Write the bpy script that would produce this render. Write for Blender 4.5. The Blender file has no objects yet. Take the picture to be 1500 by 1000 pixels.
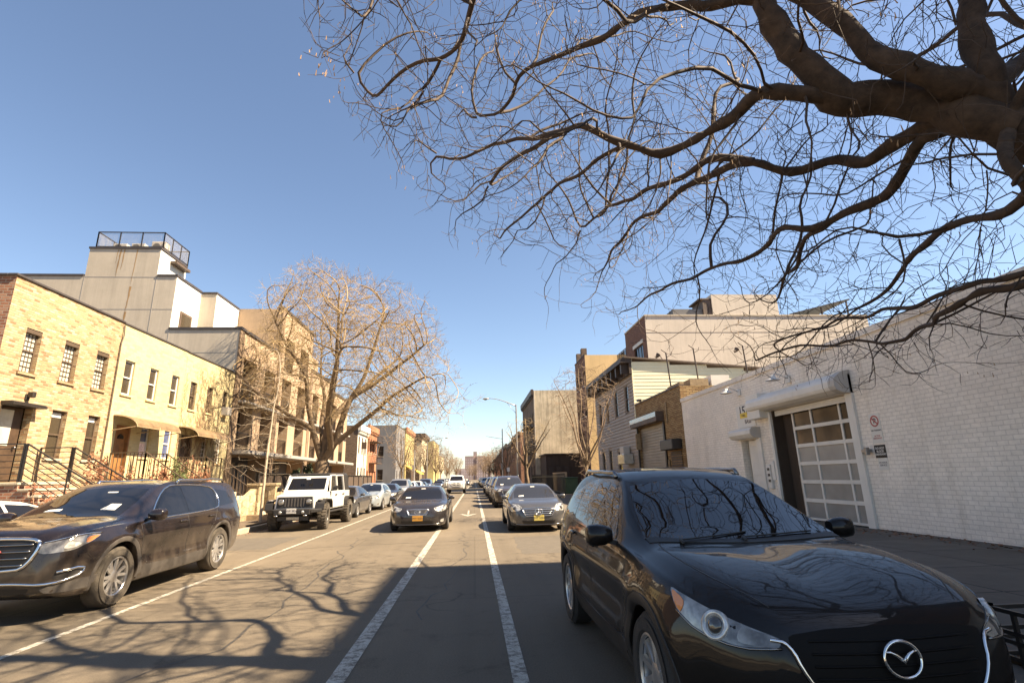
import bpy, bmesh, math, random
import numpy as np
from mathutils import Vector, Matrix, kdtree
from mathutils.bvhtree import BVHTree
R = math.radians
sc = bpy.context.scene
COL = sc.collection
rnd = random.Random(7)

# ------------------------------------------------------------------ helpers
def V(*a): return Vector(a)

class MB:
    """collects geometry, then links it as ONE mesh object"""
    def __init__(s): s.v = []; s.f = []; s.m = []; s.mi = 0
    def add(s, vs, fs):
        o = len(s.v); s.v.extend([tuple(q) for q in vs]); s.f.extend([tuple(i + o for i in f) for f in fs]); s.m.extend([s.mi] * len(fs))
    def box(s, x0, x1, y0, y1, z0, z1):
        s.add([(x0,y0,z0),(x1,y0,z0),(x1,y1,z0),(x0,y1,z0),(x0,y0,z1),(x1,y0,z1),(x1,y1,z1),(x0,y1,z1)],
              [(0,3,2,1),(4,5,6,7),(0,1,5,4),(1,2,6,5),(2,3,7,6),(3,0,4,7)])
    def hexa(s, p):
        s.add(p, [(0,3,2,1),(4,5,6,7),(0,1,5,4),(1,2,6,5),(2,3,7,6),(3,0,4,7)])
    def quad(s, *p): s.add(p, [tuple(range(len(p)))])
    def bar(s, a, b, w, h=None, up=(0,0,1)):
        a = Vector(a); b = Vector(b); d = (b - a).normalized(); h = h or w
        u = Vector(up)
        if abs(d.dot(u)) > .99: u = Vector((1,0,0))
        r = d.cross(u).normalized(); u = r.cross(d)
        c = [a-r*w/2-u*h/2, a+r*w/2-u*h/2, a+r*w/2+u*h/2, a-r*w/2+u*h/2]
        s.hexa([c[0],c[1],c[2],c[3]] + [q + (b-a) for q in c])
    def tube(s, pts, rad, n=8, cap=True):
        pts = [Vector(p) for p in pts]
        if not isinstance(rad, (list, tuple)): rad = [rad]*len(pts)
        o = len(s.v); t = None; ref = None
        for i, p in enumerate(pts):
            a = pts[max(i-1,0)]; b = pts[min(i+1,len(pts)-1)]
            d = (b-a); d = d.normalized() if d.length > 1e-9 else Vector((0,0,1))
            if ref is None:
                ref = d.orthogonal().normalized()
            else:
                ref = ref - d*ref.dot(d)
                ref = ref.normalized() if ref.length > 1e-6 else d.orthogonal().normalized()
            q = d.cross(ref)
            for k in range(n):
                an = 2*math.pi*k/n
                s.v.append(tuple(p + (ref*math.cos(an) + q*math.sin(an))*rad[i]))
        for i in range(len(pts)-1):
            for k in range(n):
                k2 = (k+1) % n
                s.f.append((o+i*n+k, o+i*n+k2, o+(i+1)*n+k2, o+(i+1)*n+k)); s.m.append(s.mi)
        if cap:
            s.f.append(tuple(o+k for k in range(n))[::-1]); s.m.append(s.mi)
            e = o+(len(pts)-1)*n; s.f.append(tuple(e+k for k in range(n))); s.m.append(s.mi)
    def lathe(s, prof, n=24, M=None, close=False):
        """prof: (radius, height) about local z, mapped by matrix M"""
        M = M or Matrix.Identity(4); o = len(s.v)
        for r, h in prof:
            for k in range(n):
                a = 2*math.pi*k/n; s.v.append(tuple(M @ Vector((r*math.cos(a), r*math.sin(a), h))))
        L = len(prof)
        for i in range(L if close else L-1):
            j = (i+1) % L
            for k in range(n):
                k2 = (k+1) % n
                s.f.append((o+i*n+k, o+i*n+k2, o+j*n+k2, o+j*n+k)); s.m.append(s.mi)
    def prism(s, poly, fn0, fn1):
        n = len(poly); a = [fn0(*p) for p in poly]; b = [fn1(*p) for p in poly]
        s.add(a+b, [tuple(range(n))[::-1], tuple(range(n, 2*n))] + [(i, (i+1)%n, (i+1)%n+n, i+n) for i in range(n)])
    def build(s, name, mat, parent=None, smooth=False, wb=None, bevel=0, uv=True, autosmooth=None, segs=1):
        me = bpy.data.meshes.new(name)
        me.from_pydata(s.v, [], s.f)
        mats = mat if isinstance(mat, (list, tuple)) else [mat]
        for q in mats: me.materials.append(q)
        if len(mats) > 1: me.polygons.foreach_set('material_index', s.m)
        me.update()
        bm = bmesh.new(); bm.from_mesh(me)
        bmesh.ops.recalc_face_normals(bm, faces=bm.faces)
        if bevel:
            bmesh.ops.bevel(bm, geom=[e for e in bm.edges if len(e.link_faces) == 2 and e.calc_face_angle(0) > .6], offset=bevel, segments=segs, affect='EDGES', profile=.6, clamp_overlap=True)
        bm.to_mesh(me); bm.free()
        if uv: box_uv(me)
        if smooth:
            me.polygons.foreach_set('use_smooth', [True]*len(me.polygons))
            if autosmooth is not None: me.set_sharp_from_angle(angle=R(autosmooth))
        ob = bpy.data.objects.new(name, me); COL.objects.link(ob)
        attach(ob, parent)
        return ob

def box_uv(me):
    n = len(me.loops)
    if not n: return
    co = np.empty(len(me.vertices)*3, np.float32); me.vertices.foreach_get('co', co); co = co.reshape(-1,3)
    vi = np.empty(n, np.int32); me.loops.foreach_get('vertex_index', vi)
    nm = np.empty(len(me.polygons)*3, np.float32); me.polygons.foreach_get('normal', nm); nm = np.abs(nm.reshape(-1,3))
    tot = np.empty(len(me.polygons), np.int32); me.polygons.foreach_get('loop_total', tot)
    ax = np.repeat(np.argmax(nm + np.array([.01,.02,0]), axis=1), tot)
    c = co[vi]
    uv = np.where((ax == 0)[:,None], c[:,[1,2]], np.where((ax == 1)[:,None], c[:,[0,2]], c[:,[0,1]]))
    l = me.uv_layers.new(name='UVMap'); l.data.foreach_set('uv', uv.astype(np.float32).ravel())

def attach(ob, parent):
    if parent is None: return
    ob.parent = parent
    w = parent
    while w is not None:
        if w.get('_w') is not None:
            ob.matrix_parent_inverse = Matrix.Translation(-Vector(w['_w'])) if w is parent else Matrix.Identity(4)
            break
        w = w.parent

WORLD = []
def thing(name, label, cat, loc=(0,0,0), group=None, rotz=0, world=True):
    """an Empty at the base of a thing; with world=True its parts are given in world coordinates"""
    o = bpy.data.objects.new(name, None); COL.objects.link(o)
    o.empty_display_size = .2; o.location = loc; o.rotation_euler = (0,0,rotz)
    o['label'] = label; o['category'] = cat
    if group: o['group'] = group
    if world: o['_w'] = tuple(loc); WORLD.append(o)
    return o
def tag(o, label, cat, group=None):
    o['label'] = label; o['category'] = cat
    if group: o['group'] = group
    return o
def struct(o, kind='structure'): o['kind'] = kind; return o
def kids(o): return [c for c in bpy.data.objects if c.parent == o]
def copy_thing(root, loc, rotz=0, label=None, scale=None):
    r = root.copy(); COL.objects.link(r); r.location = loc; r.rotation_euler = (0,0,rotz)
    if label: r['label'] = label
    if scale: r.scale = scale if isinstance(scale, (tuple, list)) else (scale,)*3
    def rec(src, dst):
        for c in list(src.children):
            d = c.copy(); COL.objects.link(d); d.parent = dst; d.matrix_parent_inverse = c.matrix_parent_inverse.copy(); rec(c, d)
    rec(root, r)
    return r

# ------------------------------------------------------------------ materials
class NT:
    def __init__(s, name):
        s.mat = bpy.data.materials.new(name); s.mat.use_nodes = True; s.t = s.mat.node_tree; s.n = s.t.nodes; s.l = s.t.links
        s.b = s.n['Principled BSDF']; s._uv = None
    def new(s, t, **k):
        q = s.n.new(t)
        for a, v in k.items(): setattr(q, a, v)
        return q
    def uv(s, scale=(1,1,1), obj=False):
        c = s.new('ShaderNodeTexCoord'); m = s.new('ShaderNodeMapping'); m.inputs['Scale'].default_value = scale
        s.l.new(c.outputs['Object' if obj else 'UV'], m.inputs['Vector']); return m.outputs['Vector']
    def noise(s, vec, scale, detail=4, rough=.6):
        q = s.new('ShaderNodeTexNoise'); q.inputs['Scale'].default_value = scale; q.inputs['Detail'].default_value = detail; q.inputs['Roughness'].default_value = rough
        s.l.new(vec, q.inputs['Vector']); return q.outputs['Fac']
    def ramp(s, fac, stops):
        q = s.new('ShaderNodeValToRGB'); e = q.color_ramp.elements
        while len(e) < len(stops): e.new(.5)
        for i, (p, c) in enumerate(stops):
            e[i].position = p; e[i].color = (*c, 1) if len(c) == 3 else c
        s.l.new(fac, q.inputs['Fac']); return q.outputs['Color']
    def mix(s, a, b, fac, mode='MIX'):
        q = s.new('ShaderNodeMix', data_type='RGBA', blend_type=mode)
        for inp, val in ((q.inputs[0], fac), (q.inputs[6], a), (q.inputs[7], b)):
            if hasattr(val, 'links'): s.l.new(val, inp)
            elif isinstance(val, (int, float)): inp.default_value = val
            else: inp.default_value = (*val, 1)
        return q.outputs[2]
    def bump(s, h, strength=.3, dist=.01, prev=None):
        q = s.new('ShaderNodeBump'); q.inputs['Strength'].default_value = strength; q.inputs['Distance'].default_value = dist
        s.l.new(h, q.inputs['Height'])
        if prev is not None: s.l.new(prev, q.inputs['Normal'])
        return q.outputs['Normal']
    def math(s, op, a, b=0.0):
        q = s.new('ShaderNodeMath', operation=op)
        for i, val in enumerate((a, b)):
            if hasattr(val, 'links'): s.l.new(val, q.inputs[i])
            else: q.inputs[i].default_value = val
        return q.outputs[0]
    def set(s, color=None, rough=None, metal=None, normal=None, coat=None, spec=None, crough=.03):
        for key, val in (('Base Color', color), ('Roughness', rough), ('Metallic', metal), ('Normal', normal), ('Coat Weight', coat), ('Specular IOR Level', spec)):
            if val is None: continue
            i = s.b.inputs[key]
            if hasattr(val, 'links'): s.l.new(val, i)
            elif isinstance(val, (tuple, list)): i.default_value = (*val, 1)
            else: i.default_value = val
        if coat: s.b.inputs['Coat Roughness'].default_value = crough
        return s.mat

def sc3(c, k): return tuple(min(1, x*k) for x in c)
def plain(name, c, rough=.7, metal=0, var=.18, vs=3., bump=0., bs=60., coat=0, spec=.5, obj=True):
    t = NT(name); v = t.uv(obj=obj)
    col = t.ramp(t.noise(v, vs, 5, .65), [(.3, sc3(c, 1-var)), (.7, sc3(c, 1+var))])
    nrm = t.bump(t.noise(v, bs, 3), bump, .01) if bump else None
    return t.set(col, rough, metal, nrm, coat or None, spec)
def brick(name, cols, mortar, bw=.21, rh=.07, ms=.01, bump=.6, stain=.2, rough=.85, big=.25, offset=.5, sharp=None, drips=False):
    """cols: palette of brick colours, one picked per brick"""
    t = NT(name); v = t.uv()
    b = t.new('ShaderNodeTexBrick', offset=offset)
    b.inputs['Scale'].default_value = 1; b.inputs['Brick Width'].default_value = bw; b.inputs['Row Height'].default_value = rh
    b.inputs['Mortar Size'].default_value = ms; b.inputs['Mortar Smooth'].default_value = .2; b.inputs['Bias'].default_value = 0
    b.inputs['Color1'].default_value = (0,0,0,1); b.inputs['Color2'].default_value = (1,1,1,1); b.inputs['Mortar'].default_value = (.5,.5,.5,1)
    t.l.new(v, b.inputs['Vector'])
    n = len(cols)
    rp = t.new('ShaderNodeValToRGB'); rp.color_ramp.interpolation = 'CONSTANT' if sharp is None else 'LINEAR'
    e = rp.color_ramp.elements
    while len(e) < n: e.new(.5)
    for i, c in enumerate(cols): e[i].position = i/n; e[i].color = (*c, 1)
    t.l.new(b.outputs['Color'], rp.inputs['Fac'])
    col = t.mix(rp.outputs['Color'], mortar, b.outputs['Fac'])
    st = t.ramp(t.noise(v, big, 6, .7), [(.3, (1-stain,)*3), (.7, (1+stain*.5,)*3)])
    col = t.mix(col, st, 1.0, 'MULTIPLY')
    f2 = t.ramp(t.noise(v, 9, 4, .7), [(.25, (.86,)*3), (.75, (1.08,)*3)])
    col = t.mix(col, f2, 1.0, 'MULTIPLY')
    h = t.math('SUBTRACT', 1.0, b.outputs['Fac'])
    h2 = t.math('ADD', h, t.math('MULTIPLY', t.noise(v, 30, 3), .35))
    if drips:
        s = t.uv((1.6,.10,1)); col = t.mix(col, t.ramp(t.noise(s, 1.4, 6, .75), [(.52,(1,1,1)),(.74,(.80,.77,.73))]), 1., 'MULTIPLY')
        p = t.ramp(t.noise(v, .9, 2, .5), [(.60,(1,1,1)),(.615,(1.05,1.045,1.04))]); col = t.mix(col, p, 1., 'MULTIPLY')
    return t.set(col, rough, 0, t.bump(h2, bump, .012), None, .3)
def paint(name, c, rough=.28, metal=.3, coat=.8, dust=None, dz=.55):
    t = NT(name); v = t.uv(obj=True)
    col = t.ramp(t.noise(v, 2.2, 4), [(.3, sc3(c, .9)), (.7, sc3(c, 1.12))])
    r = rough
    if dust:
        s = t.new('ShaderNodeSeparateXYZ'); t.l.new(v, s.inputs[0])
        m = t.new('ShaderNodeMapRange'); t.l.new(s.outputs['Z'], m.inputs[0]); m.inputs[1].default_value = .25; m.inputs[2].default_value = dz+.3; m.inputs[3].default_value = 1; m.inputs[4].default_value = 0
        st = t.uv((2., 2., 1.1), obj=True)
        k = t.ramp(t.noise(st, 2.0, 5, .6), [(.36, (0,0,0)), (.80, (1,1,1))])
        k2 = t.math('MULTIPLY', k, m.outputs[0]); k3 = t.math('MULTIPLY', k2, dust)
        col = t.mix(col, (.30,.23,.16), k3); r = t.math('ADD', t.math('MULTIPLY', k3, .5), rough)
        return t.set(col, r, metal, None, coat*.75, .5)
    fl = t.math('ADD', t.math('MULTIPLY', t.noise(v, 5, 5), .16), rough-.06)
    if coat < .6: return t.set(col, .5, metal, None, coat, .12, .03)
    return t.set(col, fl, metal, None, coat, .5)

def make_mats():
    M = {}
    P = lambda k, *a, **kw: M.__setitem__(k, plain(k, *a, **kw))
    # road
    t = NT('asphalt'); v = t.uv()
    big = t.ramp(t.noise(v, .22, 5, .65), [(.3, (.142,.112,.078)), (.7, (.190,.150,.106))])
    fine = t.ramp(t.noise(v, 70, 3, .7), [(.3, (.7,.7,.7)), (.72, (1.3,1.3,1.3))])
    col = t.mix(big, fine, 1., 'MULTIPLY')
    lane = t.uv((1.1, .035, 1)); wear = t.ramp(t.noise(lane, 1., 4, .6), [(.35, (.84,.84,.84)), (.65, (1.1,1.1,1.1))])
    col = t.mix(col, wear, 1., 'MULTIPLY')
    vo = t.new('ShaderNodeTexVoronoi', feature='DISTANCE_TO_EDGE'); vo.inputs['Scale'].default_value = .34
    wv = t.new('ShaderNodeVectorMath', operation='ADD'); nz = t.new('ShaderNodeTexNoise'); nz.inputs['Scale'].default_value = 1.3; nz.inputs['Detail'].default_value = 5
    t.l.new(v, nz.inputs['Vector']); t.l.new(v, wv.inputs[0]); t.l.new(nz.outputs['Color'], wv.inputs[1]); t.l.new(wv.outputs[0], vo.inputs['Vector'])
    cr = t.ramp(vo.outputs['Distance'], [(.0, (.45,.45,.45)), (.012, (1,1,1))])
    cr = t.mix((1,1,1), cr, t.ramp(t.noise(v, .5, 2), [(.5, (0,0,0)), (.6, (.8,.8,.8))]))
    col = t.mix(col, cr, 1., 'MULTIPLY')
    sp = t.ramp(t.noise(v, 1.6, 6, .75), [(.55, (1,1,1)), (.68, (.66,.64,.62))]); col = t.mix(col, sp, .8, 'MULTIPLY')
    pt = t.new('ShaderNodeTexBrick', offset=.37); pt.inputs['Scale'].default_value = 1; pt.inputs['Brick Width'].default_value = 2.9; pt.inputs['Row Height'].default_value = 7.5; pt.inputs['Mortar Size'].default_value = .02; pt.inputs['Color1'].default_value = (.86,.86,.86,1); pt.inputs['Color2'].default_value = (1.12,1.1,1.08,1); pt.inputs['Mortar'].default_value = (.62,.6,.58,1)
    t.l.new(wv.outputs[0] if False else v, pt.inputs['Vector']); col = t.mix(col, pt.outputs['Color'], .55, 'MULTIPLY')
    M['asphalt'] = t.set(col, .82, 0, t.bump(t.noise(v, 120, 3, .7), .35, .006), None, .35)
    P('asphalt_patch', (.118,.096,.072), .85, var=.16, vs=5, bump=.35, bs=110); P('crack_tar', (.05,.042,.034), .7, var=.4, vs=6)
    # white line paint, worn
    t = NT('line_paint'); v = t.uv()
    w = t.ramp(t.noise(v, 9, 8, .85), [(.43, (.17,.14,.105)), (.54, (.60,.545,.45))])
    w = t.mix(w, t.ramp(t.noise(v, 60, 3), [(.3, (.75,.75,.75)), (.6, (1.05,1.05,1.05))]), 1., 'MULTIPLY')
    M['line_paint'] = t.set(w, .7)
    t = NT('garage_glass_frosted'); v = t.uv(); c = t.ramp(t.noise(v, .7, 3), [(.35,(.26,.245,.225)),(.65,(.37,.35,.32))]); M['garage_frost'] = t.set(c, .2, 0, None, None, .3)
    # sidewalk slabs
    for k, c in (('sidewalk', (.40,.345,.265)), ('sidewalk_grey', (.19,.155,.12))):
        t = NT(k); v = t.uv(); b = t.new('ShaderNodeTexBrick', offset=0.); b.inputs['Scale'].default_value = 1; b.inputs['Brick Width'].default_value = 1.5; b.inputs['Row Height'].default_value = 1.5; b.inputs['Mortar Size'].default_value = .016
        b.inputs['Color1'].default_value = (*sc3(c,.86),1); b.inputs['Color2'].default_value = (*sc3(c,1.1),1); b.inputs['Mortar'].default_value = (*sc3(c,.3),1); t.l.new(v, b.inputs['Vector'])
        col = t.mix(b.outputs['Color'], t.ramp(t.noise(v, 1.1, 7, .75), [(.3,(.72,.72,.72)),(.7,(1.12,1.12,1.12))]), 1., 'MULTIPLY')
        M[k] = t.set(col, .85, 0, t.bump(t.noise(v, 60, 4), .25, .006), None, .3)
    P('kerb', (.40,.33,.245), .8, var=.25, vs=2.5, bump=.3)
    P('soil', (.10,.07,.045), .95, var=.4, vs=9, bump=.8, bs=20)
    # bricks
    M['brick_tan'] = brick('brick_tan', [(.53,.36,.19),(.57,.405,.225),(.48,.30,.15),(.59,.44,.265),(.33,.18,.09),(.55,.375,.20),(.50,.32,.165),(.62,.48,.305),(.42,.24,.12),(.56,.39,.21)], (.36,.285,.19), .205, .072, .011)
    M['brick_red'] = brick('brick_red', [(.36,.15,.085),(.42,.19,.11),(.30,.12,.07),(.46,.24,.15),(.27,.11,.07)], (.42,.33,.25), .225, .085, .012)
    M['brick_yellow'] = brick('brick_yellow', [(.60,.49,.265),(.64,.53,.30),(.565,.455,.235),(.62,.51,.285)], (.545,.445,.26), .30, .10, .008, bump=.25, stain=.14, big=.5)
    M['brick_brown'] = brick('brick_brown', [(.34,.21,.095),(.40,.26,.12),(.29,.17,.075),(.43,.29,.14)], (.17,.11,.06), .30, .085, .016, stain=.25)
    M['brick_dark'] = brick('brick_dark', [(.17,.085,.06),(.21,.105,.075),(.145,.07,.05)], (.16,.10,.08), .22, .075, .01)
    M['brick_old'] = brick('brick_old', [(.20,.135,.095),(.24,.165,.115),(.165,.11,.075)], (.17,.125,.095), .22, .075, .01, stain=.35)
    M['brick_orange'] = brick('brick_orange', [(.52,.20,.10),(.57,.23,.12),(.46,.17,.085)], (.45,.26,.16), .22, .075, .01)
    M['block_white'] = brick('block_white', [(.90,.81,.705),(.92,.83,.725),(.88,.79,.685),(.91,.82,.715)], (.74,.655,.57), .215, .09, .009, bump=.6, stain=.16, big=.35, rough=.62, drips=True)
    # stucco etc.
    def stucco(k, c, streak=.2, rusty=False, bumpv=.25, var=.1):
        t = NT(k); v = t.uv()
        col = t.ramp(t.noise(v, .5, 6, .7), [(.3, sc3(c,1-var)), (.7, sc3(c,1+var))])
        s = t.uv((2.2, .12, 1)); st = t.ramp(t.noise(s, 1.5, 6, .75), [(.45, (1,1,1)), (.75, (1-streak,)*3)])
        col = t.mix(col, st, 1., 'MULTIPLY')
        f = t.ramp(t.noise(v, 25, 4), [(.3,(.93,)*3),(.7,(1.05,)*3)]); col = t.mix(col, f, 1., 'MULTIPLY')
        M[k] = t.set(col, .85, 0, t.bump(t.noise(v, 45, 4), bumpv, .008), None, .3)
        return t
    stucco('stucco_gray', (.47,.405,.325)); stucco('stucco_white', (.80,.77,.70), .06); stucco('stucco_pink', (.575,.50,.42), .16)
    stucco('stucco_tan', (.66,.46,.235), .15); stucco('panel_tan', (.50,.355,.235), .15); stucco('panel_brown', (.27,.185,.12), .15)
    stucco('concrete_old', (.54,.455,.335), .7, var=.3); stucco('gray_paint', (.205,.20,.205), .15); stucco('cream', (.72,.61,.40), .12); stucco('yellow', (.56,.46,.20), .12)
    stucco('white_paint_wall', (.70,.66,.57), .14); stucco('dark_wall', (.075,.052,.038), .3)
    stucco('stain_rust', (.50,.31,.15), .5)
    # siding (boards are modelled) / metals / wood
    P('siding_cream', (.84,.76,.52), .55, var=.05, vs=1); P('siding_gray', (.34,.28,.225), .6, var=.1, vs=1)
    P('black_metal', (.022,.017,.014), .42, var=.3); P('dark_brown', (.055,.034,.022), .55, var=.25); P('brown_trim', (.10,.065,.045), .6, var=.25)
    P('bronze_frame', (.085,.058,.038), .45, var=.15); P('white_frame', (.74,.70,.62), .5, var=.06); P('white_metal', (.70,.66,.60), .45, var=.08, vs=1.5)
    P('grey_metal', (.36,.33,.30), .4, .6, var=.12); P('galvanised', (.50,.48,.45), .38, .7, var=.12); P('grey_paint', (.33,.30,.27), .5, var=.1); P('end_grey', (.44,.41,.375), .5, var=.08); P('shutter_grey', (.33,.30,.26), .5, .3, var=.1, vs=1)
    P('wood_door', (.30,.135,.045), .45, var=.3, vs=6); P('wood_raw', (.40,.28,.16), .8, var=.3, vs=5); P('door_dark', (.06,.035,.02), .5, var=.3)
    P('canopy', (.23,.15,.08), .5, var=.3, vs=4); P('roof_tar', (.07,.06,.055), .9, var=.3); P('coping', (.045,.036,.034), .6, var=.2)
    P('stair_stone', (.50,.42,.31), .8, var=.2, vs=5, bump=.4); P('ac_white', (.66,.60,.52), .5, var=.1); P('awning_yellow', (.78,.55,.08), .7, var=.12)
    P('curtain', (.80,.76,.68), .9, var=.08, vs=8); P('curtain_blue', (.07,.085,.16), .12, var=.4, vs=3); P('poster', (.75,.55,.55), .6, var=.5, vs=14)
    P('green_box', (.06,.09,.04), .6); P('pot', (.35,.2,.12), .8)
    t = NT('window_glass'); v = t.uv(); M['glass'] = t.set((.012,.011,.011), .04, 0, t.bump(t.noise(v, .8, 2), .04, .02), None, .8)
    t = NT('window_glass_brown'); v = t.uv(); M['glass_brown'] = t.set((.05,.038,.025), .06, 0, t.bump(t.noise(v, .9, 2), .05, .02), None, .8)
    t = NT('window_sheer'); v = t.uv(); c = t.ramp(t.noise(v, 3, 3), [(.35,(.50,.46,.38)),(.65,(.66,.62,.53))]); M['sheer'] = t.set(c, .12, 0, None, .6, .6)
    t = NT('garage_glass'); v = t.uv(); c = t.ramp(t.noise(v, .8, 3), [(.35,(.04,.032,.025)),(.65,(.09,.075,.058))]); M['garage_glass'] = t.set(c, .08, 0, t.bump(t.noise(v, 1.5, 2), .05, .02), None, .4)
    # rubble stone
    t = NT('stone'); v = t.uv(obj=True); vo = t.new('ShaderNodeTexVoronoi', feature='DISTANCE_TO_EDGE'); vo.inputs['Scale'].default_value = 3.6; t.l.new(v, vo.inputs['Vector'])
    vc = t.new('ShaderNodeTexVoronoi'); vc.inputs['Scale'].default_value = 3.6; t.l.new(v, vc.inputs['Vector']); sx = t.new('ShaderNodeSeparateColor'); t.l.new(vc.outputs['Color'], sx.inputs[0])
    c = t.ramp(sx.outputs[0], [(.1,(.36,.26,.15)),(.5,(.50,.38,.23)),(.9,(.58,.46,.29))]); c = t.mix(c, t.ramp(t.noise(v, 14, 5), [(.3,(.7,.7,.7)),(.7,(1.15,1.15,1.15))]), 1., 'MULTIPLY')
    e = t.ramp(vo.outputs['Distance'], [(0,(.45,.42,.38)),(.05,(1,1,1))]); c = t.mix(c, e, 1., 'MULTIPLY'); M['stone'] = t.set(c, .9, 0, t.bump(t.math('MINIMUM', vo.outputs['Distance'], .08), .9, .08), None, .3)
    # vegetation
    P('bark_dark', (.056,.036,.024), .95, var=.55, vs=7, bump=1., bs=13); P('bark_mid', (.19,.13,.08), .9, var=.3, vs=6, bump=.6, bs=25)
    P('twig_tan', (.40,.275,.135), .85, var=.25); P('bark_pale', (.46,.37,.265), .85, var=.25, vs=8, bump=.3); P('twig_far', (.30,.205,.13), .9, var=.3)
    P('twig_dark', (.065,.041,.027), .85, var=.3); P('pod', (.36,.22,.11), .8, var=.3); P('leaf_rust', (.25,.10,.045), .8, var=.5, vs=9); P('leaf_green', (.10,.12,.025), .7, var=.5, vs=9); P('leaf_ever', (.045,.06,.02), .7, var=.5, vs=6); P('vine', (.34,.22,.13), .9, var=.3)
    # cars
    M['paint_black'] = paint('paint_black', (.008,.006,.005), .25, .0, .55)
    M['paint_maroon'] = paint('paint_maroon', (.017,.0115,.0105), .26, .2, .9, dust=.42)
    M['paint_white'] = paint('paint_white', (.74,.71,.66), .35, 0, .7); M['paint_silverblue'] = paint('paint_silverblue', (.42,.45,.46), .33, .35, .7)
    M['paint_grey'] = paint('paint_grey', (.085,.082,.083), .32, .5, .8); M['paint_dark'] = paint('paint_dark', (.028,.024,.024), .27, .25, .9); M['paint_brown'] = paint('paint_brown', (.05,.036,.03), .3, .3, .8); M['paint_blue'] = paint('paint_blue', (.05,.06,.10), .3, .3, .8); M['paint_silver'] = paint('paint_silver', (.38,.36,.33), .33, .6, .7); M['paint_red'] = paint('paint_red', (.20,.03,.025), .3, .1, .8)
    t = NT('pillar_black'); M['pillar_black'] = t.set((.008,.007,.006), .08, 0, None, None, .5)
    P('plastic_black', (.020,.017,.015), .55, var=.2); P('plastic_grey', (.095,.08,.068), .6, var=.2, vs=5); P('tyre', (.028,.024,.021), .85, var=.4, vs=5, bump=.5, bs=50); P('tyre_dusty', (.085,.068,.05), .9, var=.4, vs=5, bump=.5, bs=50)
    P('rim', (.50,.475,.45), .3, .75, var=.1); P('rim_dark', (.06,.055,.05), .4, .5); P('brake', (.06,.05,.045), .6, .4)
    P('chrome', (.78,.76,.73), .12, 1., var=.04); P('chrome_dark', (.25,.24,.23), .25, 1., var=.05)
    t = NT('car_glass'); M['car_glass'] = t.set((.009,.008,.0075), .02, 0, None, None, .55)
    t = NT('grille_black'); M['grille_black'] = t.set((.006,.005,.0045), .6, 0, None, None, .15)
    t = NT('car_glass_light'); M['car_glass_light'] = t.set((.022,.021,.021), .03, 0, None, None, .9)
    t = NT('lamp_clear'); v = t.uv(obj=True); c = t.ramp(t.noise(v, 18, 3), [(.35,(.28,.27,.25)),(.65,(.62,.60,.56))]); M['lamp_clear'] = t.set(c, .12, .35, None, 1., .6)
    t = NT('lamp_smoke'); v = t.uv(obj=True); c = t.ramp(t.noise(v, 9, 3), [(.35,(.10,.09,.08)),(.65,(.30,.28,.25))]); M['lamp_smoke'] = t.set(c, .12, .3, None, 1., .6)
    t = NT('lamp_grey'); v = t.uv(obj=True); c = t.ramp(t.noise(v, 11, 3), [(.35,(.11,.10,.09)),(.65,(.32,.30,.275))]); M['lamp_grey'] = t.set(c, .16, .45, None, 1., .6)
    P('lamp_amber', (.62,.20,.03), .2, var=.1, coat=1.); P('lamp_lens', (.05,.045,.04), .05, var=.1, coat=1.); P('lamp_red', (.35,.02,.015), .2, coat=1.)
    P('plate_white', (.72,.68,.62), .5, var=.05); P('plate_yellow', (.80,.62,.16), .5, var=.1, vs=20); P('plate_gold', (.70,.34,.05), .5, var=.1, vs=20); P('ink', (.04,.035,.05), .6); P('sticker', (.75,.72,.66), .5)
    P('sign_white', (.70,.66,.60), .5, var=.05); P('sign_black', (.02,.016,.014), .5); P('sign_red', (.42,.10,.085), .5); P('sign_yellow', (.72,.50,.05), .5); P('tower', (.34,.265,.265), .9, var=.1, vs=.1); P('tower_pale_haze', (.46,.39,.39), .9, var=.1, vs=.1); P('rock_tan', (.45,.34,.21), .9, var=.2, bump=.5)  # both tower colours are lightened to imitate haze
    return M
M = make_mats()
def darken(names, k):
    for nm in names.split():
        t = M[nm].node_tree; i = t.nodes['Principled BSDF'].inputs['Base Color']; q = t.nodes.new('ShaderNodeMix'); q.data_type = 'RGBA'; q.blend_type = 'MULTIPLY'; q.inputs[0].default_value = 1; q.inputs[7].default_value = (k,k,k,1)
        if i.links: t.links.new(i.links[0].from_socket, q.inputs[6])
        else: q.inputs[6].default_value = i.default_value
        t.links.new(q.outputs[2], i)
darken('asphalt asphalt_patch line_paint sidewalk kerb brick_tan brick_red brick_yellow brick_orange stucco_white panel_tan panel_brown gray_paint cream yellow white_paint_wall stone curtain sheer stair_stone canopy wood_door wood_raw awning_yellow twig_tan twig_far bark_pale bark_mid vine leaf_rust leaf_green leaf_ever paint_white paint_silverblue paint_silver rock_tan stain_rust tower tower_pale_haze plastic_grey tyre_dusty plate_white plate_yellow plate_gold white_frame ac_white brick_old', .76)
darken('sidewalk_grey', .8)

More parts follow.
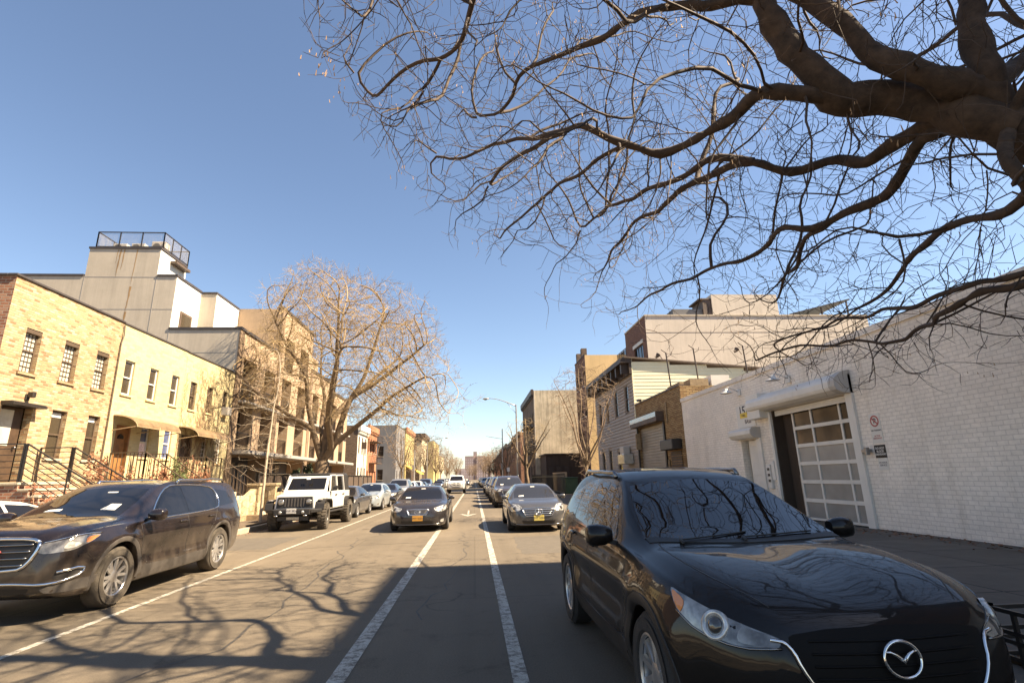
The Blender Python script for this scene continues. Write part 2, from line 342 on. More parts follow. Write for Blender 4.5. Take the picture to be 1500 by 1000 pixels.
# ------------------------------------------------------------------ camera, light, world
def camera():
    yaw, pitch, roll, F, h = 7.63105582e-02, 2.56896328e-01, 2.34529569e-02, 757.17, 1.53
    f = Vector((math.sin(yaw)*math.cos(pitch), math.cos(yaw)*math.cos(pitch), math.sin(pitch)))
    r0 = Vector((math.cos(yaw), -math.sin(yaw), 0)); u0 = r0.cross(f)
    r = r0*math.cos(roll) - u0*math.sin(roll); u = r0*math.sin(roll) + u0*math.cos(roll)
    cam = bpy.data.cameras.new('camera'); ob = bpy.data.objects.new('camera', cam); COL.objects.link(ob)
    m = Matrix(((r.x,u.x,-f.x,0),(r.y,u.y,-f.y,0),(r.z,u.z,-f.z,h),(0,0,0,1)))
    ob.matrix_world = m; cam.sensor_width = 36; cam.lens = F/1500*36; cam.clip_start = .05; cam.clip_end = 4000
    sc.camera = ob
SUN_EL, SUN_AZ = 47.0, 12.2
def light():
    el, az = R(SUN_EL), R(SUN_AZ)
    d = Vector((math.cos(el)*math.cos(az), -math.cos(el)*math.sin(az), math.sin(el)))
    s = bpy.data.lights.new('sun', 'SUN'); s.energy = 5.0; s.angle = R(.55); s.color = (1, .875, .665)
    o = bpy.data.objects.new('sun', s); COL.objects.link(o); o.location = d*60
    o.rotation_euler = (-d).to_track_quat('-Z', 'Y').to_euler()
    w = bpy.data.worlds.new('World'); sc.world = w; w.use_nodes = True; n = w.node_tree.nodes; l = w.node_tree.links
    bg = n['Background']; sk = n.new('ShaderNodeTexSky'); sk.sky_type = 'NISHITA'; sk.sun_disc = False
    sk.sun_elevation = el; sk.sun_rotation = R(90+SUN_AZ); sk.altitude = 50; sk.air_density = 1.0; sk.dust_density = .35; sk.ozone_density = 2.2
    l.new(sk.outputs[0], bg.inputs['Color']); bg.inputs['Strength'].default_value = .0535
    vs = sc.view_settings; vs.view_transform = 'Standard'; vs.look = 'None'; vs.exposure = 2.0; vs.gamma = 1
    vs.use_white_balance = True; vs.white_balance_temperature = 6950; vs.white_balance_tint = 12
camera(); light()
sc.cycles.max_bounces = 6; sc.cycles.diffuse_bounces = 4; sc.cycles.glossy_bounces = 3; sc.cycles.transparent_max_bounces = 4
sc.cycles.use_denoising = True
# ------------------------------------------------------------------ facades
class Face:
    """a wall plane; u runs along the wall, v is height, d comes out of the wall"""
    def __init__(s, kind, c): s.k = kind; s.c = c
    def P(s, u, v, d=0):
        if s.k == 'X+': return (s.c+d, u, v)
        if s.k == 'X-': return (s.c-d, u, v)
        return (u, s.c-d, v)
    def box(s, mb, u0, u1, v0, v1, d0, d1):
        p = [s.P(u0,v0,d0), s.P(u1,v0,d0), s.P(u1,v0,d1), s.P(u0,v0,d1), s.P(u0,v1,d0), s.P(u1,v1,d0), s.P(u1,v1,d1), s.P(u0,v1,d1)]
        mb.hexa(p)
    def wall(s, mb, u0, u1, v0, v1, holes=(), reveal=.2):
        us = sorted({u0, u1, *[q for h in holes for q in h[:2]]}); vs = sorted({v0, v1, *[q for h in holes for q in h[2:4]]})
        for a, b in zip(us, us[1:]):
            for c, e in zip(vs, vs[1:]):
                if any(h[0] <= a and b <= h[1] and h[2] <= c and e <= h[3] for h in holes): continue
                mb.quad(s.P(a,c), s.P(b,c), s.P(b,e), s.P(a,e))
        for h in holes:
            a, b, c, e = h[:4]; r = -(h[4] if len(h) > 4 else reveal)
            for p, q in (((a,c),(b,c)), ((b,c),(b,e)), ((b,e),(a,e)), ((a,e),(a,c))):
                mb.quad(s.P(*p), s.P(*q), s.P(*q, r), s.P(*p, r))

def window(root, F, u0, u1, v0, v1, frame, glass, depth=.13, fw=.055, rail=True, grid=None, sill=None, glass2=None, blind=None, name='window', vbars=0):
    f = MB(); t = .05; d0, d1 = -depth-.03, -depth+t-.03
    F.box(f, u0, u0+fw, v0, v1, d0, d1); F.box(f, u1-fw, u1, v0, v1, d0, d1)
    F.box(f, u0+fw, u1-fw, v1-fw, v1, d0, d1); F.box(f, u0+fw, u1-fw, v0, v0+fw, d0, d1)
    vm = (v0+v1)/2
    if rail: F.box(f, u0+fw, u1-fw, vm-fw*.45, vm+fw*.45, d0, d1+.012)
    for k in range(vbars):
        uu = u0+(u1-u0)*(k+1)/(vbars+1); F.box(f, uu-fw*.4, uu+fw*.4, v0+fw, v1-fw, d0, d1)
    if grid:
        nx, ny = grid; g = .0055
        for k in range(1, nx):
            uu = u0+fw+(u1-u0-2*fw)*k/nx; F.box(f, uu-g, uu+g, v0+fw, v1-fw, d0+.006, d1-.012)
        for k in range(1, ny):
            vv = v0+fw+(v1-v0-2*fw)*k/ny; F.box(f, u0+fw, u1-fw, vv-g, vv+g, d0+.008, d1-.010)
    w = f.build(name, frame, root)
    dg = -depth-.012
    if rail and glass2 is not None:
        for a, b, g in ((v0+fw, vm-fw*.45, glass2), (vm+fw*.45, v1-fw, glass)):
            p = MB(); p.quad(F.P(u0+fw,a,dg), F.P(u1-fw,a,dg), F.P(u1-fw,b,dg), F.P(u0+fw,b,dg)); p.build('pane', g, w)
    else:
        p = MB(); p.quad(F.P(u0+fw,v0+fw,dg), F.P(u1-fw,v0+fw,dg), F.P(u1-fw,v1-fw,dg), F.P(u0+fw,v1-fw,dg)); p.build('pane', glass, w)
    if blind:
        b = MB(); F.box(b, u0+fw+.01, u1-fw-.01, v1-fw-blind, v1-fw-.004, dg+.002, dg+.010); b.build('blind', M['curtain'], w)
    if sill is not None:
        s = MB(); F.box(s, u0-.05, u1+.05, v0-.07, v0-.002, -depth, .055); s.build('sill', sill, w)
    return w

def railing(mb, a, b, h=.95, n=8, r=.014, post=.025, mid=None, foot=.08, horiz=0):
    """a rail from a to b (foot points); vertical pickets or horizontal bars"""
    a = Vector(a); b = Vector(b); up = Vector((0,0,1))
    mb.bar(a+up*h, b+up*h, .045, .03)
    if not horiz: mb.bar(a+up*foot, b+up*foot, .03, .025)
    for k in range(horiz): z = h*(k+.4)/(horiz+.2); mb.bar(a+up*z, b+up*z, .018, .018)
    for k in range(n+1):
        p = a.lerp(b, k/n); e = k in (0, n)
        if horiz and not e and (mid is None or k % mid): continue
        w = post*2 if e else r*2
        mb.bar(p, p+up*h, w, w, up=(0,1,0))

def shell(mb, x0, x1, y0, y1, z0, z1, skip=()):
    """vertical walls of a box, without those named in skip"""
    if 'x0' not in skip: mb.quad((x0,y0,z0),(x0,y1,z0),(x0,y1,z1),(x0,y0,z1))
    if 'x1' not in skip: mb.quad((x1,y0,z0),(x1,y1,z0),(x1,y1,z1),(x1,y0,z1))
    if 'y0' not in skip: mb.quad((x0,y0,z0),(x1,y0,z0),(x1,y0,z1),(x0,y0,z1))
    if 'y1' not in skip: mb.quad((x0,y1,z0),(x1,y1,z0),(x1,y1,z1),(x0,y1,z1))

def one(fn, name, mat, parent, **k):
    m = MB(); fn(m); return m.build(name, mat, parent, **k)

def text_obj(body, size, loc, rot, mat, parent, name, depth=.004, align='CENTER', bold=0):
    c = bpy.data.curves.new(name, 'FONT'); c.body = body; c.size = size; c.align_x = align; c.align_y = 'CENTER'; c.extrude = depth; c.offset = bold
    o = bpy.data.objects.new(name+'_tmp', c); COL.objects.link(o)
    dg = bpy.context.evaluated_depsgraph_get(); me = bpy.data.meshes.new_from_object(o.evaluated_get(dg))
    bpy.data.objects.remove(o); me.name = name
    me.transform(Matrix.Translation(loc) @ rot.to_4x4()); me.materials.clear(); me.materials.append(mat)
    ob = bpy.data.objects.new(name, me); COL.objects.link(ob); attach(ob, parent); return ob
ROT_XM = Matrix(((0,0,-1),(-1,0,0),(0,1,0)))     # text read on a wall that faces -X
ROT_YM = Matrix(((1,0,0),(0,0,-1),(0,1,0)))      # text read on a wall that faces -Y
# ------------------------------------------------------------------ ground
def ground():
    m = MB(); m.quad((-900,-300,-.02),(900,-300,-.02),(900,1500,-.02),(-900,1500,-.02)); struct(m.build('ground', M['soil']))
    m = MB()
    m.quad((-7.3,-60,0),(3.2,-60,0),(3.2,620,0),(-7.3,620,0)); m.quad((-120,72,.001),(-7.3,72,.001),(-7.3,84,.001),(-120,84,.001))
    struct(m.build('road', M['asphalt']))
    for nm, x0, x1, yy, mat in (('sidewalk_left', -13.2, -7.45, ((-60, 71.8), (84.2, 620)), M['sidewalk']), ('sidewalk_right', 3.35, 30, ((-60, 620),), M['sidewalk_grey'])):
        m = MB()
        for a, b in yy: m.quad((x0,a,.15),(x1,a,.15),(x1,b,.15),(x0,b,.15))
        struct(m.build(nm, mat))
    for nm, x0, x1, yy in (('kerb_left', -7.45, -7.3, ((-60,71.8),(84.2,620))), ('kerb_right', 3.2, 3.35, ((-60,620),))):
        m = MB()
        for a, b in yy:
            y = a
            while y < min(b, 150):
                m.box(x0, x1, y+.006, y+2.99, -.015, .154); y += 3
            if b > y: m.box(x0, x1, y, b, -.015, .154)
        struct(m.build(nm, M['kerb'], bevel=.015))
    m = MB(); z = .004
    def strip(x0, x1, w, y0, y1, n=40):
        for k in range(n):
            a, b = y0+(y1-y0)*k/n, y0+(y1-y0)*(k+1)/n
            fa, fb = (a-y0)/(y1-y0), (b-y0)/(y1-y0); xa, xb = x0+(x1-x0)*fa, x0+(x1-x0)*fb
            m.quad((xa-w/2,a,z),(xa+w/2,a,z),(xb+w/2,b,z),(xb-w/2,b,z))
    strip(-4.36, -4.78, .09, -10, 71); strip(-1.10, -1.10, .145, -10, 71); strip(.36, .34, .125, -10, 71)
    strip(-4.78, -4.78, .10, 85, 300, 6); strip(-1.1, -1.1, .15, 85, 300, 6); strip(.34, .34, .12, 85, 300, 6)
    # bicycle lane arrow, its head towards the camera, and a rider mark further on
    y = 24.4; m.quad((-.32,y-.3,z),(-.24,y-.3,z),(-.24,y+2.6,z),(-.32,y+2.6,z))
    m.quad((-.28,y-1.5,z),(.12,y-.05,z),(-.02,y-.05,z+.0001),(-.28,y-.75,z)); m.quad((-.28,y-1.5,z),(-.28,y-.75,z),(-.54,y-.05,z),(-.68,y-.05,z))
    m.quad((-.9,71.0,z),(-6.9,71.0,z),(-6.9,70.5,z),(-.9,70.5,z))
    struct(m.build('road_markings', M['line_paint']))
    r = random.Random(12); m = MB(); z = .002
    def crack(x, y, dx, dy, n, w):
        L = []
        for k in range(n+1): L.append((x, y)); x += dx+r.gauss(0,.09)*(1 if abs(dy) > abs(dx) else .4); y += dy+r.gauss(0,.09)*(1 if abs(dx) > abs(dy) else .4)
        for (a, b), (c, d) in zip(L, L[1:]):
            q = Vector((c-a, d-b)).normalized()*w*r.uniform(.6,1.2)/2; m.quad((a+q.y,b-q.x,z),(a-q.y,b+q.x,z),(c-q.y,d+q.x,z),(c+q.y,d-q.x,z))
    crack(-6.9,13.2,.38,.02,28,.035); crack(-2.9,3,.0,.4,40,.03); crack(-3.6,20,.3,.05,18,.04); crack(-6.2,5.5,.02,.5,20,.025); crack(.9,9,.3,.02,7,.03); crack(-1.6,27,.02,.6,30,.04); crack(-.6,6.5,.02,.4,24,.02)
    struct(m.build('road_cracks', M['crack_tar']))
    m = MB(); z = .0012
    for x0, x1, y0, y1 in ((1.0,2.9,11.4,14.6),(-6.9,-5.0,13.6,16.4),(-3.8,-2.3,24,31)):
        n = 10; P = [(x0+(x1-x0)*k/n, y0+r.gauss(0,.02)) for k in range(n)]+[(x1+r.gauss(0,.02), y0+(y1-y0)*k/n) for k in range(n)]+[(x1-(x1-x0)*k/n, y1+r.gauss(0,.02)) for k in range(n)]+[(x0+r.gauss(0,.02), y1-(y1-y0)*k/n) for k in range(n)]
        m.quad(*[(a,b,z) for a, b in P])
    struct(m.build('road_patches', M['asphalt_patch']))
ground()

# ------------------------------------------------------------------ left row
FX = -13.0
FL = Face('X+', FX)
def brick_house():
    y0, y1, h = 14.76, 19.47, 7.42
    b = thing('brick_house', 'two storey tan brick house with a steel railed stoop and a bronze front door', 'house', (FX,17.1,0))
    up = [(15.45,16.02,4.79,6.09), (16.94,17.55,4.79,6.10), (18.38,18.98,4.80,6.11)]
    dn = [(16.97,17.58,2.42,3.88), (18.52,19.08,2.42,3.89)]; door = (15.20,16.24,1.72,3.86,.22)
    m = MB(); FL.wall(m, y0, y1, 0, h, up+dn+[door], .17); m.quad((-24,y1,0),(FX,y1,0),(FX,y1,h),(-24,y1,h)); m.build('wall', M['brick_tan'], b)
    one(lambda q: shell(q, -24, FX, y0, y1, 0, h, ('x1','y1')), 'side_wall', M['brick_red'], b)
    one(lambda q: q.quad((-24,y0,h-.25),(FX,y0,h-.25),(FX,y1,h-.25),(-24,y1,h-.25)), 'roof', M['roof_tar'], b)
    one(lambda q: (q.box(FX-.22, FX+.05, y0-.05, y1, h, h+.07), q.box(-24, FX-.223, y0-.05, y0+.2, h, h+.068)), 'coping', M['coping'], b, bevel=.01)
    for i, u in enumerate(up):
        window(b, FL, *u, M['bronze_frame'], M['sheer'], .13, .05, True, (4,8), M['brick_tan'])
        one(lambda q: FL.box(q, u[0]-.02, u[1]+.02, u[3]-.13, u[3]-.003, -.16, -.02), 'lintel', M['bronze_frame'], b)
    for i, u in enumerate(dn):
        window(b, FL, *u, M['bronze_frame'], M['glass_brown'], .13, .06, True, None, M['stair_stone'], blind=.14)
    # door with sidelight
    d = MB(); FL.box(d, 15.26, 16.18, 1.75, 3.8, -.26, -.2)
    for v0, v1 in ((1.85,2.2),(2.28,2.62)): FL.box(d, 15.38, 15.95, v0, v1, -.2, -.185)
    dd = d.build('door', M['door_dark'], b, bevel=.006)
    one(lambda q: FL.box(q, 15.36, 15.86, 2.72, 3.72, -.198, -.188), 'pane', M['sheer'], dd)
    one(lambda q: (q.lathe([(0,0),(.02,0),(.02,.05),(.035,.06),(.03,.09),(0,.1)], 10, Matrix.Translation((FX-.2,16.05,2.68)) @ Matrix.Rotation(R(90),4,'Y'))), 'handle', M['chrome_dark'], dd, smooth=True)
    one(lambda q: (FL.box(q, 15.14, 16.32, 3.80, 3.87, -.1, .34), FL.box(q, 15.14, 16.32, 3.875, 3.90, -.1, .30)), 'door_canopy', M['black_metal'], b)
    one(lambda q: (FL.box(q, 15.86, 16.0, 4.02, 4.2, .0, .05), FL.box(q, 15.87, 15.99, 4.1, 4.26, .05, .22)), 'floodlight', M['black_metal'], b, bevel=.015)
    v = MB(); v.lathe([(.11,0),(.11,.5),(.17,.52),(.17,.62),(.05,.68),(0,.68)], 14, Matrix.Translation((FX-1.6,14.95,h-.1))); v.build('roof_vent', M['galvanised'], b, smooth=True, autosmooth=40)
    one(lambda q: q.tube([(FX+.05,19.44,h-.1),(FX+.06,19.46,h-.5),(FX+.05,19.40,h-.8),(FX+.05,19.42,2.)], .022, 6), 'downpipe', M['bronze_frame'], b)
    # stoop
    s = thing('stoop', 'brick sided stone stoop leading up to the bronze door of the tan brick house', 'stairs', (FX+1.5,15.7,0))
    ys0, ys1 = 14.95, 16.75; n = 9; zt = 1.70; run = .29; x0 = FX+1.05
    m = MB(); m.box(FX+.004, x0, ys0, ys1, .16, zt-.07)
    for k in range(1, n): m.box(x0+(k-1)*run+.001, x0+k*run, ys0, ys1, .16, zt-k*zt/n*.91-.06)
    m.build('stair_base', M['brick_red'], s)
    m = MB(); m.box(FX+.004, x0+.03, ys0-.04, ys1+.04, zt-.068, zt)
    for k in range(1, n): m.box(x0+(k-1)*run+.032, x0+k*run+.03, ys0-.04, ys1+.04, zt-k*zt/n*.91-.058, zt-k*zt/n*.91)
    m.build('treads', M['stair_stone'], s, bevel=.01)
    xe = x0+(n-1)*run
    for yy in (ys0+.05, ys1-.05):
        m = MB(); railing(m, (x0,yy,zt), (xe,yy,zt-zt*.91*(n-1)/n), 1.0, 4, .014, .021, 2, horiz=6); railing(m, (FX+.1,yy,zt), (x0-.06,yy,zt), 1.0, 1, .014, .021, horiz=6)
        m.build('railing', M['black_metal'], s)
brick_house()

def yellow_house(y0, y1, h, ups, dns, door, label, canopy, vines=False, doormat='wood_door', acw=None):
    b = thing('yellow_brick_house', label, 'house', (FX,(y0+y1)/2,0))
    m = MB(); FL.wall(m, y0, y1, 0, h, ups+dns+[door], .15); m.quad((-24,y1,0),(FX,y1,0),(FX,y1,h),(-24,y1,h)); m.build('wall', M['brick_yellow'], b)
    one(lambda q: q.quad((-24,y0,h-.25),(FX,y0,h-.25),(FX,y1,h-.25),(-24,y1,h-.25)), 'roof', M['roof_tar'], b)
    one(lambda q: q.box(FX-.2, FX+.04, y0+.002, y1-.002, h, h+.055), 'coping', M['coping'], b)
    for i, u in enumerate(ups): window(b, FL, *u, M['white_frame'] if not vines else M['bronze_frame'], M['glass_brown'], .09, .055, True, None, M['stucco_tan'])
    for i, u in enumerate(dns): window(b, FL, *u, M['white_frame'], M['curtain_blue'] if not vines else M['glass_brown'], .09, .06, True, (2,6) if vines else None, M['stucco_tan'], glass2=(M['poster'] if i == 0 else M['curtain_blue']) if not vines else None)
    a, c, v0, v1 = door[:4]
    fr = MB(); FL.box(fr, a, a+.07, v0, v1, -.14, .02); FL.box(fr, c-.07, c, v0, v1, -.14, .02); FL.box(fr, a+.07, c-.07, v1-.08, v1, -.14, .02); fr.build('door_frame', M[doormat], b)
    d = MB(); FL.box(d, a+.075, c-.075, v0+.02, v1-.085, -.13, -.08)
    for q0, q1 in ((.12,.42),(.5,.8)):
        FL.box(d, a+.17, (a+c)/2-.03, v0+q0*(v1-v0)*.9, v0+q1*(v1-v0)*.8, -.08, -.065); FL.box(d, (a+c)/2+.03, c-.17, v0+q0*(v1-v0)*.9, v0+q1*(v1-v0)*.8, -.08, -.065)
    dd = d.build('door', M[doormat], b, bevel=.008)
    g = MB(); um = (a+c)/2; g.prism([(.16*math.cos(t)*1.1, .17*math.sin(t)) for t in [math.pi*k/8 for k in range(9)]], lambda p, q: FL.P(um+p, v1-.48+q, -.068), lambda p, q: FL.P(um+p, v1-.48+q, -.055)); g.build('fanlight', M['glass'], dd)
    # curved translucent canopy
    ca, cb, cv = canopy; m = MB(); n = 8; pr = []
    for k in range(n+1):
        t = k/n; pr.append((.88*math.sin(t*math.pi/2), cv-.42*(1-math.cos(t*math.pi/2))))
    for k in range(n):
        (d0, z0), (d1, z1) = pr[k], pr[k+1]
        m.hexa([FL.P(ca,z0,d0), FL.P(cb,z0,d0), FL.P(cb,z1,d1), FL.P(ca,z1,d1), FL.P(ca,z0+.02,d0), FL.P(cb,z0+.02,d0), FL.P(cb,z1+.02,d1), FL.P(ca,z1+.02,d1)])
    cn = m.build('door_canopy', M['canopy'], b, smooth=True, autosmooth=50)
    m = MB()
    for u in (ca, (ca+cb)/2, cb):
        m.tube([FL.P(u, z-.015, d) for d, z in pr], .018, 6)
        m.tube([FL.P(u, cv-.55, .02), FL.P(u, cv-.42, .84)], .016, 6)
    m.tube([FL.P(ca, cv-.42, .87), FL.P(cb, cv-.42, .87)], .018, 6); m.build('canopy_frame', M['wood_raw'], cn)
    # stoop with iron railings
    s = thing('stoop', 'stone stoop with thin iron railings before the '+('vine covered' if vines else 'blue curtained')+' yellow house', 'stairs', (FX+1.2,(a+c)/2,0))
    zt = v0-.02; n = 9; run = .28; xs = FX+1.3; m = MB(); m.box(FX+.004, xs, a-.3, c+.35, .16, zt)
    for k in range(1, n): m.box(xs+(k-1)*run+.001, xs+k*run, a-.3, c+.35, .16, zt-k*zt*.92/n)
    m.build('stair_base', M['stair_stone'], s, bevel=.012)
    for yy in (a-.22, c+.28):
        m = MB(); railing(m, (FX+.1,yy,zt), (xs,yy,zt), 1.0, 9, .01, .02); railing(m, (xs,yy,zt), (xs+(n-1)*run,yy,zt*.1), 1.0, 14, .01, .02); m.build('railing', M['bronze_frame'], s)
    return b
yellow_house(19.48, 23.92, 7.40, [(19.88,20.45,4.85,6.13),(21.42,21.98,4.86,6.14),(22.97,23.54,4.87,6.16)], [(21.45,22.02,2.62,3.78),(23.0,23.56,2.62,3.84)], (19.98,20.78,1.72,3.72),
    'pale yellow brick house with blue curtained windows and a bright wooden door', (19.72,22.55,4.04))
yellow_house(23.93, 28.74, 7.38, [(24.5,25.06,4.87,6.15),(26.05,26.58,4.9,6.17),(27.67,28.15,4.95,6.2)], [(26.1,26.65,2.55,3.8),(27.5,28.05,2.55,3.84)], (24.3,25.2,1.72,3.7),
    'pale yellow brick house with bare vines climbing its wall and a dark wooden door', (24.0,27.3,4.04), True, 'door_dark')
def ac_unit():
    m = MB(); FL.box(m, 27.7, 28.12, 4.97, 5.38, -.1, .32); o = m.build('window_air_conditioner', M['ac_white'], bevel=.015)
    tag(o, 'white air conditioner sticking out of an upper window of the vine covered house', 'air conditioner')
    g = MB()
    for k in range(8): FL.box(g, 27.73, 28.09, 5.0+k*.045, 5.022+k*.045, .322, .33)
    gg = g.build('grille', M['grey_paint'], o)
ac_unit()
def yard_patch(): pass

# ------------------------------------------------------------------ modern townhouses
def townhouse(y0, y1, h, label, bays, top, grey=False, levels=((3.3,5.85),(6.0,8.42)), topbays=()):
    b = thing('modern_townhouse', label, 'townhouse', (FX,(y0+y1)/2,0))
    holes = [(a, c, v0, v1, .75) for a, c in bays for v0, v1 in levels] + [(a, c, 8.95, 11.3, .6) for a, c in topbays] + [(y0+.35, y1-.35, .15, 3.05, 1.2)]
    m = MB(); FL.wall(m, y0, y1, 0, h, holes, .75); m.build('wall', M['panel_tan'], b)
    one(lambda q: (q.box(FX-.03, FX+.05, y0-.02, y0+.5, .5, h-.05),), 'corner_pier', M['panel_brown'], b)
    one(lambda q: q.box(FX-.3, FX+.09, y0-.03, y1-.002, h, h+.16), 'coping', M['coping'], b)
    one(lambda q: q.quad((-24,y0,h-.2),(FX,y0,h-.2),(FX,y1,h-.2),(-24,y1,h-.2)), 'roof', M['roof_tar'], b)
    one(lambda q: (q.box(FX+.055, FX+.42, y0+.52, y1-.1, 5.86, 5.99), q.box(FX+.055, FX+.9, y0+.52, y1-.1, 3.08, 3.28)), 'floor_slab', M['grey_paint'], b, bevel=.01)
    Fr = Face('X+', FX-.6)
    for a, c in bays:
        for v0, v1 in levels:
            window(b, Fr, a+.01, c-.01, v0+.02, v1-.02, M['bronze_frame'], M['glass_brown'], .1, .09, False, None, None, vbars=1)
            r = MB(); railing(r, FL.P(a+.02, v0, -.08), FL.P(c-.02, v0, -.08), 1.0, 14, .008, .015); r.build('balcony_railing', M['black_metal'], b)
    for a, c in topbays:
        window(b, Fr, a+.01, c-.01, 8.97, 11.28, M['bronze_frame'], M['glass_brown'], -.05, .09, False, None, None, vbars=1)
        r = MB(); railing(r, FL.P(a+.02, 8.95, -.08), FL.P(c-.02, 8.95, -.08), 1.0, 14, .008, .015); r.build('balcony_railing', M['black_metal'], b)
    # ground floor recess: dark wall, door, lit curtains
    one(lambda q: q.quad((FX-1.15,y0+.35,.15),(FX-1.15,y1-.35,.15),(FX-1.15,y1-.35,3.05),(FX-1.15,y0+.35,3.05)), 'recess_wall', M['gray_paint'], b)
    Fg = Face('X+', FX-1.1)
    yy = y0+1.2
    window(b, Fg, yy+1.4, yy+2.4, .95, 2.75, M['grey_paint'], M['sheer'], .0, .06, False, None, None, vbars=1)
    window(b, Fg, yy+2.9, yy+3.7, .95, 2.75, M['grey_paint'], M['sheer'], .0, .06, False, None, None, vbars=1)
    one(lambda q: Fg.box(q, yy, yy+.95, .2, 2.5, 0, .05), 'door', M['black_metal'], b)
    return b
def towns():
    y0 = 28.78
    b = townhouse(y0, 34.66, 9.87, 'modern tan panel townhouse beside the yellow house, grey stucco side and rooftop terrace', [(29.63,31.45),(32.7,34.45)], None)
    # grey party wall, penthouse and set-back storeys
    m = MB(); Y = y0
    for x0, x1, z1 in ((-30,-21.8,13.0), (-21.797,-17.93,14.68), (-17.927,-16.82,13.0), (-16.817,FX-.002,9.85)):
        m.quad((x0,Y,0),(x1,Y,0),(x1,Y,z1),(x0,Y,z1))
    m.quad((-16.82,31.5,9.7),(-15.9,31.5,9.7),(-15.9,31.5,12.93),(-16.82,31.5,12.93))
    m.build('party_wall', M['stucco_gray'], b)
    one(lambda q: (q.quad((-16.82,Y,9.7),(-16.82,31.5,9.7),(-16.82,31.5,12.98),(-16.82,Y,12.98)), q.quad((-15.89,31.5,9.7),(-15.89,34.62,9.7),(-15.89,34.62,12.93),(-15.89,31.5,12.93)), q.quad((-17.93,Y,13),(-17.93,31.5,13),(-17.93,31.5,14.68),(-17.93,Y,14.68)), q.quad((-21.8,31.5,13),(-17.93,31.5,13),(-17.93,31.5,14.68),(-21.8,31.5,14.68)), q.quad((-21.8,Y,13),(-21.8,31.5,13),(-21.8,31.5,14.68),(-21.8,Y,14.68)) ), 'terrace_wall', M['stucco_white'], b)
    for bb in ((-30,-21.85,Y-.04,Y+.25,13.0,13.13), (-17.9,-16.78,Y-.04,Y+.2,13.0,13.13), (-16.99,-16.77,Y+.203,31.5,12.985,13.12), (-16.765,-15.86,31.46,31.7,12.93,13.06), (-16.06,-15.85,31.703,34.6,12.93,13.055), (-21.85,-17.88,Y-.04,31.55,14.68,14.80), (-16.85,FX-.31,Y-.04,Y+.2,9.86,10.0)):
        one(lambda q: q.box(*bb), 'parapet_cap', M['coping'], b)
    one(lambda q: (q.quad((-30,Y,12.9),(-16.9,Y,12.9),(-16.9,34.6,12.9),(-30,34.6,12.9)), q.quad((-16.9,31.5,12.85),(-15.9,31.5,12.85),(-15.9,34.6,12.85),(-16.9,34.6,12.85))), 'upper_roof', M['roof_tar'], b)
    one(lambda q: [q.box(-30,x1,Y-.008,Y-.002,z,z+.025) for x1, z in ((-16.83,11.05),(FX-.02,8.55))] + [q.box(-21.83,-21.80,Y-.008,Y-.002,7.4,13.0), q.box(-17.95,-17.92,Y-.009,Y-.003,7.4,13.0), q.box(-16.84,-16.81,Y-.009,Y-.003,7.4,9.9), q.box(-21.8,-17.9,Y-.009,Y-.003,12.96,12.985)], 'control_joint', M['grey_paint'], b)
    # rust runs down the penthouse
    m = MB(); r = random.Random(3)
    for x, zt, w, l in ((-20.1,14.66,.10,1.7),(-19.9,14.66,.07,1.3),(-19.2,14.66,.06,2.2),(-19.25,12.4,.11,1.6),(-20.25,14.66,.05,.9),(-19.3,10.9,.12,1.2)):
        n = 9; L = []; Rr = []
        for k in range(n+1):
            t = k/n; ww = w*(1-t)**.6*(.6+.6*r.random()); xx = x-.14*t*l*.3+.02*(r.random()-.5); L.append((xx-ww/2,Y-.004,zt-l*t)); Rr.append((xx+ww/2,Y-.004,zt-l*t))
        for k in range(n): m.quad(L[k],Rr[k],Rr[k+1],L[k+1])
    m.build('rust_stain', M['stain_rust'], b)
    Fw = Face('X+', -16.82)
    d = MB(); Fw.box(d, 29.55, 30.75, 9.75, 11.2, .002, .06); dd = d.build('terrace_door', M['brown_trim'], b); one(lambda q: Fw.box(q, 29.68, 30.62, 9.85, 11.08, .061, .07), 'pane', M['glass_brown'], dd)
    one(lambda q: Fw.box(q, 31.0, 31.16, 10.2, 10.6, .002, .14), 'wall_lamp', M['black_metal'], b)
    # penthouse railing, condenser units
    rl = MB(); z = 14.80
    c = [(-21.5,Y+.1,z),(-18.0,Y+.1,z),(-16.95,Y+2.3,z-.2),(-17.4,32.6,z),(-21.5,32.6,z)]
    for p, q in ((c[0],c[1]),((-18.0,Y+.1,z),(-18.0+.0,Y+.1,z))): 
        if p != q: railing(rl, p, q, .95, 3, .02, .02)
    rail = thing('roof_railing', 'black mesh railing round the air conditioners on the grey penthouse roof', 'railing', (-19.7,Y+1,z))
    def panel(p, q, n):
        p, q = Vector(p), Vector(q); up = Vector((0,0,1)); f = MB()
        for k in range(n+1): e = p.lerp(q, k/n); f.bar(e, e+up*.98, .05, .05, up=(0,1,0))
        f.bar(p+up*.96, q+up*.96, .05, .05); f.bar(p+up*.06, q+up*.06, .04, .04); f.build('frame', M['black_metal'], rail)
        g = MB(); L = (q-p).length; k = .09; t = -1.0
        while t < L:
            a0, a1 = max(t, 0), min(t+.9, L)
            if a1 > a0:
                d = (q-p).normalized(); g.bar(p+d*a0+up*(.06+(a0-t)), p+d*a1+up*(.06+(a1-t)), .006, .006); g.bar(p+d*a0+up*(.96-(a0-t)), p+d*a1+up*(.96-(a1-t)), .006, .006)
            t += k
        g.build('mesh_infill', M['grey_paint'], rail)
    panel((-21.55,Y+.08,z), (-17.90,Y+.08,z), 3); panel((-17.90,Y+.08,z), (-17.90,31.5,z), 3); panel((-17.90,31.5,z), (-21.55,31.5,z), 3); panel((-21.55,31.5,z),(-21.55,Y+.08,z),2)
    one(lambda q: q.box(-17.92,-17.55,Y+1.0,31.3,14.25,14.4), 'bracket', M['bronze_frame'], rail)
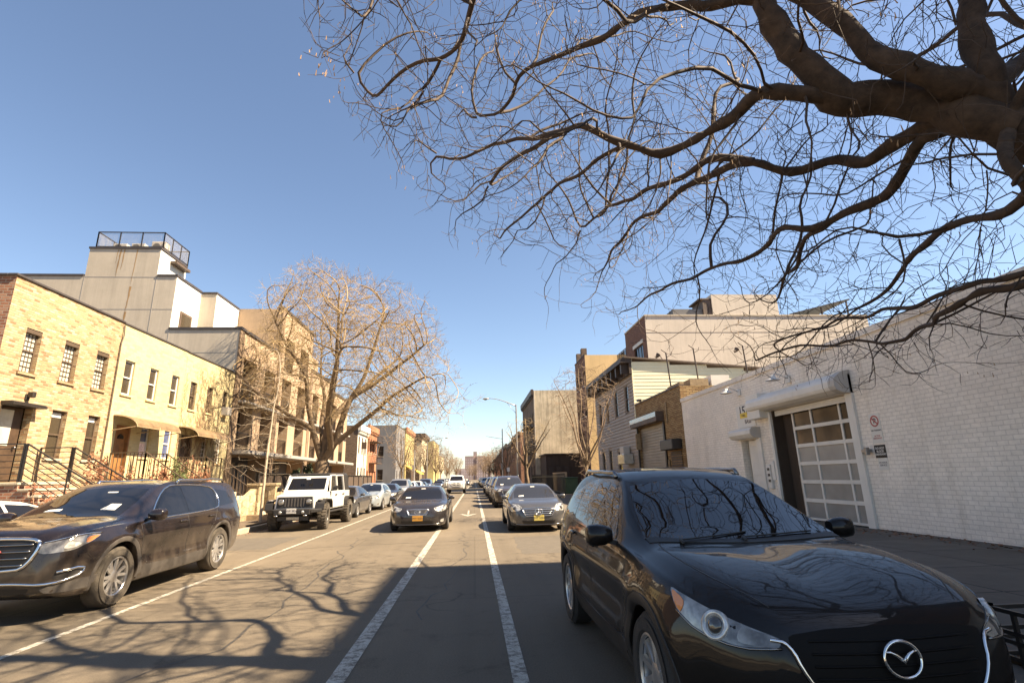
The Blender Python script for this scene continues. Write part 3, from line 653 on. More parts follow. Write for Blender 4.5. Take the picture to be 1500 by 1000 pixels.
    lab = ['white condenser unit nearest the left end of the penthouse railing', 'white condenser unit in the middle of the penthouse railing', 'tan condenser unit at the street corner of the penthouse railing']
    for i, (x, w, hh) in enumerate(((-20.7,.75,.5),(-19.7,.75,.52),(-18.55,.8,.66))):
        m = MB(); m.box(x-w/2, x+w/2, Y+.7, Y+1.15, 14.84, 14.84+hh); o = m.build('condenser_unit', M['ac_white'] if i < 2 else M['stucco_pink'], bevel=.02)
        tag(o, lab[i], 'air conditioner', 'condenser units on the penthouse roof')
        g = MB(); g.lathe([(.21,.0),(.21,.02),(.16,.025),(.05,.02),(0,.02)], 20, Matrix.Translation((x-.1,Y+.7,14.84+hh/2)) @ Matrix.Rotation(R(90),4,'X')); g.build('fan_grille', M['plastic_grey'], o)
    b5 = townhouse(34.68, 41.66, 13.05, 'tallest tan panel townhouse of the row, four storeys, behind the big bare tree', [(35.75,37.5),(38.9,40.9)], None, topbays=[(35.75,37.5),(38.9,40.9)])
    one(lambda q: q.quad((-15.89,34.68,9.7),(FX,34.68,9.7),(FX,34.68,13.03),(-15.89,34.68,13.03)), 'side_wall', M['panel_tan'], b5); one(lambda q: q.quad((-24,41.66,9),(FX,41.66,9),(FX,41.66,13),(-24,41.66,13)), 'side_wall', M['panel_tan'], b5)
    b6 = townhouse(41.68, 47.6, 10.15, 'third tan panel townhouse with a small rooftop storey, partly behind the big tree', [(42.6,44.2),(45.3,47.0)], None)
    one(lambda q: (q.box(-17,FX-1.2,43.5,47.4,9.96,12.2)), 'rooftop_storey', M['panel_tan'], b6)
    b7 = townhouse(47.62, 54.4, 9.4, 'last tan panel townhouse of the row before the old brick house', [(48.6,50.2),(51.6,53.2)], None)
    one(lambda q: q.quad((-24,54.4,0),(FX,54.4,0),(FX,54.4,9.4),(-24,54.4,9.4)), 'side_wall', M['panel_brown'], b7)
towns()

# ------------------------------------------------------------------ far left houses
def row_house(name, label, cat, x, y0, y1, h, wallmat, n, floors, side=True, cornice=None, cw=.5, frame='bronze_frame', sidem=None, depth=10, sidewins=(), wh=1.5, ww=.85, lintel=None, right=False):
    F = Face('X-' if right else 'X+', x); s = -1 if not right else 1
    b = thing(name, label, cat, (x,(y0+y1)/2,0))
    holes = []
    for z in floors:
        for k in range(n):
            u = y0+(y1-y0)*(k+.5)/n; holes.append((u-ww/2, u+ww/2, z, z+wh))
    m = MB(); F.wall(m, y0, y1, 0, h, holes, .15); m.build('wall', M[wallmat], b)
    xb = x+s*depth
    FY = Face('Y-', y0); sh = [(x+s*q-.45, x+s*q+.45, z, z+wh) for q, z in sidewins]
    m = MB(); a, c = min(x, xb), max(x, xb); FY.wall(m, a, c, 0, h, sh, .14); m.quad((a,y1,0),(c,y1,0),(c,y1,h),(a,y1,h)); m.quad((xb,y0,0),(xb,y1,0),(xb,y1,h),(xb,y0,h)); m.build('side_wall', M[sidem or wallmat], b)
    one(lambda q: q.quad((a,y0,h-.2),(c,y0,h-.2),(c,y1,h-.2),(a,y1,h-.2)), 'roof', M['roof_tar'], b)
    for u in holes: window(b, F, *u, M[frame], M['glass_brown'], .1, .07, True, None, M['stair_stone'] if lintel is None else M[lintel])
    for u in sh: window(b, FY, *u, M[frame], M['glass_brown'], .1, .07, True, None, M['stair_stone'])
    if cornice:
        m = MB(); F.box(m, y0-.1, y1+.1, h-.55, h+.12, .003, cw); F.box(m, y0-.05, y1+.05, h-.85, h-.553, .003, cw*.5)
        for k in range(int((y1-y0)/.7)+1): F.box(m, y0+.1+k*.7, y0+.25+k*.7, h-.8, h-.556, cw*.5+.003, cw*.85)
        m.build('cornice', M[cornice], b)
    else:
        one(lambda q: F.box(q, y0, y1, h, h+.1, -.25, .06), 'coping', M['coping'], b)
    return b
row_house('old_brick_house', 'narrow white painted old house with a brown brick side wall beyond the big tree', 'house', -13, 59.8, 65.1, 7.6, 'white_paint_wall', 3, (1.2,4.6), sidem='brick_old', cornice='white_frame', cw=.35, wh=1.8)
bR = row_house('orange_brick_house', 'orange red brick house with a rusty fire escape on its front', 'house', -13, 65.15, 74.2-2.6, 8.1, 'brick_orange', 4, (1.0,4.9), cornice='brick_orange', cw=.25, wh=1.7, frame='brown_trim')
def fire_escape(b, F, u0, u1, zs, d=1.0, mat='brown_trim'):
    m = MB()
    for z in zs:
        F.box(m, u0, u1, z, z+.06, .02, d)
        for e in ((u0,.02,u0,d),(u0,d,u1,d),(u1,d,u1,.02)): railing(m, F.P(e[0],z,e[1]), F.P(e[2],z,e[3]), .9, 5, .012, .02)
    for z0, z1 in zip(zs, zs[1:]):
        for dd in (.35,.75): m.bar(F.P(u0+.4,z0,dd), F.P(u1-.5,z1,dd), .05, .05)
        for k in range(1,10): t = k/10; m.bar(F.P(u0+.4+(u1-u0-.9)*t,z0+(z1-z0)*t,.35), F.P(u0+.4+(u1-u0-.9)*t,z0+(z1-z0)*t,.75), .04, .03)
    m.build('fire_escape', M[mat], b)
fire_escape(bR, FL, 66.5, 70.2, (3.6,6.2))
row_house('grey_corner_house', 'grey painted three bay house with a bare side wall by the side street', 'house', -12.4, 85, 95, 10.1, 'gray_paint', 3, (1.4,4.8,7.4), sidewins=((2.4,5.2),(2.4,1.6)), wh=1.6, depth=9)
bY = row_house('yellow_shop_house', 'yellow painted corner shop with a yellow awning over the pavement', 'shop', -12.2, 95.1, 108, 10.6, 'yellow', 4, (4.2,7.2), cornice='brick_orange', cw=.25, wh=1.6)
one(lambda q: q.hexa([(-12.19,96,3.9),(-12.19,103,3.9),(-9.6,103,2.5),(-9.6,96,2.5),(-12.19,96,3.98),(-12.19,103,3.98),(-9.6,103,2.62),(-9.6,96,2.62)]), 'awning', M['awning_yellow'], bY)
one(lambda q: q.box(-12.19,-12.1,96,107.5,.2,3.4), 'shopfront', M['dark_brown'], bY)
bC = row_house('cream_corner_building', 'cream three storey corner building with a dark bracketed cornice', 'building', -11.6, 118, 131, 11.4, 'cream', 4, (4.2,7.4), cornice='dark_brown', cw=.7, sidewins=((1.6,7.4),(4.2,7.4),(6.4,7.4),(1.6,4.2),(4.2,4.2)), depth=8, wh=1.8)
one(lambda q: (q.box(-19.6,-11.2,117.6,117.996,10.55,11.5), q.box(-19.6,-11.5,117.85,117.995,9.6,10.54)), 'side_cornice', M['dark_brown'], bC)
one(lambda q: (q.box(-19,-12,117.8,117.99,.2,3.2), q.box(-11.59,-11.5,118.5,130,.2,3.2)), 'shopfront', M['dark_brown'], bC)
row_house('yellow_far_house', 'lemon yellow three storey house far down the street past the cream corner building', 'house', -11.4, 150, 172, 12, 'yellow', 5, (2,5.2,8.4), depth=9)
row_house('pale_far_house', 'pale far house beyond the lemon yellow one', 'house', -11.4, 176, 200, 9, 'cream', 5, (2,5.2), depth=9)
# ------------------------------------------------------------------ right side
FXR = 9.6
FR = Face('X-', FXR)
def garage():
    y0, y1, h = -9.0, 23.32, 4.88
    b = thing('white_garage_building', 'low white painted block building with a glass garage door and rolled up shutter', 'building', (FXR,15.4,0))
    gate = (12.62, 16.15, .15, 3.42, .35); door = (17.18, 18.32, .15, 2.62, .25)
    m = MB(); FR.wall(m, y0, y1, 0, h, [gate, door], .3); m.quad((FXR,y1,0),(24,y1,0),(24,y1,h),(FXR,y1,h)); m.quad((FXR,y0,0),(24,y0,0),(24,y0,h),(FXR,y0,h)); m.build('wall', M['block_white'], b)
    one(lambda q: FR.box(q, y0, y1, h-.16, h, .002, .05), 'parapet_band', M['block_white'], b)
    one(lambda q: q.quad((FXR,y0,h-.05),(24,y0,h-.05),(24,y1,h-.05),(FXR,y1,h-.05)), 'roof', M['roof_tar'], b)
    # glass sectional door, set left of an open gap
    u0, u1 = 12.62, 15.42; d = -.22
    m = MB()
    us = [u0+.02, u0+.58, u0+1.62, u1-.02]; st = .06
    rows = 6; vs = [.17+(3.30-.17)*k/rows for k in range(rows+1)]
    for v in vs: FR.box(m, u0, u1, v-(.05 if 0 < vs.index(v) < rows else .04), v+(.05 if 0 < vs.index(v) < rows else .04), d-.03, d+.03)
    for u in (u0+.035, u0+.66, u0+1.88, u1-.035):
        for a, c in zip(vs, vs[1:]): FR.box(m, u-st*.6, u+st*.6, a+.051, c-.051, d-.029, d+.026)
    g = m.build('garage_door', M['white_metal'], b)
    for a, c in zip(vs, vs[1:]):
        m = MB(); m.quad(FR.P(u0+.03,a+.04,d-.004), FR.P(u1-.03,a+.04,d-.004), FR.P(u1-.03,c-.04,d-.004), FR.P(u0+.03,c-.04,d-.004)); m.build('pane', M['garage_glass'] if a > 2.1 else M['garage_frost'], g)
    one(lambda q: (FR.box(q, u1+.002, 16.148, .15, 3.42, -.5, -.345), FR.box(q, u0, u1, 3.345, 3.42, -.3, -.2)), 'opening_shade_panel', M['dark_wall'], b)  # dark panels standing in for the unlit interior round the door
    one(lambda q: FR.box(q, 15.5, 15.56, .15, 1.4, -.3, -.26), 'leaning_board', M['grey_metal'], b)
    for a, c, z in ((12.38,12.618,3.9),(16.152,16.26,3.4)): one(lambda q: FR.box(q, a, c, .15, z, .002, .07), 'shutter_guide', M['white_metal'], b)
    one(lambda q: FR.box(q, 16.10, 16.147, .152, 3.418, -.349, -.002), 'jamb_shade_strip', M['dark_wall'], b)  # dark strip that paints the deep shade onto the far jamb
    # shutter box with curved belly and end cap
    prof = [(.003,4.0),(.20,3.96),(.40,3.82),(.44,3.74),(.44,3.60),(.40,3.52),(.26,3.45),(.003,3.43)]
    m = MB(); n = len(prof)
    m.prism(prof, lambda a, c: FR.P(12.62,c,a), lambda a, c: FR.P(16.9,c,a)); sb = m.build('shutter_box', M['white_metal'], b, smooth=True, autosmooth=22)
    for u in (14.2, 15.9):
        mm = MB(); mm.prism([(q[0]*1.012+.001, 3.7+(q[1]-3.7)*1.012) for q in prof], lambda a, c: FR.P(u,c,a), lambda a, c: FR.P(u+.03,c,a)); mm.build('seam_strip', M['white_metal'], sb)
    m = MB(); m.prism([(q[0]*1.06+.001, 3.7+(q[1]-3.7)*1.06) for q in prof], lambda a, c: FR.P(12.38,c,a), lambda a, c: FR.P(12.617,c,a)); m.build('end_cap', M['end_grey'], sb, smooth=True, autosmooth=22)
    one(lambda q: [FR.box(q, 12.66, 16.12, 3.24+k*.055, 3.29+k*.055, -.12, -.08) for k in range(3)], 'shutter_slats', M['white_metal'], sb)
    # small roll shutter over the side door, junction box
    prof2 = [(.003,2.98),(.26,2.98),(.34,2.9),(.34,2.78),(.24,2.66),(.003,2.64)]
    m = MB(); m.prism(prof2, lambda a, c: FR.P(17.0,c,a), lambda a, c: FR.P(18.55,c,a)); s2 = m.build('shutter_box', M['white_metal'], b, smooth=True, autosmooth=35)
    m = MB(); m.prism([(q[0]*1.06, 2.8+(q[1]-2.8)*1.08) for q in prof2], lambda a, c: FR.P(16.94,c,a), lambda a, c: FR.P(16.997,c,a)); m.build('end_cap', M['end_grey'], s2)
    one(lambda q: FR.box(q, 16.26, 17.02, 3.22, 4.02, .003, .34), 'control_box', M['white_metal'], b, bevel=.01)
    one(lambda q: (FR.box(q, 16.93, 17.176, .15, 2.63, .002, .06),), 'shutter_guide', M['white_metal'], b)
    dd = one(lambda q: (FR.box(q, 17.2, 18.1, .16, 2.6, -.2, -.15), FR.box(q, 17.3, 17.95, 1.4, 2.4, -.15, -.13), FR.box(q, 17.3, 17.95, .35, 1.2, -.15, -.13)), 'door', M['white_metal'], b, bevel=.01)
    one(lambda q: (FR.box(q, 16.55, 16.78, 1.0, 1.75, .002, .09), FR.box(q, 16.32, 16.5, 1.25, 1.85, .002, .07)), 'intercom', M['white_metal'], b, bevel=.01)
    one(lambda q: [FR.box(q, 16.58, 16.7, z, z+.08, .091, .1) for z in (1.2,1.38,1.56)], 'intercom_button', M['black_metal'], b)
    # barn lamps
    for y, z in ((14.94,4.22),(17.96,4.3)):
        l = thing('wall_lamp', 'white shaded barn lamp on the white wall above the '+('garage shutter box' if y < 16 else 'house number sign'), 'lamp', (FXR,y,z), 'barn lamps on the white wall')
        m = MB(); m.lathe([(.03,.16),(.07,.12),(.09,.06),(.21,.0),(.22,-.015),(.2,-.005),(.08,.05),(0,.06)], 20, Matrix.Translation((FXR-.5,y,z))); m.build('lamp_shade', M['white_metal'], l, smooth=True, autosmooth=50)
        one(lambda q: q.tube([(FXR,y,z+.02),(FXR-.2,y,z+.12),(FXR-.4,y,z+.2),(FXR-.5,y,z+.14)], .02, 8), 'arm', M['white_metal'], l, smooth=True)
        one(lambda q: FR.box(q, y-.1, y+.1, z-.1, z+.14, .002, .06), 'mount', M['white_metal'], l, bevel=.01)
    # signs
    s = thing('number_sign', 'white sign with the number 157 on the wall over the side door', 'sign', (FXR,17.8,3.2))
    one(lambda q: FR.box(q, 17.12, 18.33, 3.05, 3.84, .003, .03), 'board', M['sign_white'], s)
    text_obj('157', .46, (FXR-.032,17.8,3.62), ROT_XM, M['ink'], s, 'lettering', bold=.006); text_obj('BASS', .2, (FXR-.032,17.6,3.24), ROT_XM, M['ink'], s, 'lettering')
    one(lambda q: FR.box(q, 17.02, 17.5, 3.32, 3.5, .345, .35), 'sticker', M['sign_yellow'], s); text_obj('CALL', .1, (FXR-.352,17.26,3.41), ROT_XM, M['ink'], s, 'lettering')
    s = thing('no_parking_sign', 'white no parking sign with a red circle right of the garage door', 'sign', (FXR,11.86,2.5))
    one(lambda q: FR.box(q, 11.68, 12.02, 2.12, 2.82, .003, .012), 'board', M['sign_white'], s)
    m = MB(); m.lathe([(.135,0),(.135,.004),(.1,.004),(.1,0)], 28, Matrix.Translation((FXR-.013,11.85,2.64)) @ Matrix.Rotation(R(-90),4,'Y'), close=True); m.bar((FXR-.016,11.94,2.72), (FXR-.016,11.76,2.56), .004, .035); m.build('prohibition_ring', M['sign_red'], s)
    text_obj('P', .17, (FXR-.0135,11.85,2.64), ROT_XM, M['ink'], s, 'lettering', .001, bold=.004); text_obj('NO PARKING', .052, (FXR-.013,11.85,2.42), ROT_XM, M['ink'], s, 'lettering', .001, bold=.001); text_obj('ACTIVE\nDRIVEWAY', .055, (FXR-.013,11.85,2.26), ROT_XM, M['sign_red'], s, 'lettering', .001, bold=.001)
    s = thing('driveway_sign', 'black and white notice on the white wall below the no parking sign', 'sign', (FXR,11.86,1.7))
    one(lambda q: FR.box(q, 11.68, 12.02, 1.78, 2.1-.02, .003, .014), 'board', M['sign_black'], s); one(lambda q: FR.box(q, 11.68, 11.98, 1.5, 1.776, .003, .012), 'board', M['sign_white'], s)
    text_obj('DO NOT\nBLOCK\nDRIVEWAY', .07, (FXR-.015,11.85,1.93), ROT_XM, M['sign_white'], s, 'lettering', .001, bold=.002); text_obj('24 HOUR\nSERVICE', .06, (FXR-.013,11.83,1.64), ROT_XM, M['ink'], s, 'lettering', .001)
    one(lambda q: (FR.box(q, 12.1, 12.36, 1.92, 2.0, .003, .1), FR.box(q, 12.06, 12.14, 1.86, 2.04, .1, .2)), 'bracket', M['grey_metal'], b, bevel=.01)
garage()

def tall_neighbour():
    FXT = 15.0; FR = Face('X-', FXT); y0, y1, h = -9.5, 6.68, 17.9
    b = thing('apartment_building', 'tall dark brick apartment block behind the right end of the white garage', 'building', (FXT,-1,0))
    holes = [(y-.5, y+.5, z, z+1.6) for y in (-7,-4.4,-1.8,.8,3.4,6) for z in (6.4,9.6,12.6,15.2)]
    m = MB(); FR.wall(m, y0, y1, 0, h, holes, .2); shell(m, FXT, 34, y0, y1, 0, h, ('x0',)); m.build('wall', M['brick_dark'], b)
    for u in holes: window(b, FR, *u, M['bronze_frame'], M['glass'], .12, .07, True, None, M['stair_stone'])
    one(lambda q: q.quad((FXT,y0,h-.2),(34,y0,h-.2),(34,y1,h-.2),(FXT,y1,h-.2)), 'roof', M['roof_tar'], b); one(lambda q: FR.box(q, y0, y1, h, h+.1, -.3, .06), 'coping', M['coping'], b)
tall_neighbour()

def brown_garage():
    y0, y1, h = 23.34, 30.24, 5.5
    b = thing('brown_brick_garage', 'one storey brown brick garage with a grey roller shutter beside the white building', 'building', (FXR,27,0))
    gate = (25.86, 30.02, .15, 4.1, .2)
    m = MB(); FR.wall(m, y0, y1, 0, h, [gate], .2); m.quad((FXR,y0,4.5),(22,y0,4.5),(22,y0,h),(FXR,y0,h)); m.build('wall', M['brick_brown'], b)
    one(lambda q: q.quad((FXR,y0,h-.1),(22,y0,h-.1),(22,y1,h-.1),(FXR,y1,h-.1)), 'roof', M['roof_tar'], b); one(lambda q: FR.box(q, y0, y1, h, h+.08, -.25, .05), 'coping', M['brown_trim'], b)
    m = MB()
    for k in range(26): FR.box(m, 25.87, 30.01, .16+k*.15, .16+k*.15+.11, -.17, -.12)
    FR.box(m, 25.87, 30.01, .16, 4.09, -.185, -.172); s = m.build('roller_shutter', M['shutter_grey'], b)
    one(lambda q: FR.box(q, 25.7, 30.2, 4.12, 4.62, .003, .42), 'shutter_box', M['brown_trim'], b, bevel=.02); one(lambda q: FR.box(q, 25.75, 30.2, 4.36, 4.6, .423, .44), 'fascia_strip', M['sheer'], b)
    [one(lambda q: FR.box(q, a, c, .15, 4.11, .003, .08), 'shutter_guide', M['black_metal'], b) for a, c in ((25.68,25.855),(30.03,30.2))]
    one(lambda q: FR.box(q, 23.7, 25.3, 2.62, 3.1, .003, .5), 'small_shutter_box', M['black_metal'], b, bevel=.03)
    m = MB()
    for k in range(20): FR.box(m, 23.8, 25.1, .2+k*.12, .28+k*.12, .02, .05)
    m.build('slatted_gate', M['dark_brown'], b)
    one(lambda q: (FR.box(q, 29.6, 29.75, 2.9, 3.8, .05, .3), q.tube([(FXR-.05,25.2,4.0),(FXR-.05,25.2,5.0)], .03, 6), q.tube([(FXR-.06,25.4,2.2),(FXR-.06,25.4,.2)], .06, 8)), 'conduit', M['wood_raw'], b)
    one(lambda q: (q.box(FXR-.2, FXR, 29.0, 29.3, 5.6, 5.72),), 'floodlight', M['black_metal'], b)
    one(lambda q: (q.box(FXR+.6, FXR+1.5, 23.5, 24.4, h-.1, h+.35), q.box(FXR+.05, FXR+.25, 23.42, 25, h+.01, h+.2)), 'roof_lumber', M['wood_raw'], b)
    one(lambda q: q.box(FXR+1.7, FXR+2.6, 23.6, 24.6, h-.08, h+.55), 'roof_hatch', M['white_metal'], b)
    f = thing('barbed_wire_fence', 'rusty posts carrying barbed wire along the edge of the brown garage roof', 'fence', (FXR+.3,24,h))
    ps = [((FXR+.1,24.6),7.4), ((FXR+1.4,24.3),7.55), ((FXR+3.8,24.0),7.6)]
    for (x, y), z in ps:
        m = MB(); m.tube([(x,y,h-.05),(x-.1,y,z)], .035, 6); m.tube([(x-.1,y,z-.02),(x-.35,y-.05,z+.14)], .02, 5); m.tube([(x-.1,y,z-.25),(x+.16,y,z-.1),(x+.2,y,z+.05)], .015, 5); m.build('post', M['bronze_frame'], f)
    m = MB(); r = random.Random(5)
    for dz in (-.05,):
        pts = [Vector((x-.1,y,z+dz)) for (x, y), z in ps] + [Vector((FXR+7.5,23.6,7.5+dz))]
        for p, q in zip(pts, pts[1:]):
            n = 14; L = [p.lerp(q, k/n) + Vector((0,0,-.12*math.sin(math.pi*k/n))) for k in range(n+1)]; m.tube(L, .008, 4)
            for c in L[1:-1]: m.bar(c+V(-.03,0,-.03), c+V(.03,0,.03), .006, .006)
    m.build('wire', M['bronze_frame'], f)
    for x, y, z in ((FXR-.15,24.7,7.25),(FXR+3.6,24.0,7.35)):
        m = MB(); m.tube([(x,y,z-.2),(x-.15,y-.05,z),(x-.45,y-.1,z-.05)], .02, 5); m.lathe([(.03,0),(.08,.1),(.12,.24),(0,.22)], 10, Matrix.Translation((x-.35,y,z-.1)) @ Matrix.Rotation(R(40),4,'Y')); m.build('floodlight', M['brown_trim'], f)
brown_garage()

def siding_house():
    y0, y1, h = 30.26, 40.25, 8.4
    b = thing('siding_house', 'old clapboard house with grey board front, cream side and a dark overhanging cornice', 'house', (FXR,35,0))
    wins = [(31.4,32.15,5.3,6.95),(33.9,34.65,5.3,6.95),(36.3,37.0,5.2,6.8),(38.4,39.1,5.2,6.8),(33.8,34.7,.3,3.0),(36.2,37.0,1.6,3.2),(38.2,39.0,1.6,3.2)]
    m = MB(); FR.wall(m, y0, y1, 0, h, wins, .12)
    n = int(h/.2)
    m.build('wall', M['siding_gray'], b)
    m = MB()
    for k in range(n):     # lapped boards, cut round the openings
        z0, z1 = k*.2, k*.2+.197
        cuts = sorted((w[0]-.04, w[1]+.04) for w in wins if w[2]-.05 < z1 and w[3]+.05 > z0); a = y0
        for c0, c1 in cuts+[(y1,y1)]:
            if c0-a > .05: m.hexa([FR.P(a,z0,.004), FR.P(c0,z0,.004), FR.P(c0,z0,.055), FR.P(a,z0,.055), FR.P(a,z1,.004), FR.P(c0,z1,.004), FR.P(c0,z1,.01), FR.P(a,z1,.01)])
            a = c1
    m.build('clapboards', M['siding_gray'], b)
    for u in wins: window(b, FR, *u, M['brown_trim'] if u[2] > 3 else M['dark_brown'], M['glass'] if u[2] > 3 else M['glass_brown'], .06, .07, True, None, M['brown_trim'])
    FY = Face('Y-', y0); x1 = 22; zt = lambda x: h-(x-FXR)*.09
    m = MB()
    for k in range(int(h/.21)+1):
        z0, z1 = k*.21, k*.21+.207
        xe = min(x1, FXR+(h-z1)/.09)
        if xe > FXR+.05: m.hexa([FY.P(FXR,z0,.002), FY.P(xe,z0,.002), FY.P(xe,z0,.022), FY.P(FXR,z0,.022), FY.P(FXR,z1,.002), FY.P(xe,z1,.002), FY.P(xe,z1,.008), FY.P(FXR,z1,.008)])
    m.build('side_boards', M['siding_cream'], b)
    one(lambda q: q.box(FXR-.04, FXR-.002, y0-.04, y0+.08, 0, h), 'corner_board', M['siding_cream'], b)
    m = MB(); m.hexa([(FXR-.5,y0-.15,h+.02),(x1,y0-.15,zt(x1)+.02),(x1,y1,zt(x1)+.02),(FXR-.5,y1,h+.02),(FXR-.5,y0-.15,h+.12),(x1,y0-.15,zt(x1)+.12),(x1,y1,zt(x1)+.12),(FXR-.5,y1,h+.12)]); m.build('roof', M['brown_trim'], b)
    m = MB(); FR.box(m, y0-.1, y1, h-.28, h+.015, .04, .72); FR.box(m, y0-.05, y1, h-.95, h-.283, .04, .2)
    for k in range(9): FR.box(m, y0+.2+k*1.2, y0+.45+k*1.2, h-.9, h-.285, .203, .62)
    m.build('cornice', M['dark_brown'], b)
    one(lambda q: (FR.box(q, 31.2, 32.6, 2.15, 2.75, .04, .65),), 'lamp_box', M['sheer'], b, bevel=.04)
    a = one(lambda q: FR.box(q, 31.7, 32.5, 2.76, 3.2, .1, .5), 'window_air_conditioner', M['ac_white'], None, bevel=.02); tag(a, 'white air conditioner on the wall of the clapboard house above a lamp box', 'air conditioner')
siding_house()

def stucco_building():
    Y, X, h = 40.5, 14.3, 14.35
    b = thing('stucco_apartment_building', 'wide pink stucco apartment building with a dark brick front, behind the clapboard house', 'building', (X,46,0))
    m = MB(); m.quad((X,Y,0),(34,Y,0),(34,Y,h),(X,Y,h)); m.quad((X+5.97,Y+.003,h),(X+11.8,Y+.003,h),(X+11.8,Y+.003,h+1.95),(X+5.97,Y+.003,h+1.95)); m.quad((X+5.97,Y+.003,h),(X+5.97,Y+4,h),(X+5.97,Y+4,h+1.95),(X+5.97,Y+.003,h+1.95)); m.quad((X+11.8,Y+.003,h),(X+11.8,Y+4,h),(X+11.8,Y+4,h+1.95),(X+11.8,Y+.003,h+1.95)); m.build('side_wall', M['stucco_pink'], b)
    one(lambda q: [q.box(X,34,Y-.01,Y-.003,z,z+.04) for z in (12.9,)], 'control_joint', M['brown_trim'], b)
    F = Face('X-', X); wins = [(41.6,44.0,10.6,12.3),(41.6,44.0,7.4,9.0),(47,49.2,7.4,9.0),(47,49.2,10.2,11.6)]
    m = MB(); F.wall(m, Y, 46.4, 0, h, wins[:2], .2); F.wall(m, 46.4, 49.6, 0, 12.0, wins[2:], .2); m.quad((X,46.4,12),(34,46.4,12),(34,46.4,h),(X,46.4,h)); m.build('front_wall', M['brick_dark'], b)
    for u in wins: window(b, F, *u, M['black_metal'], M['glass'], .12, .1, False, None, M['stair_stone'], vbars=2)
    one(lambda q: F.box(q, 41.4, 44.2, 12.32, 12.62, -.1, .06), 'lintel', M['white_frame'], b)
    one(lambda q: (q.box(X-.05,34,Y-.06,Y+.25,h,h+.12), F.box(q, Y, 46.4, h, h+.12, -.25, .06)), 'coping', M['stucco_gray'], b)
    one(lambda q: (q.quad((X,Y,h-.1),(34,Y,h-.1),(34,46.4,h-.1),(X,46.4,h-.1)), q.quad((X,46.4,11.98),(34,46.4,11.98),(34,49.6,11.98),(X,49.6,11.98)), q.quad((X+5.97,Y,h+1.9),(X+11.8,Y,h+1.9),(X+11.8,Y+4,h+1.9),(X+5.97,Y+4,h+1.9))), 'roof', M['roof_tar'], b)
    r = MB(); F2 = F
    for k in range(5): F2.box(r, 46.5+k*.74, 46.55+k*.74, 12, 13.1, -.04, 0)
    F2.box(r, 46.45, 49.6, 13.05, 13.12, -.04, .0); r.build('terrace_railing', M['black_metal'], b); one(lambda q: F2.box(q, 46.5, 49.5, 12.1, 13.0, -.025, -.015), 'railing_glass', M['car_glass_light'], b)
    one(lambda q: q.box(X+2.6, X+5.3, Y+.3, Y+2.2, h-.1, h+.72), 'rooftop_box', M['gray_paint'], b); one(lambda q: (q.box(X+5.2, X+5.96, Y+.1, Y+2.2, h-.1, h+1.5), q.box(X+4.9,X+5.96,Y+.05,Y+2.25,h+1.5,h+1.62)), 'stair_bulkhead', M['brown_trim'], b)
    p = thing('solar_canopy', 'dark solar panel canopy on posts above the stucco building roof', 'canopy', (X+15,Y+3,h))
    one(lambda q: q.hexa([(X+12.9,Y+.2,h+.15),(X+18.6,Y+.2,h+1.55),(X+18.6,Y+6,h+1.55),(X+12.9,Y+6,h+.15),(X+12.9,Y+.2,h+.28),(X+18.6,Y+.2,h+1.68),(X+18.6,Y+6,h+1.68),(X+12.9,Y+6,h+.28)]), 'panel', M['black_metal'], p)
    one(lambda q: [q.box(X+x-.05,X+x+.05,Y+.4,Y+.5,h-.05,h+z) for x, z in ((13.2,.2),(16,.9),(18.4,1.5))], 'post', M['bronze_frame'], p)
stucco_building()
bt = row_house('tan_apartment_building', 'narrow tan stucco apartment building with a dark brick front behind the bare tree', 'apartment building', 11.8, 53.1, 58.6, 14.0, 'brick_dark', 3, (1.2,4.4,7.6,10.8), sidem='stucco_tan', right=True, depth=12, wh=1.7, lintel='white_frame')
one(lambda q: q.box(11.75,23.8,53.04,53.096,10.15,10.3), 'ledge', M['brown_trim'], bt); [one(lambda q: q.box(11.9,12.5,a,a+.6,13.8,15.2), 'chimney', M['brick_old'], bt) for a in (55,57.6)]
def concrete():
    b = row_house('concrete_building', 'water stained concrete sided building with a dark front and fire escape', 'building', 7.5, 64.7, 80, 12.15, 'brick_old', 5, (1.4,4.6,7.9), sidem='concrete_old', right=True, depth=10, cornice='dark_brown', cw=.3)
    fire_escape(b, Face('X-', 7.5), 66, 71, (4.3,7.6), 1.1, 'black_metal')
    one(lambda q: [q.tube([(7.52+d, 64.64, 3.9), (7.52+d, 64.64, 12.1)], .05, 6) for d in (.05,)], 'corner_pipe', M['grey_paint'], b)
    s = thing('dark_shed', 'dark boarded one storey shed in front of the concrete wall', 'shed', (10,62,0))
    one(lambda q: (q.box(8.1,13.5,59.6,64.6,.15,3.9)), 'wall', M['dark_wall'], s); one(lambda q: q.box(7.9,13.6,59.4,64.65,3.905,4.05), 'roof', M['dark_brown'], s)
    one(lambda q: [q.box(8.4+k*.9,8.9+k*.9,59.55,59.597,1.2,2.6) for k in range(3)], 'shutter', M['dark_brown'], s)
concrete()
for i, (y0, y1, h, lab, x) in enumerate(((84,100,8.6,'red brick row house just past the concrete building',7.4),(100.2,118,8.2,'second red brick row house past the concrete building',7.4),(118.2,150,8.8,'long low red brick building far down the right side',7.4),(150.2,200,8.0,'farthest red brick building on the right side',7.4))):
    row_house('red_brick_house', lab, 'house', x, y0, y1, h, 'brick_orange' if i > 1 else 'brick_red', 4 if i < 2 else 8, (1.4,4.8), right=True, depth=10, cornice='brown_trim', cw=.35, wh=1.6)
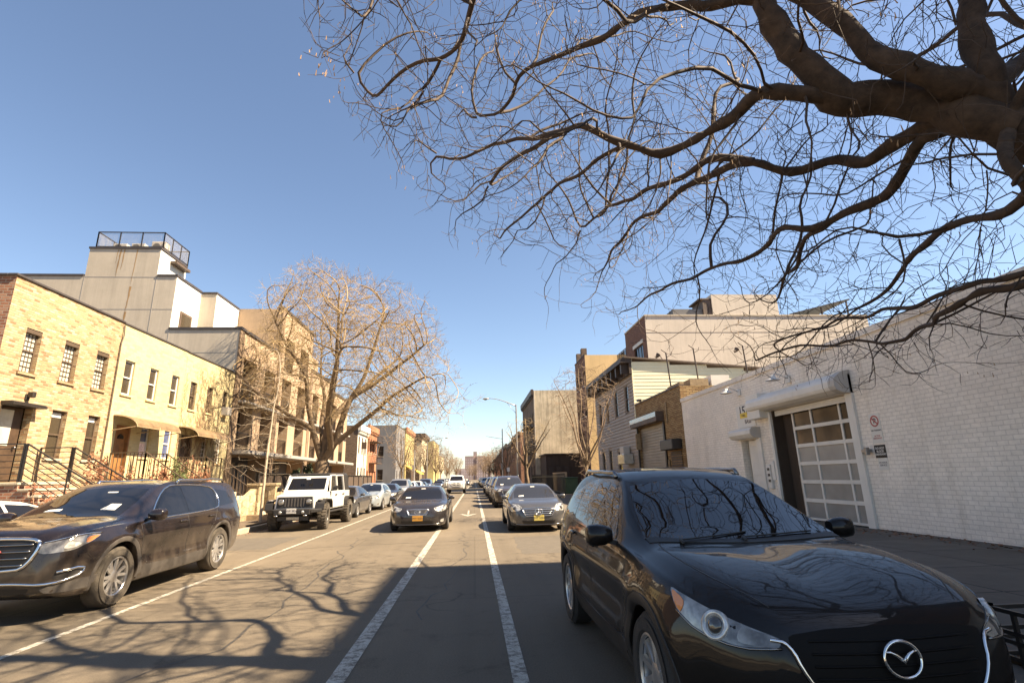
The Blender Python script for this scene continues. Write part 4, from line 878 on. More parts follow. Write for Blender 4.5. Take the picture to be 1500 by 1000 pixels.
# towers at the end of the street, distance haze put into their pale tones
def tower(x0, x1, y, h, label, bulk=True, mat='tower'):
    b = thing('apartment_tower', label, 'tower', ((x0+x1)/2,y,0)); w = x1-x0
    m = MB(); m.box(x0, x0+w*.42, y, y+15, 0, h); m.box(x0+w*.42+.01, x0+w*.58, y+3, y+15, 0, h-.2); m.box(x0+w*.58+.01, x1, y+1, y+16, 0, h); m.build('wall', M[mat], b)
    if bulk: one(lambda q: q.box(x0+w*.42, x0+w*.6, y+4, y+10, h-.2, h+5), 'roof_bulkhead', M[mat], b)
    for k in range(int(h/3)):
        pass
    m = MB()
    for k in range(1, int(h/3)):
        for j in range(9):
            u = x0+w*(j+.5)/9
            if .42 < (j+.5)/9 < .58: continue
            m.box(u-w*.025, u+w*.025, y-.06+(1 if u > x0+w*.58 else 0), y-.01+(1 if u > x0+w*.58 else 0), k*3, k*3+1.5)
    m.build('window_band', M['tower_pale_haze' if mat == 'tower' else 'tower'], b)
tower(-10.5, 12, 600, 26, 'brown brick apartment tower with a rooftop bulkhead at the far end of the street')
tower(13, 21, 640, 27, 'pale apartment tower right of the brown tower at the street end', False, 'tower_pale_haze')
tower(-24, -12, 680, 14, 'low pale apartment block left of the brown tower at the street end', False, 'tower_pale_haze')
# ------------------------------------------------------------------ bare trees
def colonize(nodes, par, attr, step, infl, kill, iters, rng, trop=(0,0,0), wob=.35):
    trop = Vector(trop); act = [Vector(a) for a in attr]
    for it in range(iters):
        kd = kdtree.KDTree(len(nodes))
        for i, p in enumerate(nodes): kd.insert(p, i)
        kd.balance(); g = {}; rest = []
        for a in act:
            co, i, d = kd.find(a)
            if d < kill: continue
            rest.append(a)
            if d < infl: g.setdefault(i, []).append((a-co)/d)
        act = rest
        if not g or not act: break
        n0 = len(nodes)
        for i, ds in g.items():
            v = Vector((0,0,0))
            for d in ds: v += d
            v = v/len(ds) + trop + Vector((rng.uniform(-1,1),rng.uniform(-1,1),rng.uniform(-1,1)))*wob
            if v.length < 1e-3: continue
            p = nodes[i] + v.normalized()*step*rng.uniform(.8,1.15)
            nodes.append(p); par.append(i)
    return nodes, par

def tree_mesh(nodes, par, r0, expo, given, split, root, mats, twigs=None, rng=rnd, rmax=None, pods=None, minsides=3, capg=0., rough=False):
    n = len(nodes); ch = [[] for _ in range(n)]
    for i, p in enumerate(par):
        if p is not None: ch[p].append(i)
    r = [0.]*n
    for i in range(n-1, -1, -1):
        s = sum(r[c]**expo for c in ch[i]); r[i] = max(r0, s**(1/expo))
    for i in range(n):
        if rmax: r[i] = min(r[i], rmax)
        if i in given: r[i] = max(given[i], min(r[i], max(given[i]*1.25, capg)))
    for i in range(n):       # never thicker than the parent
        if par[i] is not None: r[i] = min(r[i], r[par[i]]*.98)
    tm, cm = MB(), MB(); starts = [i for i in range(n) if par[i] is None]; stack = [(None, s) for s in starts]
    while stack:
        p, i = stack.pop(); pts, rad = [], []
        if p is not None: pts.append(nodes[p]); rad.append(min(r[i]*1.05, r[p]))
        while True:
            pts.append(nodes[i]); rad.append(r[i])
            if not ch[i]: break
            cs = sorted(ch[i], key=lambda c: -r[c]); stack.extend((i, c) for c in cs[1:]); i = cs[0]
        rad[-1] *= .5
        # smooth
        if rough:
            rad = [q*(1+.10*rng.gauss(0,1)) if q > .03 else q for q in rad]
        for _ in range(1 if rough else 2):
            pts = [pts[0]] + [(pts[k-1]+pts[k]*2+pts[k+1])/4 for k in range(1, len(pts)-1)] + [pts[-1]]
        # split thick from thin
        k = 0
        while k < len(pts) and rad[k] > split: k += 1
        if k >= 2: tm.tube(pts[:k+1], rad[:k+1], 10 if rad[0] > .1 else 7, False)
        k = max(k-1, 0) if k >= 1 else 0
        if len(pts)-k >= 2: cm.tube(pts[k:], rad[k:], (6 if rad[k] > .03 else 4) if rad[k] > .014 else minsides, False)
    if twigs:
        per, L, rt = twigs
        for i in range(n):
            if ch[i] and rng.random() > .25: continue
            if r[i] > .02: continue
            d = (nodes[i]-nodes[par[i]]).normalized() if par[i] is not None else Vector((0,0,1))
            for _ in range(per):
                v = (d + Vector((rng.uniform(-1,1),rng.uniform(-1,1),rng.uniform(-1,1)))*.9).normalized(); l = L*rng.uniform(.4,1.3); p = nodes[i]; q = p + v*l*.5; v2 = (v+Vector((rng.uniform(-1,1),rng.uniform(-1,1),rng.uniform(-.6,1)))*.3).normalized()
                cm.tube([p, q, q+v2*l*.5], [rt, rt*.85, rt*.5], 3, False)
    tm.build('trunk', mats[0], root, smooth=True, uv=False); cm.build('crown', mats[1], root, smooth=True, uv=False)
    if pods:
        pm = MB(); cnt, L = pods; tips = [i for i in range(n) if not ch[i]]
        for _ in range(cnt):
            c = nodes[rng.choice(tips)]
            for k in range(rng.randint(3,9)):
                p = c + Vector((rng.gauss(0,.09),rng.gauss(0,.09),rng.gauss(-.04,.08))); q = p + Vector((rng.uniform(-.3,.3),rng.uniform(-.3,.3),-1)).normalized()*L*rng.uniform(.5,1.2)
                pm.tube([p, q], [.0035, .006], 3, True)
        pm.build('seed_pods', M['pod'], root, uv=False)
    return r

def resample(pts, step):
    pts = [Vector(p) for p in pts]; out = [pts[0]]
    n = len(pts)
    for k in range(n-1):
        p0, p1, p2, p3 = pts[max(k-1,0)], pts[k], pts[k+1], pts[min(k+2,n-1)]
        m = max(1, int((p2-p1).length/step))
        for j in range(1, m+1):
            t = j/m; t2, t3 = t*t, t*t*t
            out.append(.5*((2*p1)+(-p0+p2)*t+(2*p0-5*p1+4*p2-p3)*t2+(-p0+3*p1-3*p2+p3)*t3))
    return out
def add_limb(nodes, par, given, pts, r0, r1, step, rng, jit=.02):
    L = resample(pts, step)
    if nodes:
        b = min(range(len(nodes)), key=lambda i: (nodes[i]-L[0]).length); D = nodes[b]-L[0]; m_ = len(L)-1; L = [p+D*(1-k/m_)**2 for k, p in enumerate(L)][1:]
    else: b = None
    w = Vector((0,0,0)); dv = Vector((0,0,0))
    for k, p in enumerate(L):
        t = k/max(1, len(L)-1); dv = dv*.55 + Vector((rng.gauss(0,1),rng.gauss(0,1),rng.gauss(0,1)))*jit*1.25; w = w*.86+dv
        nodes.append(p+w*min(1,k/3)); par.append(b); b = len(nodes)-1
        given[b] = r0*(1-t)**.9 + r1*(1-(1-t)**.9)

def big_right_tree():
    rng = random.Random(21)
    root = thing('honey_locust_tree', 'huge bare dark tree leaning over the black car from the right pavement', 'tree', (6.25,3.55,.15))
    nodes, par, given = [], [], {}
    A = lambda pts, a, b, j=.015: add_limb(nodes, par, given, pts, a, b, .11, rng, j)
    A([(6.25,3.55,.1),(6.2,3.57,1.2),(6.1,3.62,2.4),(5.8,3.68,3.4),(5.2,3.74,4.2),(4.82,3.76,4.5)], .46, .33)
    A([(4.82,3.76,4.4),(4.71,3.79,4.9),(4.70,3.76,5.4),(4.80,3.76,6.0),(5.0,3.84,6.9),(5.1,3.84,8.0),(5.0,3.9,9.6)], 0.1260, .05)
    A([(4.82,3.76,4.4),(4.49,3.85,4.6),(4.22,4.02,4.85),(3.68,4.1,5.0),(3.39,4.11,5.3),(3.2,4.14,5.8),(3.02,4.16,6.3),(2.9,4.25,7.0),(2.7,4.3,8.2)], 0.1554, .05)
    A([(3.68,4.1,5.0),(3.27,4.09,5.1),(2.93,4.31,5.25),(2.83,4.84,5.35),(2.68,5.42,5.45),(2.46,5.75,5.5),(2.12,5.77,5.7),(1.68,5.8,5.9),(1.4,5.95,6.0),(1.03,6.29,6.1),(.64,6.9,6.2),(.08,7.9,6.2)], 0.0655, .006)
    A([(1.4,5.95,6.0),(.87,6.58,6.3),(.29,7.08,6.5),(-.43,7.62,6.7),(-.97,7.34,6.9)], 0.0294, .004)
    A([(2.12,5.77,5.7),(1.77,6.18,5.8),(1.39,6.74,5.8),(1.07,7.52,5.75),(.68,8.28,5.7)], 0.0252, .004)
    A([(4.49,3.85,4.6),(4.47,4.32,4.8),(4.41,4.98,5.0),(4.08,5.46,5.2),(3.6,5.66,5.4),(3.45,6.28,5.6),(3.26,7.27,5.8),(3.0,8.2,5.9),(2.75,9.0,5.9),(2.6,9.9,5.7)], 0.0655, .006)
    A([(3.6,5.66,5.4),(3.26,6.06,5.7),(3.0,6.84,5.9),(2.58,7.93,6.2),(2.27,8.9,6.3),(2.05,9.6,6.2)], 0.0420, .005)
    A([(4.44,3.78,4.4),(4.38,4.02,4.45),(4.48,4.45,4.5),(4.65,4.95,4.5),(4.69,5.58,4.6),(4.43,6.44,4.8),(4.5,7.4,4.9),(4.3,8.4,5.0),(3.8,9.5,5.1),(3.3,10.4,5.1)], 0.0554, .006)
    A([(4.69,5.58,4.6),(4.84,6.62,4.7),(5.2,7.9,4.7),(5.6,9.0,4.6)], 0.0336, .005)
    A([(4.71,3.79,4.9),(4.13,3.77,5.1),(3.82,3.87,5.5),(3.65,3.99,5.9),(3.51,4.11,6.4),(3.3,4.2,7.4),(3.2,4.0,8.6)], 0.1260, .05)
    A([(3.02,4.16,6.3),(2.4,4.35,6.9),(1.65,4.55,7.4),(.74,4.93,7.6),(.11,5.29,7.5),(-.07,5.63,7.3),(-.36,6.19,7.2),(-.98,6.51,7.2),(-1.53,6.94,7.2),(-2.0,6.6,7.5)], 0.0588, .005)
    A([(-.36,6.19,7.2),(-.84,6.67,7.0),(-1.39,6.91,7.0)], 0.0185, .004)
    A([(.11,5.29,7.5),(-.7,5.3,7.8),(-1.6,5.5,7.9),(-2.2,5.3,8.3)], 0.0252, .004)
    A([(3.02,4.16,6.3),(2.58,4.32,6.5),(2.29,4.62,6.7),(2.02,5.01,6.8),(1.68,5.34,6.9),(1.26,5.66,7.0),(.75,6.13,7.1),(.56,6.88,7.1),(.08,7.18,7.2)], 0.0462, .005)
    A([(4.82,3.76,4.4),(4.45,3.55,4.0),(4.42,3.55,3.8),(4.6,3.65,3.72),(4.62,3.9,3.7),(4.72,4.3,3.8),(5.0,4.97,3.85),(5.5,6.0,3.9),(5.8,7.2,3.8)], 0.0462, .006)
    A([(5.8,3.68,3.4),(5.5,4.1,3.4),(5.6,4.81,3.3),(6.0,5.9,3.3),(6.3,7.0,3.35),(6.2,7.9,3.5),(5.7,8.66,3.6),(5.4,9.5,3.55)], 0.0378, .005)
    A([(5.5,4.1,3.4),(5.35,4.6,3.5),(5.46,5.66,3.7),(5.71,6.91,3.8),(5.69,8.0,3.9),(5.7,9.2,3.95)], 0.0277, .005)
    A([(4.71,3.79,4.9),(5.5,4.06,5.4),(6.58,4.38,6.2),(7.2,4.9,7.2)], 0.1008, .03)
    A([(4.8,3.76,4.5),(4.6,3.0,5.4),(4.2,1.9,6.3),(3.6,.4,7.0),(3.0,-1.0,7.6)], 0.0756, .02)
    A([(4.6,3.0,5.4),(3.6,2.4,6.3),(2.3,1.9,7.2),(.9,1.6,8.0)], 0.0504, .015)
    A([(4.9,3.7,4.6),(5.6,2.6,5.4),(6.2,1.2,6.4),(6.5,-.4,7.4)], 0.0756, .02)
    A([(3.0,4.2,7.0),(2.1,4.3,8.0),(1.0,4.4,8.7),(-.4,4.8,9.2)], 0.0504, .015)
    # points the twigs grow towards
    attr = []; limbs = [i for i in given if given[i] < .09]
    for _ in range(7500):
        c = nodes[rng.choice(limbs)]; d = Vector((rng.gauss(0,1),rng.gauss(0,1),rng.gauss(.02,.85)))
        attr.append(c + d*.72)
    while len(attr) < 14500:
        p = Vector((rng.uniform(-1,1),rng.uniform(-1,1),rng.uniform(-1,1)))
        if p.length > 1 or p.length < .35: continue
        q = Vector((2.9+p.x*5.3, 4.3+p.y*5.6, 7.3+p.z*3.6))
        if q.y > 5.5 and q.z < 5.2: continue
        if q.y < 3.0 and q.z < 6: continue
        attr.append(q)
    def ok(q):
        if q.z < 2.7: return False
        dist = math.hypot(q.x, q.y); el = math.atan2(q.z-1.53, dist); az = math.degrees(math.atan2(q.x, q.y)); e = math.degrees(el)
        # lower outline of the crown, seen from the street
        lim = np.interp(az, [-30,-20,-14,-8,-2,4,9,14,20,28,34,40,48,60], [60,40,35,30,25,20,13,12.5,12,9,8,6,7,8])
        return e > lim or q.y < 0
    attr = [a for a in attr if ok(a)]
    coarse = rng.sample(attr, 1000)
    colonize(nodes, par, coarse, .24, 1.9, .42, 40, rng, (0,0,0), .34)
    colonize(nodes, par, attr, .125, .75, .2, 30, rng, (0,0,-.03), .13)
    tree_mesh(nodes, par, .0042, 1.85, given, .045, root, (M['bark_dark'], M['twig_dark']), (1, .26, .0042), rng, .3, pods=(300, .05), capg=.03, rough=True)
big_right_tree()

def big_left_tree():
    rng = random.Random(5); bx, by = -8.3, 30.0
    root = thing('spreading_tree', 'big bare spreading tree with a thick forked trunk behind the white off-road car', 'tree', (bx,by,.15))
    nodes, par, given = [], [], {}
    A = lambda pts, a, b: add_limb(nodes, par, given, [(bx+p[0], by+p[1], p[2]) for p in pts], a, b, .25, rng, .016)
    A([(0,0,.1),(0,0,.8),(-.02,0,1.7),(0,.05,2.6)], .47, .38)
    A([(0,.05,2.5),(-.5,0,3.6),(-.95,-.2,5.2),(-1.3,-.6,7.2),(-2.2,-1,9),(-3,-1.2,10.6)], .18, .03)
    A([(0,.05,2.6),(-.05,.3,4.2),(.1,.5,6),(.3,.6,8.2),(.3,.5,10.4),(.1,.2,12.2)], .20, .03)
    A([(0,.05,2.6),(.55,-.1,3.6),(.75,0,4.8),(1.2,.1,6.2),(2.0,.2,8),(2.6,.3,10),(2.9,.2,11.6)], .16, .03)
    A([(.55,-.1,3.6),(1.5,-.2,4.4),(2.8,-.5,5.3),(4.2,-.7,6.4),(5.5,-1,7.2),(6.6,-1,7.4)], .125, .02)
    A([(0,.05,2.4),(-.3,.9,4),(-.8,2.2,6.2),(-1.4,3.2,8.2),(-1.6,3.8,10)], .14, .03)
    A([(.1,.3,4.6),(1,1.6,6.4),(2.2,2.8,8),(3.4,3.4,9.4)], .18, .04)
    A([(.3,-.2,3.4),(.5,-1.6,5),(1.1,-3,6.8),(1.6,-3.8,8.6)], .17, .03)
    A([(-.7,-.1,4.4),(-2,-.8,5.4),(-3.3,-1.6,6.4),(-4.4,-2.1,7.6)], .15, .03)
    A([(1.2,.1,6.2),(2.8,0,7.2),(4.4,-.2,8.4),(5.6,-.2,9.4)], .12, .03)
    attr = []
    while len(attr) < 10500:
        p = Vector((rng.uniform(-1,1),rng.uniform(-1,1),rng.uniform(-1,1))); L = p.length
        if L < .3 or rng.random() > L**1.2: continue
        u = p/max(L,1e-3); lim = 1 + .13*math.sin(u.x*4.1+u.z*2.3+1)+.10*math.sin(u.y*5.3-u.z*3.7)+.08*math.sin(u.x*9+u.y*7+u.z*8)
        if L > lim*.92: continue
        q = Vector((bx+1.2+p.x*6.8, by+p.y*5.2, 8.4+p.z*5.2))
        if q.z < 4.6+max(0,(bx+1-q.x))*.15: continue
        attr.append(q)
    for _ in range(600): attr.append(Vector((bx+4.5+rng.gauss(0,1.3), by-.7+rng.gauss(0,1.3), 5.6+rng.gauss(0,.6))))
    colonize(nodes, par, rng.sample(attr, 1500), .26, 3.2, .6, 50, rng, (0,0,.22), .14)
    colonize(nodes, par, attr, .2, 1.5, .25, 40, rng, (0,0,.12), .2)
    tree_mesh(nodes, par, .008, 2.1, given, .035, root, (M['bark_mid'], M['twig_tan']), (3, .55, .0075), rng, .30)
big_left_tree()

def small_tree(name, label, x, y, h, fork, rad, seed, mats, n=420, r0=.006, tr=.07, vase=0., group=None, twigs=(1,.25,.005), droop=0., step=.15, zc=.62, top=None):
    rng = random.Random(seed); root = thing(name, label, 'tree', (x,y,.15), group)
    nodes, par, given = [], [], {}
    top = top or (rng.uniform(-.2,.2), rng.uniform(-.2,.2))
    add_limb(nodes, par, given, [(x,y,.1),(x+.03,y,fork*.5),(x+top[0]*.3,y+top[1]*.3,fork),(x+top[0]*.7,y+top[1]*.7,h*.7),(x+top[0],y+top[1],h*.97)], tr, .010, .16, rng, .015)
    attr = []
    if vase:
        for k in range(7):
            a = k*.9+rng.random()*.5; rr = rad*rng.uniform(.45,.95); hh = h*rng.uniform(.72,1.0)
            add_limb(nodes, par, given, [(x,y,fork*rng.uniform(.85,1.1)),(x+rr*.4*math.cos(a),y+rr*.4*math.sin(a),fork+(hh-fork)*.4),(x+rr*math.cos(a),y+rr*math.sin(a),hh)], tr*.5, .008, .16, rng, .015)
    while len(attr) < n:
        p = Vector((rng.uniform(-1,1),rng.uniform(-1,1),rng.uniform(-1,1)))
        if p.length > 1: continue
        q = Vector((x+p.x*rad, y+p.y*rad, h*zc+p.z*(h*(1-zc))))
        if vase and math.hypot(p.x,p.y) > .25+.75*max(0,(q.z-fork)/(h-fork))**vase: continue
        if q.z < fork*.8: continue
        attr.append(q)
    colonize(nodes, par, attr, step, rad*.75, step*1.7, 45, rng, (0,0,.05 if not droop else -droop), .25)
    tree_mesh(nodes, par, r0, 2.3, given, .03, root, mats, twigs, rng, tr*.6)
    return root
small_tree('young_tree', 'slim pale barked bare tree on the pavement in front of the townhouses', -7.68, 20.15, 6.7, 2.3, 2.0, 11, (M['bark_pale'], M['bark_pale']), 230, .005, .06, droop=.1, zc=.58, twigs=(1,.3,.005), step=.17)
small_tree('street_tree', 'upright bare tree with many twigs in front of the clapboard house', 4.3, 20.0, 5.9, 1.8, 1.7, 12, (M['bark_mid'], M['twig_far']), 1500, .005, .075, vase=.7, twigs=(2,.35,.005), step=.13)
small_tree('street_tree', 'knotty bare tree beside the lamp post on the right pavement', 4.2, 42.5, 6.4, 2.2, 2.4, 13, (M['bark_mid'], M['twig_tan']), 700, .009, .17, vase=.6, twigs=(1,.4,.007), step=.2)
far = small_tree('street_tree', 'thin bare tree on the left pavement in front of the orange brick house', -8.2, 61, 7.2, 2.4, 2.4, 14, (M['bark_mid'], M['twig_far']), 700, .013, .10, vase=.6, twigs=(2,.5,.014), step=.22)
far2 = small_tree('street_tree', 'wide bare tree on the left pavement by the yellow awning', -8.3, 92, 9.5, 2.8, 3.6, 15, (M['bark_mid'], M['twig_far']), 900, .020, .15, vase=.6, twigs=(2,.7,.02), step=.3)
FAR_LABELS = [((far,-8.4,76,.9),'thin bare tree at the near corner of the side street on the left'),((far2,-8.2,112,.95),'bare tree in front of the cream corner building'),((far2,-8.5,136,1.05),'bare tree between the cream corner building and the lemon yellow house'),((far2,-8.2,165,1.0),'bare tree in front of the lemon yellow far house'),
  ((far,4.3,70,.85),'bare tree in front of the concrete building'),((far2,4.4,88,.7),'bare tree before the first red brick row house'),((far,4.3,104,1.0),'bare tree before the second red brick row house'),((far2,4.4,124,.85),'bare tree before the long low red brick building'),((far2,4.6,158,.9),'bare tree before the farthest red brick building')]
for k, ((src, x, y, s), lab) in enumerate(FAR_LABELS):
    copy_thing(src, (x,y,.15), k*1.3, lab, s)
for k in range(26):
    x = -42+k*3.1+rnd.uniform(-1,1); y = 250+rnd.uniform(0,190)
    if -6.5 < x < 2.5: y = 470+rnd.uniform(0,80)
    copy_thing(far2, (x,y,.0), k*.9, 'one of the hazy bare trees massed at the far end of the street', 1.15+rnd.random()*.6)['group'] = 'bare trees at the far end of the street'

# ------------------------------------------------------------------ shrubs, vines
def shrub(name, label, x, y, z, rx, ry, rz, mat, seed, n=420, leaf=.055, group=None):
    rng = random.Random(seed); root = thing(name, label, 'shrub', (x,y,z), group); m = MB(); s = MB()
    cl = [(rng.uniform(-.7,.7)*rx, rng.uniform(-.7,.7)*ry, rng.uniform(.25,.9)*rz, rng.uniform(.25,.5)) for _ in range(9)]
    for cx, cy, cz, cr in cl: s.tube([(x+cx*.2,y+cy*.2,z),(x+cx*.6,y+cy*.6,z+cz*.6),(x+cx,y+cy,z+cz)], [.014,.01,.004], 4, False)
    for _ in range(n):
        cx, cy, cz, cr = rng.choice(cl); d = Vector((rng.gauss(0,1),rng.gauss(0,1),rng.gauss(0,1))).normalized()*cr*rng.random()**.5
        c = Vector((x+cx+d.x*rx, y+cy+d.y*ry, max(z+.03, z+cz+d.z*rz*.8))); a = Vector((rng.uniform(-1,1),rng.uniform(-1,1),rng.uniform(-1,1))).normalized(); b = a.orthogonal().normalized()*leaf*.4; a = a*leaf*rng.uniform(.6,1.3)
        m.quad(c-a, c+b, c+a, c-b)
    s.build('stems', M['vine'], root, uv=False); m.build('foliage', mat, root, uv=False)
shrub('hydrangea_shrub', 'rust brown dried shrub beside the bright wooden door stoop', -11.2, 16.95, .3, .4, .4, 2.1, M['leaf_rust'], 1, 800)
shrub('hydrangea_shrub', 'small rust brown dried shrub under the blue curtained windows', -11.2, 17.95, .3, .35, .35, 1.8, M['leaf_rust'], 6, 600)
shrub('hydrangea_shrub', 'widest rust brown dried shrub between the two yellow house stoops', -11.1, 19.6, .3, .5, .55, 2.1, M['leaf_rust'], 2, 1200)
shrub('green_shrub', 'small yellow green shrub between two rust brown shrubs', -11.0, 20.8, .3, .35, .35, 2.0, M['leaf_green'], 3, 700)
shrub('hydrangea_shrub', 'rust brown dried shrub right of the yellow green one, below the vines', -10.9, 21.9, .3, .45, .55, 2.0, M['leaf_rust'], 4, 1100)
shrub('dry_shrub', 'sparse shrub with few leaves at the foot of the steel stoop railing', -10.6, 14.2, .2, .5, .5, 1.6, M['leaf_rust'], 8, 160)
shrub('evergreen_shrub', 'spiky evergreen shrub at the foot of the big forked tree', -9.9, 31.6, .2, .8, 1.2, 2.3, M['leaf_ever'], 7, 1200, .14)
def vines():
    rng = random.Random(31); m = MB()
    for y in (24.0,24.2,24.9,25.4,25.9,26.7,27.0,27.4,25.2,26.2):
        p = [FX+.02, y+rng.uniform(-.2,.2), rng.uniform(.3,3.6)]; n = rng.randint(14,30)
        stack = [(p, n, .016)]
        while stack:
            q, k, r = stack.pop(); pts = [tuple(q)]
            for _ in range(k):
                q = [FX+.012+rng.random()*.03, min(28.6,max(23.98,q[1]+rng.gauss(0,.12))), q[2]+rng.uniform(.02,.24)]
                if q[2] > 7.1: break
                pts.append(tuple(q))
                if rng.random() < .22 and r > .007 and k > 4: stack.append((list(q), k//2, r*.65))
            if len(pts) > 2: m.tube(pts, [r*(1-.6*i/len(pts)) for i in range(len(pts))], 4, False)
    for _ in range(260):
        y, z = rng.gauss(26,1.1), rng.uniform(3.4,6.9); 
        if 23.98 < y < 28.6: m.tube([(FX+.015,y,z),(FX+.03,y+rng.uniform(-.2,.2),z+rng.uniform(-.1,.2))], .005, 3, False)
    tag(m.build('climbing_vine', M['vine'], uv=False), 'leafless vines climbing over the front of the yellow house', 'vine')
vines()

# ------------------------------------------------------------------ yard walls, fences, street furniture
def yard_wall():
    w = thing('garden_wall', 'low tan stone garden wall with a swooping top and capped pillars beside the pale young tree', 'wall', (-9.35,22,.15))
    m = MB(); x0, x1 = -9.5, -9.25
    n = 16; ya, yb = 18.9, 23.6
    for k in range(n):
        a, b = ya+(yb-ya)*k/n, ya+(yb-ya)*(k+1)/n; z = lambda t: .15+.62+.55*max(0,(t-.45)/.55)**2.2+.12*max(0,(.3-t)/.3)
        za, zb = z(k/n), z((k+1)/n)
        m.hexa([(x0,a,.15),(x1,a,.15),(x1,b,.15),(x0,b,.15),(x0,a,za),(x1,a,za),(x1,b,zb),(x0,b,zb)])
    for k in range(6):
        a = 26.1+k*.6; z = .15+1.1-.06*k; m.box(x0, x1, a, a+.598, .15, z)
    m.build('wall', M['stone'], w)
    m = MB()
    for y in (18.5, 23.85, 25.75, 29.4): m.box(x0-.12, x1+.1, y-.24, y+.24, .15, 1.42); m.box(x0-.17, x1+.15, y-.29, y+.29, 1.422, 1.53)
    m.build('pillar', M['stone'], w, bevel=.015)
    m = MB(); r = random.Random(9)
    for k in range(16): m.lathe([(0,-.1),(.16,-.06),(.2,.03),(.12,.12),(0,.14)], 7, Matrix.Translation((-9.9-r.random()*.8, 19.8+k*.24, .35+r.random()*.35)) @ Matrix.Rotation(r.random()*3,4,'X') @ Matrix.Scale(.7+r.random()*.8,4))
    o = m.build('rock_pile', M['rock_tan']); tag(o, 'heap of brown stones behind the swooping garden wall', 'rocks'); o['kind'] = 'stuff'
    f = thing('iron_fence', 'black solid panel fence along the townhouse front yards', 'fence', (-10.2,40,.15))
    m = MB(); m.box(-10.25,-10.2,26.0,54.3,.2,1.95); m.build('panel', M['dark_wall'], f)
    m = MB()
    for k in range(15): m.box(-10.3,-10.15,26.0+k*2,26.1+k*2,.15,2.0)
    m.build('post', M['black_metal'], f)
    m = MB(); m.box(-10.26,-10.14,26.0,54.3,1.953,2.02); m.build('rail', M['black_metal'], f)
    t = thing('tree_pit_edging', 'timber edging around the tree pit at the kerb by the pale young tree', 'edging', (-7.6,19.6,.15))
    one(lambda q: (q.box(-8.6,-7.47,17.6,17.7,.12,.4), q.box(-8.6,-8.5,17.702,21,.12,.4), q.box(-8.6,-7.47,21.0,21.1,.12,.4)), 'boards', M['wood_raw'], t, bevel=.01)
    one(lambda q: q.box(-8.49,-7.48,17.71,20.99,.15,.2), 'soil', M['soil'], t)
    o = one(lambda q: (q.tube([(-8.0,18.6,.15),(-8.0,18.6,.5)], .04, 8)), 'marker_stake', M['black_metal'], None); tag(o, 'short black stake in the timber edged tree pit', 'stake')
yard_wall()
def right_fence():
    f = thing('iron_fence', 'black iron picket fence and gate in front of the dark shed on the right', 'fence', (7,52,.15)); m = MB()
    for k in range(90): y = 40.6+k*.26; m.box(6.9,6.925,y,y+.025,.15,1.75)
    m.build('pickets', M['black_metal'], f); one(lambda q: (q.box(6.88,6.945,40.5,64,1.5,1.55), q.box(6.88,6.945,40.5,64,.3,.35)), 'rail', M['black_metal'], f)
    o = one(lambda q: (q.box(7.3,8.3,42.6,44.6,.15,1.35), q.box(7.25,8.35,42.55,44.65,1.353,1.45)), 'dumpster', M['green_box'], None, bevel=.04); tag(o, 'dark green lidded bin behind the black iron picket fence', 'bin')
    b = one(lambda q: [q.box(8.0,8.06,46+k*.3,46.26+k*.3,.15,1.9) for k in range(28)], 'board_fence', M['wood_raw'], None); tag(b, 'weathered board fence behind the iron pickets', 'fence')
right_fence()
def tree_guard():
    t = thing('tree_guard', 'low black steel tree guard round the big tree beside the black car', 'tree guard', (5.4,3.2,.15))
    x0, x1, y0, y1 = 3.85, 7.0, 2.4, 4.0
    for a, b in (((x0,y0),(x0,y1)), ((x0,y1),(x1,y1)), ((x1,y1),(x1,y0))):
        m = MB(); a3, b3 = Vector((*a,.15)), Vector((*b,.15)); up = Vector((0,0,1)); n = 9
        for z in (.05,.16,.22,.36): m.bar(a3+up*z, b3+up*z, .028, .028)
        for k in range(n+1): p = a3.lerp(b3, k/n); m.bar(p, p+up*(.39 if k in (0,n) else .36), .04 if k in (0,n) else .026, None, up=(0,1,0))
        m.build('guard_panel', M['black_metal'], t)
    o = one(lambda q: q.box(x0+.03,x1-.03,y0,y1-.03,.15,.18), 'tree_pit', M['soil'], None); o['kind'] = 'structure'
tree_guard()
def street_lamp(x, y, h, arm, label, s=1):
    t = thing('street_lamp', label, 'street lamp', (x,y,.15)); m = MB()
    m.lathe([(.16,0),(.16,.35),(.10,.45),(.085,1.2),(.06,h-.4),(.05,h)], 12, Matrix.Translation((x,y,.15))); m.build('pole', M['grey_metal'], t, smooth=True, autosmooth=40)
    a = MB(); L = [(x+s*arm*k/8, y, .15+h-.15+.75*math.sin(k/8*math.pi/2)) for k in range(9)]; a.tube(L, [.045-.02*k/8 for k in range(9)], 8); a.tube([(x,y,h-.7),(x+s*arm*.35,y,h+.42)], .018, 6); a.build('arm', M['grey_metal'], t, smooth=True)
    e = L[-1]; c = MB(); c.lathe([(0,.06),(.1,.05),(.15,0),(.13,-.06),(.06,-.09),(0,-.09)], 12, Matrix.Translation((e[0]+s*.2,e[1],e[2]-.02)) @ Matrix.Diagonal((2.1,1,1,1))); hd = c.build('lamp_head', M['grey_metal'], t, smooth=True)
    one(lambda q: q.lathe([(.1,-.085),(.07,-.13),(0,-.15)], 10, Matrix.Translation((e[0]+s*.25,e[1],e[2]-.02)) @ Matrix.Diagonal((1.6,1,1,1))), 'lens', M['lamp_clear'], hd)
street_lamp(3.9, 48, 7.95, 2.6, 'grey street lamp on the right pavement with its long arm over the road', -1)
street_lamp(-7.9, 90, 7.6, 3.0, 'grey street lamp far down the left pavement by the yellow awning', 1)
